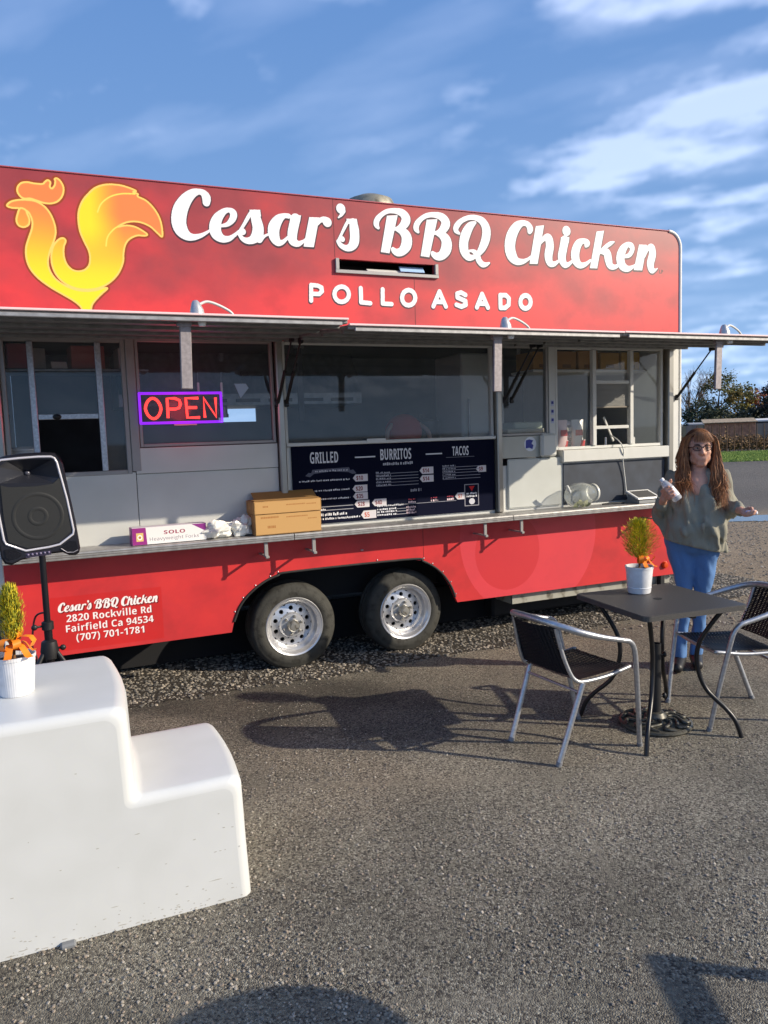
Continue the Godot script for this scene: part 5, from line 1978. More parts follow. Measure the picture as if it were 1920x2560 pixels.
func potted_plant(label: String, at: Vector3, rad: float, high: float, leaf_high: float, leaf_rad: float, ribbed: bool):
	var t := thing("potted_plant", label, "potted plant", at, 0.4, "potted conifers")
	var s := Shape.new()
	var pot := [Vector2(0, 0.004), Vector2(rad * 0.78, 0.0), Vector2(rad * 0.82, 0.006), Vector2(rad * 0.97, high * 0.9), Vector2(rad * 1.0, high * 0.91), Vector2(rad * 1.02, high), Vector2(rad * 0.97, high), Vector2(rad * 0.93, high * 0.86), Vector2(0, high * 0.85)]
	s.lathe(pot, 150 if ribbed else 40, Transform3D.IDENTITY, 0.008 if ribbed else 0.0, 50)
	if not ribbed:
		s.lathe([Vector2(rad * 0.85, high * 0.18), Vector2(rad * 0.875, high * 0.21), Vector2(rad * 0.86, high * 0.24)], 40)
	obj("pot", s, grain(rgb(232, 233, 236), "faint", 0.3, 0.3), t)
	s = Shape.new()
	s.lathe([Vector2(rad * 0.93, high * 0.865), Vector2(0, high * 0.9)], 24)
	obj("soil", s, grain(rgb(62, 46, 36), "dirt", 0.05, 0.95), t)
	var r := RandomNumberGenerator.new()
	r.seed = 8 + int(rad * 1000)
	s = Shape.new()
	s.tube([Vector3(0, high * 0.86, 0), Vector3(0.004, high + 0.05, 0.003), Vector3(0, high + leaf_high * 0.9, 0)], [0.006, 0.005, 0.002], 7)
	obj("stem", s, mat(rgb(120, 84, 50), 0.9), t)
	var base := high + 0.045
	for c in 3:
		s = Shape.new()
		s.flat()
		for k in 1250:
			var y := pow(r.randf(), 0.9)
			var f := r.randf() * TAU
			var wide := leaf_rad * pow(sin(PI * pow(clampf(y * 0.82 + 0.1, 0.0, 1.0), 0.92)), 0.6) * (0.92 + 0.16 * sin(f * 3.0))
			var d := Vector3(cos(f), 0, sin(f))
			var from := Vector3(0, base + y * leaf_high * 0.88, 0) + d * wide * r.randf_range(0.1, 0.75)
			var to := from + d * wide * r.randf_range(0.18, 0.42) + Vector3(0, leaf_high * r.randf_range(0.05, 0.13), 0)
			var side := d.cross(Vector3.UP) * r.randf_range(0.0012, 0.0024)
			var mid := from.lerp(to, 0.55) + d * 0.004
			s.tri(from, mid + side, mid - side)
			s.tri(mid - side, mid + side, to)
		var m := mat([rgb(172, 164, 32), rgb(212, 190, 42), rgb(124, 130, 30)][c], 0.7)
		m.backlight_enabled = true
		m.backlight = Color(0.3, 0.3, 0.04)
		obj("foliage", s, m, t)
	# ribbon tied round the stem
	s = Shape.new()
	var loop := func(dir: Vector3, size: float):
		var rows := []
		for k in 9:
			var f := TAU * k / 8.0
			var p := Vector3(0, base - 0.01, 0) + dir * size * (1.0 - cos(f)) * 0.5 + Vector3(0, 1, 0) * sin(f) * size * 0.32 + Vector3(0, size * 0.2 * (1.0 - cos(f)) * 0.5, 0)
			var across := dir.cross(Vector3.UP).normalized() * 0.014
			rows.append([p - across, p + across])
		s.sheet(rows)
	var tail := func(dir: Vector3, long: float):
		var rows := []
		for k in 6:
			var f := k / 5.0
			var p := Vector3(0, base - 0.01, 0) + dir * (0.02 + long * f * 0.8) + Vector3(0, -long * f * f * 0.3 + 0.012 * sin(f * 6.0), 0)
			var across := dir.cross(Vector3.UP).normalized() * 0.013
			rows.append([p - across, p + across])
		s.sheet(rows)
	loop.call(Vector3(0.85, 0, 0.5).normalized(), 0.085)
	loop.call(Vector3(-0.5, 0, 0.85).normalized(), 0.075)
	loop.call(Vector3(0.3, 0, 1.0).normalized(), 0.06)
	loop.call(Vector3(0.6, 0.9, 0.4).normalized(), 0.055)
	tail.call(Vector3(0.6, 0, 0.8).normalized(), 0.1)
	tail.call(Vector3(-0.2, 0, 1.0).normalized(), 0.09)
	tail.call(Vector3(0.95, 0, 0.1).normalized(), 0.07)
	var ribbon := mat(rgb(240, 138, 36), 0.45)
	ribbon.backlight_enabled = true
	ribbon.backlight = Color(0.5, 0.22, 0.03)
	obj("ribbon", s, ribbon, t)


# ---------------------------------------------------------------- loudspeaker on its stand
const HORN := [[165, 330], [300, 238], [700, 214], [1030, 232], [1075, 330], [1118, 560], [1010, 640], [170, 610]]


func make_speaker():
	var turn := deg_to_rad(27.0)
	var t := thing("speaker_stand", "black tripod stand holding the loudspeaker at the trailer's left", "speaker stand", Vector3(-1.795, 0, -3.94), turn)
	var s := Shape.new()
	s.tube([Vector3(0, 0.2, 0), Vector3(0, 0.74, 0)], 0.021, 14)
	s.tube([Vector3(0, 0.7, 0), Vector3(0, 1.12, 0)], 0.0165, 14)
	obj("pole", s, mat(rgb(30, 29, 34), 0.3, 0.3), t)
	s = Shape.new()
	s.lathe([Vector2(0.022, 0.72), Vector2(0.03, 0.725), Vector2(0.03, 0.765), Vector2(0.02, 0.77)], 14)
	obj("collar", s, M.black, t)
	s = Shape.new()
	s.lathe([Vector2(0.022, 0.56), Vector2(0.042, 0.57), Vector2(0.046, 0.61), Vector2(0.038, 0.66), Vector2(0.022, 0.67)], 14)
	obj("collar", s, M.black, t)
	for q in [[0.745, -1.0], [0.62, 1.0]]:
		s = Shape.new()
		s.tube([Vector3(0.02 * q[1], q[0], 0), Vector3(0.06 * q[1], q[0], 0.01)], 0.006, 8)
		s.ball(Vector3(0.065 * q[1], q[0], 0.01), Vector3(0.016, 0.016, 0.012), 10, 6)
		obj("knob", s, M.black, t)
	for k in 3:
		var f := TAU * k / 3 + 0.5
		var d := Vector3(cos(f), 0, sin(f))
		s = Shape.new()
		s.tube([d * 0.04 + Vector3(0, 0.6, 0), d * 0.42 + Vector3(0, 0.02, 0)], 0.012, 8)
		s.tube([d * 0.03 + Vector3(0, 0.25, 0), d * 0.24 + Vector3(0, 0.296, 0)], 0.007, 6)
		var leg := obj("leg", s, M.black, t)
		s = Shape.new()
		s.ball(d * 0.42 + Vector3(0, 0.018, 0), Vector3(0.018, 0.018, 0.018), 8, 6)
		obj("rubber_foot", s, M.black_rubber, leg)
	var at := Vector3(-1.812, 1.372, -3.94)
	t = thing("loudspeaker", "black loudspeaker with a silver front edging on a pole in front of the trailer", "loudspeaker", at, turn)
	var k := 0.000298
	var pick := func(list: Array, z: float) -> Array:
		var out := []
		for q in list:
			out.append(Vector3((q[0] - 690.0) * k, (1060.0 - q[1]) * k, z))
		return out
	var cab := [[30, 320], [60, 240], [130, 190], [300, 140], [600, 110], [900, 105], [1080, 125], [1150, 190], [1190, 300], [1330, 1350], [1375, 1830], [1350, 1920], [1290, 1960], [1180, 1950], [1080, 1890], [700, 1900], [400, 1960], [250, 2030], [150, 2000], [100, 1900], [60, 1500], [25, 900]]
	var front: Array = pick.call(cab, 0.0)
	s = Shape.new()
	var rows := []
	for q in [[0.96, 0.012], [1.0, 0.0], [1.0, -0.05], [0.97, -0.16], [0.8, -0.27], [0.76, -0.28]]:
		var row := []
		for p in front:
			row.append(Vector3(p.x * q[0], p.y * q[0], q[1]))
		row.append(row[0])
		rows.append(row)
	# the front is left open where the horn sits
	s.soft()
	for i in rows.size() - 1:
		s.group += 1
		s.st.set_smooth_group(s.group)
		for j in rows[i].size() - 1:
			s.quad(rows[i][j], rows[i][j + 1], rows[i + 1][j + 1], rows[i + 1][j])
	for e in [0, rows.size() - 1]:
		var flat_poly := PackedVector2Array()
		for p in rows[e].slice(0, -1):
			flat_poly.append(Vector2(p.x, p.y))
		var pieces := [flat_poly]
		if e == 0:
			pieces = []
			var hole := PackedVector2Array()
			for p in pick.call(HORN, 0.0):
				hole.append(Vector2(p.x, p.y))
			for half in [rect(-1.0, 0.02, -1.0, 1.0), rect(0.02, 1.0, -1.0, 1.0)]:
				for piece in Geometry2D.intersect_polygons(flat_poly, half):
					pieces.append_array(Geometry2D.clip_polygons(piece, hole))
		var depth: float = rows[e][0].z
		s.flat()
		for piece in pieces:
			var ids := Geometry2D.triangulate_polygon(piece)
			for i in range(0, ids.size(), 3):
				var tri := []
				for j in 3:
					tri.append(Vector3(piece[ids[i + j]].x, piece[ids[i + j]].y, depth))
				if ((tri[1] - tri[0]).cross(tri[2] - tri[0]).z > 0) == (e == 0):
					s.tri(tri[0], tri[1], tri[2])
				else:
					s.tri(tri[0], tri[2], tri[1])
	obj("cabinet", s, mat(rgb(24, 24, 32), 0.35), t)
	var trim := [[120, 300], [150, 238], [220, 212], [500, 192], [800, 180], [1000, 187], [1055, 215], [1090, 290], [1140, 560], [1210, 950], [1280, 1500], [1268, 1570], [1040, 1735], [860, 1768], [490, 1798], [190, 1655], [160, 1580], [112, 1100], [97, 800], [105, 450], [120, 300]]
	s = Shape.new()
	s.tube(pick.call(trim, 0.014), 0.0062, 8)
	obj("silver_edging", s, mat(rgb(206, 204, 212), 0.25, 0.3), t)
	# grille, recessed horn above it, cone showing through
	s = Shape.new()
	var grille := PackedVector2Array()
	for p in pick.call([[180, 640], [300, 680], [720, 690], [1000, 660], [1110, 560], [1190, 1000], [1240, 1520], [1030, 1690], [860, 1730], [510, 1750], [230, 1620], [190, 1200]], 0.0):
		grille.append(Vector2(p.x, p.y))
	s.prism(grille, 0.008, 0.019)
	var mesh := grain(rgb(50, 51, 51), "cloth", 0.06, 0.55, 0.3, "fine_relief", 0.3)
	obj("grille", s, mesh, t)
	var disc := Transform3D(Basis(Vector3.RIGHT, PI / 2), Vector3(0.01, -0.045, 0.0195))
	for q in [[0.125, 0.0022], [0.05, 0.002]]:
		s = Shape.new()
		s.lathe([Vector2(q[0], 0.0), Vector2(q[0] - 0.004, q[1] * 0.6), Vector2(q[0] - 0.014, q[1] * 0.6), Vector2(q[0] - 0.02, 0.0)], 40, disc)
		obj("woofer_ring", s, mesh, t)
	s = Shape.new()
	var lid: Array = pick.call(HORN, 0.0125)
	var throat: Array = pick.call([[575, 440], [590, 432], [640, 430], [662, 440], [668, 470], [650, 488], [600, 490], [575, 478]], -0.085)
	for i in HORN.size():
		var j := (i + 1) % HORN.size()
		s.flat()
		s.quad(lid[j], lid[i], throat[i], throat[j])
	obj("horn", s, mat(rgb(40, 42, 50), 0.3), t)
	s = Shape.new()
	s.ball(Vector3(-0.021, 0.178, -0.082), Vector3(0.016, 0.014, 0.012), 10, 6)
	obj("tweeter", s, mat(rgb(90, 90, 100), 0.3, 0.4), t)
	s = Shape.new()
	var p0: Array = pick.call([[480, 1840], [890, 1830], [890, 1905], [480, 1925]], 0.013)
	s.flat()
	s.quad(p0[3], p0[2], p0[1], p0[0])
	obj("control_strip", s, mat(rgb(52, 46, 66), 0.3), t)
	for i in 6:
		s = Shape.new()
		var c: Array = pick.call([[520 + i * 66, 1872 - i * 3]], 0.016)
		s.ball(c[0], Vector3(0.006, 0.006, 0.004), 8, 5)
		obj("control_knob", s, mat(rgb(120, 112, 140), 0.3), t)
	for q in [[[1050, 1800], [1200, 1690], [1300, 1700], [1330, 1850], [1250, 1890], [1150, 1880]], [[160, 1750], [300, 1740], [420, 1850], [380, 1900], [220, 1930], [170, 1880]]]:
		s = Shape.new()
		var foot := PackedVector2Array()
		for p in pick.call(q, 0.0):
			foot.append(Vector2(p.x, p.y))
		s.prism(foot, 0.008, 0.02)
		obj("corner_guard", s, mat(rgb(16, 16, 22), 0.25), t)
	s = Shape.new()
	s.tube(pick.call([[1050, 1812], [1150, 1890], [1250, 1895], [1330, 1860]], 0.018), 0.003, 6)
	obj("guard_line", s, mat(rgb(150, 148, 156), 0.3, 0.3), t)
	# a cable hanging from the stand beside the skirt
	s = Shape.new()
	s.tube(curve([Vector3(-1.8, 0.78, -3.98), Vector3(-1.85, 0.79, -4.05), Vector3(-1.93, 0.76, -4.1), Vector3(-1.955, 0.66, -4.1), Vector3(-1.96, 0.58, -4.1), Vector3(-1.94, 0.5, -4.1), Vector3(-1.98, 0.35, -4.08), Vector3(-2.02, 0.1, -4.05), Vector3(-2.06, 0.006, -4.0)]), 0.0055, 7)
	tag(obj("speaker_cable", s, mat(rgb(54, 14, 20), 0.5)), "dark cable looping down beside the loudspeaker's pole", "cable")


# ---------------------------------------------------------------- table, chairs, parasol foot
func make_chair(label: String, at: Vector3, turn: float) -> Node3D:
	# x points the way the chair faces
	var t := thing("cafe_chair", label, "chair", at, turn, "aluminium cafe chairs round the black table")
	var s: Shape
	for z in [-1.0, 1.0]:
		s = Shape.new()
		s.tube(curve([Vector3(0.262, 0.0, 0.232 * z), Vector3(0.222, 0.25, 0.258 * z), Vector3(0.18, 0.48, 0.283 * z), Vector3(0.158, 0.565, 0.29 * z), Vector3(0.125, 0.602, 0.291 * z), Vector3(0.09, 0.613, 0.289 * z)]), 0.0135, 10)
		var leg := obj("leg", s, M.aluminium, t)
		s = Shape.new()
		s.tube([Vector3(0.2645, -0.001, 0.231 * z), Vector3(0.259, 0.02, 0.234 * z)], 0.0155, 10)
		obj("glide", s, mat(rgb(120, 122, 126), 0.5), leg)
		s = Shape.new()
		s.tube([Vector3(-0.262, 0.0, 0.19 * z), Vector3(-0.11, 0.405, 0.205 * z)], 0.0145, 10)
		leg = obj("leg", s, M.aluminium, t)
		s = Shape.new()
		s.tube([Vector3(-0.263, -0.001, 0.19 * z), Vector3(-0.255, 0.02, 0.191 * z)], 0.0165, 10)
		obj("glide", s, mat(rgb(120, 122, 126), 0.5), leg)
		s = Shape.new()
		s.tube(curve([Vector3(-0.25, 0.7, 0.165 * z), Vector3(-0.215, 0.56, 0.178 * z), Vector3(-0.18, 0.465, 0.19 * z), Vector3(-0.15, 0.425, 0.198 * z), Vector3(-0.1, 0.41, 0.203 * z), Vector3(0.05, 0.413, 0.207 * z), Vector3(0.2, 0.434, 0.21 * z), Vector3(0.218, 0.432, 0.2 * z)]), 0.0105, 9)
		obj("side_rail", s, M.aluminium, t)
	# the arms are one tube that runs round the back
	s = Shape.new()
	var arm := []
	var radii := []
	for q in [[0.09, 0.613, 0.289], [-0.05, 0.648, 0.278], [-0.16, 0.682, 0.25], [-0.225, 0.708, 0.2], [-0.262, 0.724, 0.12], [-0.274, 0.73, 0.0]]:
		arm.append(Vector3(q[0], q[1], q[2]))
	for i in range(4, -1, -1):
		arm.append(Vector3(arm[i].x, arm[i].y, -arm[i].z))
	arm = curve(arm, 5)
	for p in arm:
		radii.append(0.0135 + 0.004 * smoothstep(0.0, -0.15, p.x))
	s.tube(arm, radii, 10)
	obj("arm_rail", s, M.aluminium, t)
	s = Shape.new()
	s.tube(curve([Vector3(0.2, 0.428, -0.205), Vector3(0.212, 0.424, 0.0), Vector3(0.2, 0.428, 0.205)]), 0.0105, 8)
	obj("front_rail", s, M.aluminium, t)
	s = Shape.new()
	s.tube([Vector3(-0.13, 0.36, -0.2), Vector3(-0.13, 0.36, 0.2)], 0.008, 8)
	obj("cross_bar", s, M.aluminium, t)
	# woven back and seat: flat plastic strands over and under
	var weave: Material = M.weave
	s = Shape.new()
	s.soft()
	for k in 27:
		var f := k / 26.0
		var row := []
		var up := []
		for j in 13:
			var g := j / 12.0 * 2.0 - 1.0
			var bulge := -0.05 * (1.0 - g * g) * (0.35 + 0.65 * f)
			var p := Vector3(-0.168, 0.45, 0.0).lerp(Vector3(-0.252, 0.703, 0.0), f)
			var w := lerpf(0.19, 0.166, f)
			var over := 0.0014 * (1.0 if (j + k) % 2 == 0 else -1.0)
			row.append(p + Vector3(bulge + over, -0.0044, g * w))
			up.append(p + Vector3(bulge + over, 0.0044, g * w))
		s.sheet([row, up])
	for j in 15:
		var g := (j + 0.5) / 15.0 * 2.0 - 1.0
		var a := []
		var b := []
		for k in 9:
			var f := k / 8.0
			var bulge := -0.05 * (1.0 - g * g) * (0.35 + 0.65 * f)
			var p := Vector3(-0.168, 0.45, 0.0).lerp(Vector3(-0.252, 0.703, 0.0), f)
			var w := lerpf(0.19, 0.166, f)
			a.append(p + Vector3(bulge, 0, g * w - 0.009))
			b.append(p + Vector3(bulge, 0, g * w + 0.009))
		s.sheet([a, b])
	obj("woven_back", s, weave, t)
	s = Shape.new()
	for k in 36:
		var f := k / 35.0
		var a := []
		var b := []
		for j in 13:
			var g := j / 12.0 * 2.0 - 1.0
			var p := Vector3(-0.15, 0.428, 0.0).lerp(Vector3(0.205, 0.438, 0.0), f)
			var sag := -0.022 * (1.0 - g * g) * sin(PI * clampf(f * 0.9 + 0.08, 0, 1)) + 0.0014 * (1.0 if (j + k) % 2 == 0 else -1.0)
			a.append(p + Vector3(0.0042, sag, g * 0.203))
			b.append(p + Vector3(-0.0042, sag, g * 0.203))
		s.sheet([a, b])
	for j in 17:
		var g := (j + 0.5) / 17.0 * 2.0 - 1.0
		var a := []
		var b := []
		for k in 13:
			var f := k / 12.0
			var p := Vector3(-0.15, 0.428, 0.0).lerp(Vector3(0.205, 0.438, 0.0), f)
			var sag := -0.022 * (1.0 - g * g) * sin(PI * clampf(f * 0.9 + 0.08, 0, 1))
			a.append(p + Vector3(0, sag, g * 0.203 + 0.0095))
			b.append(p + Vector3(0, sag, g * 0.203 - 0.0095))
		s.sheet([a, b])
	obj("woven_seat", s, weave, t)
	return t


func make_table_group():
	M.weave = mat(rgb(20, 22, 29), 0.5)
	M.weave.metallic_specular = 0.3
	var spot := Vector3(1.5, 0.0, -4.14)
	var t := thing("bistro_table", "square black metal cafe table with curved legs and a parasol hole", "table", spot, deg_to_rad(18.0))
	# x and z run along the edges of the top
	var s := Shape.new()
	var outline := PackedVector2Array()
	for c in [[1, 1, 0.0], [-1, 1, 90.0], [-1, -1, 180.0], [1, -1, 270.0]]:
		for k in 6:
			var f := deg_to_rad(c[2] + 90.0 * k / 5)
			outline.append(Vector2(c[0] * 0.29, c[1] * 0.29) + Vector2(cos(f), sin(f)) * 0.035)
	var lay := Transform3D(Basis(Vector3(1, 0, 0), Vector3(0, 0, -1), Vector3(0, 1, 0)), Vector3.ZERO)
	s.prism(outline, 0.704, 0.728, lay)
	var slab := PackedVector2Array()
	for p in outline:
		slab.append(p * 0.985)
	s.prism(slab, 0.728, 0.731, lay)
	var dark := grain(rgb(88, 86, 84), "cloth", 0.25, 0.5, 0.25, "fine_relief", 0.25)
	obj("table_top", s, dark, t)
	s = Shape.new()
	s.lathe([Vector2(0.024, 0.7305), Vector2(0.024, 0.7325), Vector2(0.0, 0.7325)], 20)
	obj("parasol_hole", s, mat(rgb(18, 18, 18), 0.8), t)
	var paint := mat(rgb(34, 33, 34), 0.35, 0.2)
	for k in 4:
		var f := TAU * (k + 0.5) / 4
		var d := Vector3(cos(f), 0, sin(f))
		s = Shape.new()
		s.tube(curve([d * 0.34 + Vector3(0, 0.705, 0), d * 0.28 + Vector3(0, 0.62, 0), d * 0.215 + Vector3(0, 0.5, 0), d * 0.205 + Vector3(0, 0.38, 0), d * 0.25 + Vector3(0, 0.25, 0), d * 0.35 + Vector3(0, 0.15, 0), d * 0.4 + Vector3(0, 0.085, 0), d * 0.43 + Vector3(0, 0.0, 0)]), 0.0125, 10)
		obj("leg", s, paint, t)
	s = Shape.new()
	s.box(Vector3(0, 0.69, 0), Vector3(0.56, 0.025, 0.03), 0.003)
	s.box(Vector3(0, 0.692, 0.16), Vector3(0.03, 0.02, 0.26), 0.003)
	s.box(Vector3(0, 0.692, -0.16), Vector3(0.03, 0.02, 0.26), 0.003)
	obj("under_frame", s, paint, t)
	# cast parasol foot standing under it
	t = thing("parasol_base", "ornate round cast parasol base with a black pole socket under the table", "parasol base", Vector3(1.5, 0.0, -4.17), 0.3)
	s = Shape.new()
	s.lathe([Vector2(0.19, 0.0), Vector2(0.2, 0.012), Vector2(0.198, 0.022), Vector2(0.188, 0.028), Vector2(0.18, 0.024), Vector2(0.13, 0.034), Vector2(0.06, 0.05), Vector2(0.045, 0.075), Vector2(0.03, 0.08)], 40)
	var cast := grain(rgb(92, 90, 82), "dirt", 0.12, 0.45, 0.35)
	obj("foot", s, cast, t)
	for k in 12:
		s = Shape.new()
		var f := TAU * k / 12
		var pts := []
		for j in 12:
			var g := j / 11.0
			var ang := f + 0.35 * sin(g * 6.0) * (1.0 - g * 0.4)
			var rad := 0.185 - 0.12 * g
			pts.append(Vector3(cos(ang) * rad, 0.03 + 0.022 * g, sin(ang) * rad))
		s.tube(pts, [0.006, 0.009, 0.012, 0.012, 0.01, 0.009, 0.009, 0.009, 0.009, 0.008, 0.007, 0.004], 7)
		obj("scroll", s, cast, t)
	s = Shape.new()
	s.lathe([Vector2(0.029, 0.05), Vector2(0.029, 0.47), Vector2(0.024, 0.472), Vector2(0.024, 0.4)], 18)
	obj("pole_socket", s, M.black, t)
	for y in [0.16, 0.4]:
		s = Shape.new()
		s.tube([Vector3(0.02, y, 0), Vector3(0.05, y, 0)], 0.006, 8)
		s.ball(Vector3(0.058, y, 0), Vector3(0.012, 0.018, 0.014), 8, 6)
		obj("clamp_knob", s, M.black, t)
	var c := make_chair("aluminium chair with a black woven seat at the table's left, back to the trailer's wheels", Vector3(0.972, 0.0, -3.962), deg_to_rad(28.6))
	copy(c, "aluminium chair with a black woven seat right of the table, cut by the picture's edge", Vector3(1.985, 0.0, -4.31), deg_to_rad(187.0))


# ---------------------------------------------------------------- things lying on the counter
func on_counter(called: String, label: String, category: String, a: float, w: float, turn := 0.0, group := "") -> Node3D:
	return thing(called, label, category, along(a, 1.0405, w), YAW + turn, group)


func make_counter_things():
	var sans := SystemFont.new()
	sans.font_names = PackedStringArray(["Droid Sans"])
	sans.font_weight = 700
	var plain := SystemFont.new()
	plain.font_names = PackedStringArray(["Droid Sans"])
	# brown cardboard box
	var t := on_counter("cardboard_box", "brown cardboard box with a lid on the counter below the menu board", "cardboard box", -0.8, 0.11, 0.02)
	var c := Canvas.new(1024, 512, rgb(200, 156, 98))
	c.scale = Vector2(2.0, 2.0)
	c.origin = Vector2(0, 256)
	var r := RandomNumberGenerator.new()
	r.seed = 2
	for q in [[60, 200, 40, 12], [240, 208, 150, 9], [400, 206, 70, 8], [40, 120, 130, 14], [240, 118, 170, 9], [410, 96, 70, 7], [90, 44, 60, 20], [430, 150, 50, 7]]:
		var x: float = q[0]
		while x < q[0] + q[2]:
			var w := r.randf_range(4.0, 10.0)
			c.fill([[Vector2(x, q[1]), Vector2(x + w, q[1]), Vector2(x + w, q[1] + q[3]), Vector2(x, q[1] + q[3])]], rgb(168, 112, 58))
			x += w + 3.0
	var s := Shape.new()
	s.box(Vector3(0, 0.07, 0), Vector3(0.47, 0.14, 0.19), 0.003)
	obj("box", s, M.cardboard, t)
	s = Shape.new()
	s.box(Vector3(0, 0.186, 0), Vector3(0.478, 0.088, 0.198), 0.003)
	obj("lid", s, M.cardboard, t)
	s = Shape.new()
	s.flat()
	s.quad(Vector3(-0.23, 0.006, 0.0962), Vector3(0.23, 0.006, 0.0962), Vector3(0.23, 0.138, 0.0962), Vector3(-0.23, 0.138, 0.0962), [Vector2(0, 1), Vector2(1, 1), Vector2(1, 0.42), Vector2(0, 0.42)])
	s.quad(Vector3(-0.232, 0.146, 0.1002), Vector3(0.232, 0.146, 0.1002), Vector3(0.232, 0.226, 0.1002), Vector3(-0.232, 0.226, 0.1002), [Vector2(0, 0.4), Vector2(1, 0.4), Vector2(1, 0.05), Vector2(0, 0.05)])
	obj("print", s, printed(c.texture(1024, 512), 0.85), t)
	s = Shape.new()
	s.box(Vector3(0.02, 0.255, -0.05), Vector3(0.45, 0.004, 0.1), 0.001, Basis(Vector3.RIGHT, 0.5))
	s.box(Vector3(0.0, 0.234, 0.02), Vector3(0.46, 0.004, 0.12), 0.001)
	obj("flap", s, mat(rgb(158, 120, 66), 0.85), t)
	# carton of plastic forks
	t = on_counter("cutlery_carton", "long white and magenta carton of plastic forks lying on the counter", "carton", -1.585, 0.12, 0.03)
	c = Canvas.new(1024, 256, rgb(236, 234, 232))
	c.scale = Vector2(2.0, 2.0)
	c.origin = Vector2(0, 128)
	c.fill([[Vector2(0, 0), Vector2(98, 0), Vector2(92, 128), Vector2(0, 128)]], rgb(150, 42, 128))
	c.fill([[Vector2(26, 26), Vector2(74, 26), Vector2(74, 90), Vector2(26, 90)]], rgb(226, 196, 120))
	c.disc(Vector2(50, 56), 17.0, 20.0, rgb(250, 244, 230))
	c.disc(Vector2(50, 56), 9.0, 10.0, rgb(190, 130, 70))
	c.fill([[Vector2(410, 128), Vector2(512, 128), Vector2(512, 66)]], rgb(140, 44, 132))
	c.type(sans, "SOLO", Vector2(212, 68), 48.0, rgb(150, 30, 70), Transform2D(Vector2(1.25, 0), Vector2(0, 0.8), Vector2.ZERO))
	c.type(plain, "Heavyweight Forks", Vector2(112, 24), 36.0, rgb(140, 128, 140), Transform2D(Vector2(1.15, 0), Vector2(0, 1), Vector2.ZERO))
	s = Shape.new()
	s.box(Vector3(0, 0.056, 0), Vector3(0.47, 0.112, 0.1), 0.003)
	obj("carton", s, mat(rgb(206, 198, 206), 0.5), t)
	s = Shape.new()
	s.flat()
	s.quad(Vector3(-0.233, 0.002, 0.0512), Vector3(0.233, 0.002, 0.0512), Vector3(0.233, 0.11, 0.0512), Vector3(-0.233, 0.11, 0.0512), [Vector2(0, 1), Vector2(1, 1), Vector2(1, 0), Vector2(0, 0)])
	obj("front_print", s, printed(c.texture(1024, 256), 0.45), t)
	s = Shape.new()
	s.box(Vector3(-0.2365, 0.056, 0), Vector3(0.004, 0.108, 0.096), 0.001)
	obj("end_print", s, mat(rgb(146, 40, 124), 0.45), t)
	# two crumpled plastic bags
	for q in [["crumpled white plastic bag spilling from the end of the magenta carton", -1.27, 0.11, Vector3(0.1, 0.058, 0.06), 4], ["crumpled white plastic bag leaning against the cardboard box", -1.1, 0.1, Vector3(0.08, 0.066, 0.055), 9]]:
		t = on_counter("plastic_bag", q[1 - 1], "plastic bag", q[1], q[2], 0.2, "white plastic bags on the counter")
		var n := FastNoiseLite.new()
		n.seed = q[4]
		n.frequency = 6.0
		n.fractal_octaves = 3
		var size: Vector3 = q[3]
		var rows := []
		for i in 15:
			var row := []
			for k in 25:
				var f := TAU * (k % 24) / 24
				var e := PI * i / 14.0 - PI / 2
				var d := Vector3(cos(e) * cos(f), sin(e), -cos(e) * sin(f))
				var p: Vector3 = d * size * (1.0 + 0.6 * n.get_noise_3dv(d * 0.16) + 0.1 * n.get_noise_3dv(d * 0.5))
				p.y = maxf(p.y + size.y * 0.85, 0.001)
				row.append(p)
			rows.append(row)
		s = Shape.new()
		s.flat()
		for i in 14:
			for k in 24:
				s.quad(rows[i][k], rows[i][k + 1], rows[i + 1][k + 1], rows[i + 1][k])
		var film := mat(rgb(238, 237, 230), 0.3)
		film.backlight_enabled = true
		film.backlight = Color(0.3, 0.3, 0.28)
		obj("film", s, film, t)
		s = Shape.new()
		s.tube(curve([Vector3(size.x * 0.5, size.y * 1.5, 0), Vector3(size.x * 0.9, size.y * 1.55, 0.01), Vector3(size.x * 1.15, size.y * 1.1, 0.02)]), [0.012, 0.012, 0.011, 0.01, 0.01, 0.009, 0.008, 0.006, 0.005, 0.004, 0.003, 0.003, 0.002], 6)
		obj("twisted_end", s, film, t)
	# tip jar on its side
	t = on_counter("glass_jar", "big clear jar lying on its side with a few banknotes in it", "jar", 1.75, 0.115, 0.1)
	var lie := Transform3D(Basis(Vector3.BACK, -PI / 2 + 0.06), Vector3(-0.17, 0.098, 0))
	s = Shape.new()
	s.lathe([Vector2(0, 0.0), Vector2(0.05, 0.0), Vector2(0.082, 0.03), Vector2(0.098, 0.09), Vector2(0.096, 0.16), Vector2(0.082, 0.21), Vector2(0.066, 0.235), Vector2(0.064, 0.262), Vector2(0.072, 0.268), Vector2(0.072, 0.276)], 32, lie)
	obj("jar", s, glass(0.2, Color(0.86, 0.89, 0.86)), t)
	s = Shape.new()
	s.lathe([Vector2(0.066, 0.262), Vector2(0.0745, 0.264), Vector2(0.0745, 0.28), Vector2(0.069, 0.283)], 28, lie)
	obj("mouth_ring", s, mat(rgb(214, 214, 206), 0.35), t)
	s = Shape.new()
	s.flat()
	for k in 14:
		var p := Vector3(r.randf_range(-0.12, 0.05), 0.022 + r.randf() * 0.025, r.randf_range(-0.035, 0.045))
		leaf_card(s, p, 0.036, r)
	obj("banknotes", s, mat(rgb(150, 152, 112), 0.8), t)
	s = Shape.new()
	s.tube(curve([Vector3(-0.17, 0.13, 0.02), Vector3(-0.2, 0.17, 0.03), Vector3(-0.215, 0.19, 0.03)]), 0.012, 8)
	obj("jar_foot", s, mat(rgb(210, 212, 208), 0.3), t)
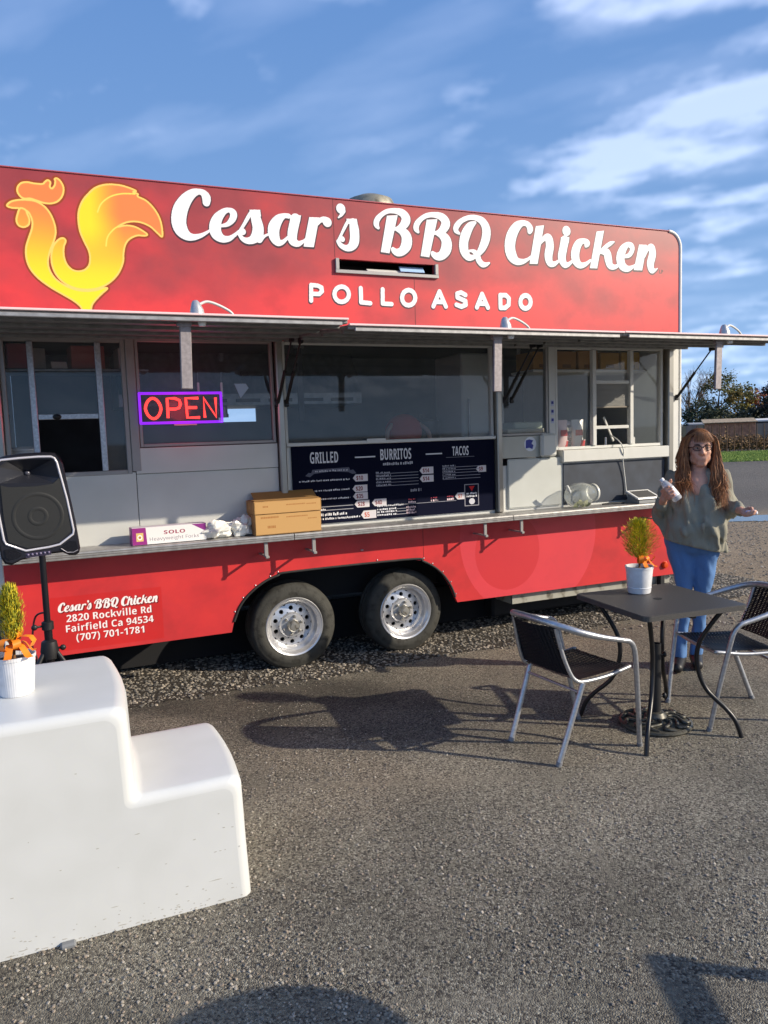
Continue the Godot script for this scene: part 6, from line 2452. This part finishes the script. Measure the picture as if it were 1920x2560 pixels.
	# payment tablet on a wedge
	t = on_counter("payment_tablet", "white payment tablet tilted on its stand at the counter's right end", "tablet", 2.36, 0.11, 0.0)
	s = Shape.new()
	s.prism(PackedVector2Array([Vector2(-0.07, 0), Vector2(0.085, 0), Vector2(0.085, 0.025), Vector2(-0.05, 0.075)]), -0.1, 0.1, Transform3D(Basis(Vector3(0, 0, 1), Vector3(0, 1, 0), Vector3(-1, 0, 0)), Vector3.ZERO))
	obj("stand", s, mat(rgb(150, 152, 152), 0.4), t)
	var tilt := Basis(Vector3.RIGHT, 0.36)
	s = Shape.new()
	s.box(Vector3(0, 0.066, 0.018), Vector3(0.25, 0.014, 0.17), 0.005, tilt)
	obj("case", s, mat(rgb(232, 232, 230), 0.3), t)
	s = Shape.new()
	s.box(Vector3(0, 0.066, 0.018) + tilt * Vector3(0, 0.0075, 0), Vector3(0.2, 0.002, 0.125), 0.0006, tilt)
	obj("screen", s, mat(rgb(26, 28, 34), 0.12), t)
	# its white lead runs up and through the open sash
	s = Shape.new()
	var lead := []
	for q in [[2.28, 1.06, 0.05], [2.275, 1.12, 0.022], [2.26, 1.25, 0.018], [2.23, 1.4, 0.03], [2.215, 1.475, 0.056], [2.2, 1.53, 0.054], [2.19, 1.58, 0.01], [2.19, 1.62, -0.08]]:
		lead.append(along(q[0], q[1], q[2]))
	s.tube(curve(lead), 0.005, 7)
	tag(obj("white_cable", s, mat(rgb(214, 214, 208), 0.5)), "thin white cable from the tablet up into the right window", "cable")
	t = on_counter("paper_towel_box", "small rounded white dispenser with a blue sticker beside it below the window", "dispenser", 1.47, 0.03, 0.0)
	t.position = along(1.462, 1.47, 0.03)
	s = Shape.new()
	s.box(Vector3(0, 0.09, 0), Vector3(0.15, 0.19, 0.05), 0.018)
	obj("cover", s, mat(rgb(216, 216, 208), 0.4), t)
	s = Shape.new()
	s.box(Vector3(0, 0.005, 0.0), Vector3(0.11, 0.016, 0.036), 0.003)
	obj("slot", s, mat(rgb(160, 160, 152), 0.5), t)
	t = on_counter("round_sticker", "round blue and white sticker on the panel left of the right window", "sticker", 1.3, 0.0, 0.0)
	t.position = along(1.306, 1.575, 0.0048)
	s = Shape.new()
	s.lathe([Vector2(0.058, 0.0), Vector2(0.058, 0.001), Vector2(0, 0.001)], 28, Transform3D(Basis(Vector3.RIGHT, PI / 2), Vector3.ZERO))
	obj("disc", s, mat(rgb(226, 230, 236), 0.4), t)
	s = Shape.new()
	s.prism(PackedVector2Array([Vector2(-0.045, -0.035), Vector2(-0.01, -0.03), Vector2(0.02, -0.042), Vector2(0.03, -0.01), Vector2(0.012, 0.004), Vector2(0.028, 0.03), Vector2(-0.01, 0.038), Vector2(-0.042, 0.03)]), 0.001, 0.0016)
	obj("emblem", s, mat(rgb(24, 44, 148), 0.4), t)
	for k in 3:
		t = thing("small_sticker", ["topmost little blue sticker on the post left of the right window", "middle little blue sticker on the post left of the right window", "lowest little blue sticker on the post left of the right window"][k], "sticker", along(1.525, 1.9 - k * 0.07, 0.0068), YAW, "little stickers on the window post")
		s = Shape.new()
		s.box(Vector3.ZERO, Vector3(0.03, 0.045, 0.0012), 0.0003)
		obj("paper", s, mat(rgb(186, 192, 214), 0.5), t)
		s = Shape.new()
		s.box(Vector3(0, 0.004, 0.0009), Vector3(0.022, 0.022, 0.0008), 0.0002)
		obj("emblem", s, mat(rgb(36, 52, 140), 0.5), t)
	t = on_counter("black_tongs", "dark slim tongs lying on the counter behind the jar", "tongs", 2.07, 0.07, 0.05)
	s = Shape.new()
	s.tube([Vector3(-0.1, 0.006, 0.0), Vector3(0.0, 0.012, 0.01), Vector3(0.11, 0.006, 0.012)], 0.006, 6)
	obj("arm", s, M.black, t)
	s = Shape.new()
	s.tube([Vector3(-0.1, 0.006, 0.002), Vector3(0.0, 0.01, 0.024), Vector3(0.11, 0.006, 0.034)], 0.006, 6)
	obj("arm", s, M.black, t)


# ---------------------------------------------------------------- table and rail added unseen at the right to cast shadows into the picture
func make_beyond_frame():
	var t := thing("shadow_casting_table", "round black bar table added out of view at the right to cast a shadow", "bar table", Vector3(1.74, 0.0, -1.24), 0.0)
	var s := Shape.new()
	s.lathe([Vector2(0, 0.97), Vector2(0.44, 0.97), Vector2(0.455, 0.98), Vector2(0.455, 0.992), Vector2(0.445, 1.0), Vector2(0, 1.0)], 48)
	obj("table_top", s, M.black, t)
	s = Shape.new()
	s.lathe([Vector2(0.24, 0.0), Vector2(0.24, 0.015), Vector2(0.05, 0.04), Vector2(0.035, 0.06), Vector2(0.035, 0.97)], 24)
	obj("pedestal", s, M.black, t)
	t = thing("shadow_casting_rail", "open black metal rail frame added out of view at the right to cast its shadow", "rail", Vector3(2.6, 0.0, -1.43), 0.0)
	for z in [-0.38, 0.38]:
		s = Shape.new()
		s.box(Vector3(0, 0.4, z), Vector3(0.05, 0.8, 0.05), 0.005)
		obj("post", s, M.black, t)
		s = Shape.new()
		s.box(Vector3(0, 0.012, z), Vector3(0.34, 0.024, 0.07), 0.004)
		obj("foot", s, M.black, t)
	s = Shape.new()
	s.box(Vector3(0, 0.83, 0), Vector3(0.055, 0.05, 0.84), 0.005)
	obj("top_rail", s, M.black, t)
	s = Shape.new()
	s.box(Vector3(0, 0.5, 0), Vector3(0.02, 0.02, 0.7), 0.003)
	obj("cross_bar", s, M.black, t)


# ---------------------------------------------------------------- the woman beside the table
# bones are [from, to, radius, radius]; they are blended into one skin and drawn as a net of quads
func skin(s: Shape, bones: Array, cell: float, blend: float, cut = null, ruffle := 0.0):
	var lo := Vector3(1e9, 1e9, 1e9)
	var hi := -lo
	for b in bones:
		var m: float = maxf(b[2], b[3]) + blend * 2.0 + cell * 2.0
		for p in [b[0], b[1]]:
			lo = lo.min(p - Vector3(m, m, m))
			hi = hi.max(p + Vector3(m, m, m))
	var n := Vector3i(((hi - lo) / cell).ceil()) + Vector3i(2, 2, 2)
	var acc := PackedFloat32Array()
	acc.resize(n.x * n.y * n.z)
	var sx := 1
	var sy := n.x
	var sz := n.x * n.y
	for b in bones:
		var a: Vector3 = b[0]
		var e: Vector3 = b[1] - b[0]
		var ee := maxf(e.length_squared(), 1e-9)
		var ra: float = b[2]
		var rb: float = b[3]
		var m := maxf(ra, rb) + blend * 3.0
		var mm := Vector3(m, m, m)
		var from := Vector3i(((a.min(b[1]) - mm - lo) / cell).floor()).clamp(Vector3i.ZERO, n - Vector3i.ONE)
		var to := Vector3i(((a.max(b[1]) + mm - lo) / cell).ceil()).clamp(Vector3i.ZERO, n - Vector3i.ONE)
		for z in range(from.z, to.z + 1):
			for y in range(from.y, to.y + 1):
				var id := from.x + y * sy + z * sz
				var p := lo + Vector3(from.x, y, z) * cell - a
				for x in range(from.x, to.x + 1):
					var t := clampf(p.dot(e) / ee, 0.0, 1.0)
					var d := (p - e * t).length() - (ra + (rb - ra) * t)
					if d < blend * 4.0:
						acc[id] += exp(-d / blend)
					id += 1
					p.x += cell
	var noise := FastNoiseLite.new()
	noise.seed = 4
	noise.frequency = 7.0
	noise.fractal_octaves = 2
	for i in acc.size():
		var v := acc[i]
		if v > 0.02:
			v = -blend * log(v)
			if cut != null or ruffle > 0.0:
				var p := lo + Vector3(i % n.x, (i / sy) % n.y, i / sz) * cell
				if ruffle > 0.0:
					v += ruffle * noise.get_noise_3d(p.x * 1.6, p.y * 0.7 + p.x, p.z * 1.6)
				if cut != null:
					for c in cut:
						v = maxf(v, (c as Plane).distance_to(p))
			acc[i] = v
		else:
			acc[i] = 1.0
	var ids := {}
	var spots := PackedVector3Array()
	var corner := [0, sx, sy, sx + sy, sz, sx + sz, sy + sz, sx + sy + sz]
	var offs := [Vector3(0, 0, 0), Vector3(1, 0, 0), Vector3(0, 1, 0), Vector3(1, 1, 0), Vector3(0, 0, 1), Vector3(1, 0, 1), Vector3(0, 1, 1), Vector3(1, 1, 1)]
	var edges := [[0, 1], [2, 3], [4, 5], [6, 7], [0, 2], [1, 3], [4, 6], [5, 7], [0, 4], [1, 5], [2, 6], [3, 7]]
	for z in n.z - 1:
		for y in n.y - 1:
			var id := y * sy + z * sz
			for x in n.x - 1:
				var inside := acc[id] < 0.0
				if (acc[id + sx] < 0.0) != inside or (acc[id + sy] < 0.0) != inside or (acc[id + sz] < 0.0) != inside or (acc[id + sx + sy] < 0.0) != inside or (acc[id + sx + sz] < 0.0) != inside or (acc[id + sy + sz] < 0.0) != inside or (acc[id + sx + sy + sz] < 0.0) != inside:
					var sum := Vector3.ZERO
					var count := 0
					for g in edges:
						var va := acc[id + corner[g[0]]]
						var vb := acc[id + corner[g[1]]]
						if (va < 0.0) != (vb < 0.0):
							sum += (offs[g[0]] as Vector3).lerp(offs[g[1]], va / (va - vb))
							count += 1
					ids[id] = spots.size()
					spots.append(lo + (Vector3(x, y, z) + sum / count) * cell)
				id += 1
	s.soft()
	for id in ids:
		for k in 3:
			var step: int = [sx, sy, sz][k]
			var u: int = [sy, sz, sx][k]
			var v: int = [sz, sx, sy][k]
			var a := acc[id] < 0.0
			if a != (acc[id + step] < 0.0):
				if ids.has(id - u) and ids.has(id - v) and ids.has(id - u - v):
					var p0 := spots[ids[id - u - v]]
					var p1 := spots[ids[id - v]]
					var p2 := spots[ids[id]]
					var p3 := spots[ids[id - u]]
					if a:
						s.quad(p0, p1, p2, p3)
					else:
						s.quad(p3, p2, p1, p0)


func make_person():
	var t := thing("person", "person with long brown hair, glasses, sage sweater and jeans holding a water bottle", "person", Vector3(2.054, 0, -5.14), -0.38)
	var hr := Vector3(0.082, 1.53, 0.0)          # middle of the head
	var body := Shape.new()
	var trunk := [
		[Vector3(0.078, 1.42, -0.012), Vector3(0.073, 1.3, -0.03), 0.05, 0.058],
		[Vector3(-0.04, 1.3, -0.035), Vector3(0.18, 1.305, -0.035), 0.05, 0.05],
		[Vector3(0.066, 1.27, -0.01), Vector3(0.06, 1.0, 0.0), 0.1, 0.1],
		[Vector3(0.066, 1.29, 0.045), Vector3(0.064, 1.245, 0.068), 0.046, 0.04],
		[Vector3(0.055, 0.95, -0.01), Vector3(0.05, 0.88, -0.01), 0.08, 0.07],
		[Vector3(-0.075, 1.29, -0.03), Vector3(-0.165, 1.08, -0.01), 0.045, 0.036],
		[Vector3(-0.165, 1.08, -0.01), Vector3(-0.142, 1.19, 0.19), 0.036, 0.026],
		[Vector3(0.2, 1.3, -0.03), Vector3(0.264, 1.11, -0.02), 0.045, 0.036],
		[Vector3(0.264, 1.11, -0.02), Vector3(0.325, 1.128, 0.17), 0.036, 0.025],
		[Vector3(-0.025, 0.84, 0.0), Vector3(0.006, 0.5, 0.02), 0.065, 0.03],
		[Vector3(0.006, 0.5, 0.02), Vector3(-0.035, 0.08, -0.01), 0.03, 0.03],
		[Vector3(0.12, 0.84, 0.0), Vector3(0.102, 0.5, -0.01), 0.065, 0.028],
		[Vector3(0.094, 0.5, -0.01), Vector3(0.07, 0.08, -0.12), 0.03, 0.03],
	]
	skin(body, trunk, 0.012, 0.012)
	var look := Basis(Vector3.UP, 0.2)
	var hd := func(x: float, y: float, z: float) -> Vector3:
		return hr + look * Vector3(x, y, z)
	var head := [
		[hd.call(0, 0.035, -0.022), hd.call(0, 0.02, -0.01), 0.086, 0.084],
		[hd.call(0, -0.01, 0.018), hd.call(0, -0.06, 0.03), 0.064, 0.05],
		[hd.call(-0.03, -0.07, 0.02), hd.call(0.03, -0.07, 0.02), 0.038, 0.038],
		[hd.call(-0.012, -0.104, 0.052), hd.call(0.012, -0.104, 0.052), 0.022, 0.022],
		[hd.call(0, 0.0, 0.082), hd.call(0, -0.032, 0.1), 0.0085, 0.0125],
		[hd.call(-0.012, -0.036, 0.088), hd.call(0.012, -0.036, 0.088), 0.009, 0.009],
		[hd.call(-0.036, -0.03, 0.055), hd.call(-0.03, -0.05, 0.056), 0.024, 0.022],
		[hd.call(0.036, -0.03, 0.055), hd.call(0.03, -0.05, 0.056), 0.024, 0.022],
		[hd.call(-0.03, 0.018, 0.07), hd.call(0.03, 0.018, 0.07), 0.011, 0.011],
		[hd.call(-0.02, -0.068, 0.073), hd.call(0.02, -0.068, 0.073), 0.007, 0.007],
		[hd.call(-0.016, -0.08, 0.07), hd.call(0.016, -0.08, 0.07), 0.008, 0.008],
		[hd.call(-0.086, -0.005, -0.005), hd.call(-0.083, -0.03, 0.0), 0.012, 0.009],
		[hd.call(0.086, -0.005, -0.005), hd.call(0.083, -0.03, 0.0), 0.012, 0.009],
		[Vector3(0.08, 1.46, -0.015), Vector3(0.077, 1.38, -0.018), 0.048, 0.05],
	]
	skin(body, head, 0.0038, 0.006)
	# right hand: closed round the bottle
	var axis := Vector3(-0.615, 0.788, 0.0)
	var across := Vector3(0.788, 0.615, 0.0)
	var grip := Vector3(-0.094, 1.262, 0.245)
	var ring := func(along_by: float, degrees: float, out: float) -> Vector3:
		var f := deg_to_rad(degrees)
		return grip + axis * along_by + across * cos(f) * out + Vector3(0, 0, 1) * sin(f) * out
	var hand := [
		[Vector3(-0.142, 1.19, 0.19), Vector3(-0.136, 1.205, 0.205), 0.024, 0.022],
		[Vector3(-0.136, 1.205, 0.205), ring.call(-0.022, 215.0, 0.044), 0.022, 0.017],
		[Vector3(-0.136, 1.205, 0.205), ring.call(0.012, 215.0, 0.046), 0.022, 0.017],
		[ring.call(-0.03, 225.0, 0.045), ring.call(0.022, 220.0, 0.045), 0.015, 0.015],
	]
	for k in 4:
		var o := -0.034 + 0.0215 * k
		var long: float = [0.0, 14.0, 20.0, 8.0][k]
		hand.append([ring.call(o, 205.0, 0.044), ring.call(o, 165.0, 0.043), 0.0105, 0.0098])
		hand.append([ring.call(o, 165.0, 0.043), ring.call(o, 122.0 - long * 0.5, 0.042), 0.0098, 0.009])
		hand.append([ring.call(o, 122.0 - long * 0.5, 0.042), ring.call(o, 88.0 - long, 0.041), 0.009, 0.0078])
	hand.append([ring.call(0.012, 235.0, 0.047), ring.call(0.032, 275.0, 0.046), 0.014, 0.0115])
	hand.append([ring.call(0.032, 275.0, 0.046), ring.call(0.046, 318.0, 0.044), 0.0115, 0.01])
	hand.append([ring.call(0.046, 318.0, 0.044), ring.call(0.054, 350.0, 0.043), 0.01, 0.0085])
	skin(body, hand, 0.0032, 0.0035)
	# left hand: open below the small things it holds
	hand = [
		[Vector3(0.325, 1.128, 0.17), Vector3(0.332, 1.125, 0.19), 0.023, 0.02],
		[Vector3(0.332, 1.123, 0.19), Vector3(0.34, 1.115, 0.235), 0.02, 0.013],
		[Vector3(0.345, 1.123, 0.19), Vector3(0.362, 1.116, 0.238), 0.018, 0.013],
	]
	for k in 4:
		var b := Vector3(0.332 + 0.013 * k, 1.113 + 0.002 * k, 0.24 - 0.004 * k)
		var g: float = [0.85, 1.0, 1.05, 0.95][k]
		var c := b + Vector3(0.012, -0.008, 0.034) * g
		var d := c + Vector3(0.016, 0.008, 0.018) * g
		var e := d + Vector3(0.008, 0.016, 0.004) * g
		hand.append([b, c, 0.0098, 0.009])
		hand.append([c, d, 0.009, 0.0083])
		hand.append([d, e, 0.0083, 0.0072])
	hand.append([Vector3(0.35, 1.13, 0.2), Vector3(0.372, 1.142, 0.222), 0.014, 0.011])
	hand.append([Vector3(0.372, 1.142, 0.222), Vector3(0.384, 1.146, 0.246), 0.011, 0.0095])
	hand.append([Vector3(0.384, 1.146, 0.246), Vector3(0.386, 1.143, 0.268), 0.0095, 0.008])
	skin(body, hand, 0.0032, 0.0035)
	var flesh := grain(rgb(216, 162, 138), "faint", 0.15, 0.5)
	flesh.subsurf_scatter_enabled = true
	flesh.subsurf_scatter_strength = 0.1
	obj("body", body, flesh, t)
	# face details
	var s := Shape.new()
	for x in [-0.03, 0.03]:
		s.ball(hd.call(x, 0.0, 0.071), Vector3(0.013, 0.008, 0.009), 12, 8)
	obj("eyes", s, mat(rgb(214, 206, 198), 0.2), t)
	s = Shape.new()
	for x in [-0.03, 0.03]:
		s.ball(hd.call(x, 0.0, 0.0785), Vector3(0.0062, 0.0062, 0.003), 10, 6)
	obj("irises", s, mat(rgb(46, 34, 28), 0.2), t)
	s = Shape.new()
	for x in [-1.0, 1.0]:
		s.tube([hd.call(0.014 * x, 0.019, 0.0835), hd.call(0.032 * x, 0.025, 0.08), hd.call(0.048 * x, 0.02, 0.068)], [0.003, 0.004, 0.002], 6)
	obj("eyebrows", s, mat(rgb(78, 48, 32), 0.8), t)
	s = Shape.new()
	s.tube([hd.call(-0.023, -0.069, 0.0715), hd.call(-0.01, -0.0675, 0.08), hd.call(0.0, -0.069, 0.081), hd.call(0.01, -0.0675, 0.08), hd.call(0.023, -0.066, 0.0715)], [0.002, 0.004, 0.004, 0.004, 0.002], 7)
	s.tube([hd.call(-0.02, -0.0735, 0.0715), hd.call(0.0, -0.079, 0.0785), hd.call(0.02, -0.0735, 0.0715)], [0.002, 0.005, 0.002], 7)
	obj("lips", s, mat(rgb(160, 70, 66), 0.4), t)
	# glasses
	s = Shape.new()
	for x in [-1.0, 1.0]:
		var loop := []
		for k in 17:
			var f := TAU * k / 16
			loop.append(hd.call(x * 0.032 + cos(f) * 0.026, 0.0 + sin(f) * 0.018, 0.093 - absf(x * 0.032 + cos(f) * 0.026) * 0.25))
		s.tube(loop, 0.0024, 6)
		s.tube([hd.call(x * 0.058, 0.005, 0.079), hd.call(x * 0.082, 0.004, 0.0), hd.call(x * 0.086, -0.002, -0.02)], 0.0022, 6)
	s.tube([hd.call(-0.008, 0.004, 0.093), hd.call(0.0, 0.007, 0.095), hd.call(0.008, 0.004, 0.093)], 0.0022, 6)
	var frame := obj("glasses", s, mat(rgb(36, 26, 24), 0.25), t)
	s = Shape.new()
	for x in [-1.0, 1.0]:
		var mid: Vector3 = hd.call(x * 0.032, 0.0, 0.085)
		s.flat()
		for k in 16:
			var f := TAU * k / 16
			var g := TAU * (k + 1) / 16
			s.tri(mid, mid + look * Vector3(cos(f) * 0.025, sin(f) * 0.017, 0), mid + look * Vector3(cos(g) * 0.025, sin(g) * 0.017, 0))
	obj("lens", s, glass(0.35, Color(0.3, 0.22, 0.2)), frame)
	# sweater
	s = Shape.new()
	var knit := [
		[Vector3(-0.062, 1.305, -0.03), Vector3(0.2, 1.312, -0.03), 0.062, 0.062],
		[Vector3(-0.005, 1.22, -0.01), Vector3(0.0, 1.02, 0.0), 0.112, 0.118],
		[Vector3(0.13, 1.22, -0.01), Vector3(0.12, 1.02, 0.0), 0.112, 0.118],
		[Vector3(-0.005, 1.16, 0.075), Vector3(0.0, 1.12, 0.085), 0.076, 0.08],
		[Vector3(0.135, 1.16, 0.075), Vector3(0.13, 1.12, 0.085), 0.076, 0.08],
		[Vector3(0.01, 1.0, 0.035), Vector3(0.115, 1.0, 0.035), 0.142, 0.142],
		[Vector3(0.0, 0.88, 0.02), Vector3(0.118, 0.87, 0.02), 0.138, 0.138],
		[Vector3(0.0, 0.8, 0.02), Vector3(0.12, 0.77, 0.02), 0.13, 0.13],
		[Vector3(-0.08, 1.3, -0.03), Vector3(-0.16, 1.085, -0.01), 0.064, 0.056],
		[Vector3(-0.16, 1.085, -0.01), Vector3(-0.148, 1.165, 0.145), 0.053, 0.04],
		[Vector3(0.207, 1.305, -0.03), Vector3(0.264, 1.115, -0.02), 0.064, 0.054],
		[Vector3(0.264, 1.115, -0.02), Vector3(0.316, 1.127, 0.14), 0.052, 0.038],
	]
	skin(s, knit, 0.011, 0.016, [Plane(Vector3(-0.235, -1, 0).normalized(), -0.862)], 0.03)
	var wool := grain(rgb(164, 160, 142), "cloth", 0.14, 0.9, 0.0, "fine_relief", 0.35)
	wool.rim_enabled = true
	wool.rim = 0.2
	obj("sweater", s, wool, t)
	# jeans
	s = Shape.new()
	var denim := [
		[Vector3(-0.015, 0.9, -0.005), Vector3(0.11, 0.9, -0.005), 0.12, 0.12],
		[Vector3(-0.028, 0.83, 0.0), Vector3(-0.002, 0.5, 0.02), 0.094, 0.04],
		[Vector3(-0.002, 0.5, 0.02), Vector3(-0.035, 0.08, -0.01), 0.04, 0.044],
		[Vector3(0.126, 0.83, 0.0), Vector3(0.102, 0.5, -0.01), 0.09, 0.04],
		[Vector3(0.102, 0.5, -0.01), Vector3(0.07, 0.08, -0.12), 0.04, 0.044],
	]
	skin(s, denim, 0.01, 0.0035, [Plane(Vector3(0, -1, 0), -0.075)], 0.012)
	obj("jeans", s, grain(rgb(102, 146, 204), "cloth", 0.16, 0.85, 0.0, "fine_relief", 0.2), t)
	s = Shape.new()
	skin(s, [[Vector3(-0.035, 0.055, -0.03), Vector3(-0.05, 0.038, 0.12), 0.045, 0.036], [Vector3(0.07, 0.055, -0.14), Vector3(0.08, 0.038, 0.01), 0.045, 0.036]], 0.01, 0.006, [Plane(Vector3(0, -1, 0), -0.004)])
	obj("shoes", s, mat(rgb(28, 27, 30), 0.5), t)
	# hair: a dark under-volume and many single locks over it
	s = Shape.new()
	var under := [
		[hd.call(0, 0.04, -0.035), hd.call(0, 0.0, -0.045), 0.092, 0.09],
		[hd.call(-0.088, 0.0, -0.02), Vector3(-0.03, 1.32, -0.01), 0.03, 0.042],
		[hd.call(0.088, 0.0, -0.02), Vector3(0.188, 1.32, -0.01), 0.03, 0.042],
		[hd.call(-0.04, -0.04, -0.07), Vector3(0.02, 1.22, -0.1), 0.06, 0.06],
		[hd.call(0.04, -0.04, -0.07), Vector3(0.14, 1.22, -0.1), 0.06, 0.06],
		[Vector3(0.185, 1.34, 0.03), Vector3(0.19, 1.2, 0.11), 0.04, 0.026],
		[Vector3(-0.03, 1.35, 0.03), Vector3(-0.02, 1.23, 0.105), 0.034, 0.022],
	]
	skin(s, under, 0.009, 0.008)
	var hair := mat(Color.WHITE, 0.55)
	hair.vertex_color_use_as_albedo = true
	var locks := Shape.new()
	var r := RandomNumberGenerator.new()
	r.seed = 51
	var tone := func() -> Color:
		var c := Color(0.19, 0.074, 0.03).lerp(Color(0.48, 0.21, 0.082), r.randf())
		return c * r.randf_range(0.65, 1.25)
	for k in 2400:
		var side := -1.0 if k % 2 == 0 else 1.0
		var back := r.randf()
		var z0 := lerpf(0.058, -0.085, back)
		var fan := r.randf()
		var root: Vector3 = hd.call(side * r.randf_range(0.0, 0.014), 0.122 - 0.9 * pow(absf(z0 + 0.015), 2.0) * 5.0, z0)
		var brow: Vector3 = hd.call(side * lerpf(0.055, 0.088, fan), 0.09 - 0.02 * fan, z0 * 0.9 + (0.012 if back < 0.3 else 0.0))
		var ear: Vector3 = hd.call(side * lerpf(0.087, 0.112, fan), 0.005, lerpf(0.048, -0.085, back))
		var jaw: Vector3 = hd.call(side * lerpf(0.08, 0.13, fan), -0.1, lerpf(0.05, -0.085, back))
		var low := Vector3(0.078 + side * lerpf(0.06, 0.152, fan * 0.7 + r.randf() * 0.3) + 0.012, 1.325, lerpf(0.085, -0.11, back))
		var end := Vector3(0.078 + side * lerpf(0.03, 0.182, fan * 0.6 + r.randf() * 0.4) + 0.018, lerpf(1.09, 1.27, r.randf()) + (0.05 if side < 0.0 else 0.0), lerpf(0.165, -0.13, back))
		if back > 0.6:
			low.x = 0.078 + side * r.randf_range(0.0, 0.13)
			end.x = low.x + r.randf_range(-0.03, 0.03)
		var path := curve([root, brow, ear, jaw, low, end], 4)
		var phase := floorf(r.randf() * 9.0) * 0.7 + r.randf() * 0.9
		var loose := r.randf()
		var radii := []
		for i in path.size():
			var f := float(i) / (path.size() - 1)
			var w := smoothstep(0.2, 1.0, f) * (0.008 + 0.016 * loose)
			path[i] += Vector3(sin(phase + f * (10.0 + 5.0 * loose)) * w, 0, cos(phase + f * 12.0) * w * 0.7)
			radii.append((0.0022 if f < 0.75 else 0.0022 * (1.0 - (f - 0.75) * 3.6)) * (0.7 + 0.6 * r.randf()))
		locks.colour = tone.call()
		locks.tube(path, radii, 4, false)
	# fringe swept across the forehead
	for k in 150:
		var x := r.randf_range(-0.05, 0.055)
		var root: Vector3 = hd.call(x * 0.35, 0.12, 0.035)
		var mid: Vector3 = hd.call(x * 0.8, 0.1, 0.082 - x * x * 6.0)
		var end: Vector3 = hd.call(x * 1.3 + 0.008, r.randf_range(0.034, 0.055), 0.09 - x * x * 9.0)
		var path := curve([root, mid, end], 5)
		var radii := []
		for i in path.size():
			radii.append(0.0021 * (1.0 - 0.8 * i / path.size()))
		locks.colour = tone.call()
		locks.tube(path, radii, 4, false)
	var mop := obj("hair", s, mat(rgb(92, 52, 30), 0.7), t)
	obj("locks", locks, hair, mop)
	# what the hands hold
	t = thing("water_bottle", "half clear white labelled water bottle tilted in the person's hand", "bottle", Vector3(2.054, 0, -5.14), -0.38)
	var base := grip - axis * 0.078
	var stand := Transform3D(Basis(across, axis, across.cross(axis)), base)
	s = Shape.new()
	s.lathe([Vector2(0, 0.002), Vector2(0.026, 0.0), Vector2(0.0315, 0.008), Vector2(0.0315, 0.1), Vector2(0.03, 0.115), Vector2(0.022, 0.142), Vector2(0.0135, 0.155), Vector2(0.0128, 0.165)], 24, stand)
	obj("bottle", s, glass(0.4, Color(0.9, 0.92, 0.95)), t)
	s = Shape.new()
	s.lathe([Vector2(0.0318, 0.028), Vector2(0.0322, 0.03), Vector2(0.0322, 0.092), Vector2(0.0318, 0.094)], 24, stand)
	obj("label", s, mat(rgb(226, 226, 232), 0.4), t)
	s = Shape.new()
	s.lathe([Vector2(0.0155, 0.157), Vector2(0.0155, 0.172), Vector2(0.014, 0.176), Vector2(0, 0.176)], 18, stand)
	obj("cap", s, mat(rgb(236, 236, 238), 0.4), t)
	s = Shape.new()
	for q in [[-0.3, 0.084], [0.35, 0.088]]:
		s.ball(stand * Vector3(sin(q[0]) * 0.0325, q[1], -cos(q[0]) * 0.0325) if false else stand * Vector3(sin(q[0]) * 0.0322, q[1] + 0.012, cos(q[0]) * 0.0322), Vector3(0.005, 0.008, 0.003), 8, 5)
	obj("print_marks", s, mat(rgb(26, 24, 30), 0.5), t)
	t = thing("small_case", "small white and violet case held in the person's other hand", "case", Vector3(2.054, 0, -5.14), -0.38)
	s = Shape.new()
	s.box(Vector3(0.38, 1.128, 0.262), Vector3(0.062, 0.016, 0.05), 0.006, Basis(Vector3.BACK, 0.12))
	obj("case", s, mat(rgb(216, 212, 236), 0.35), t)
	s = Shape.new()
	s.box(Vector3(0.404, 1.121, 0.27), Vector3(0.03, 0.024, 0.03), 0.007, Basis(Vector3.BACK, 0.12))
	obj("lid", s, mat(rgb(240, 240, 244), 0.35), t)
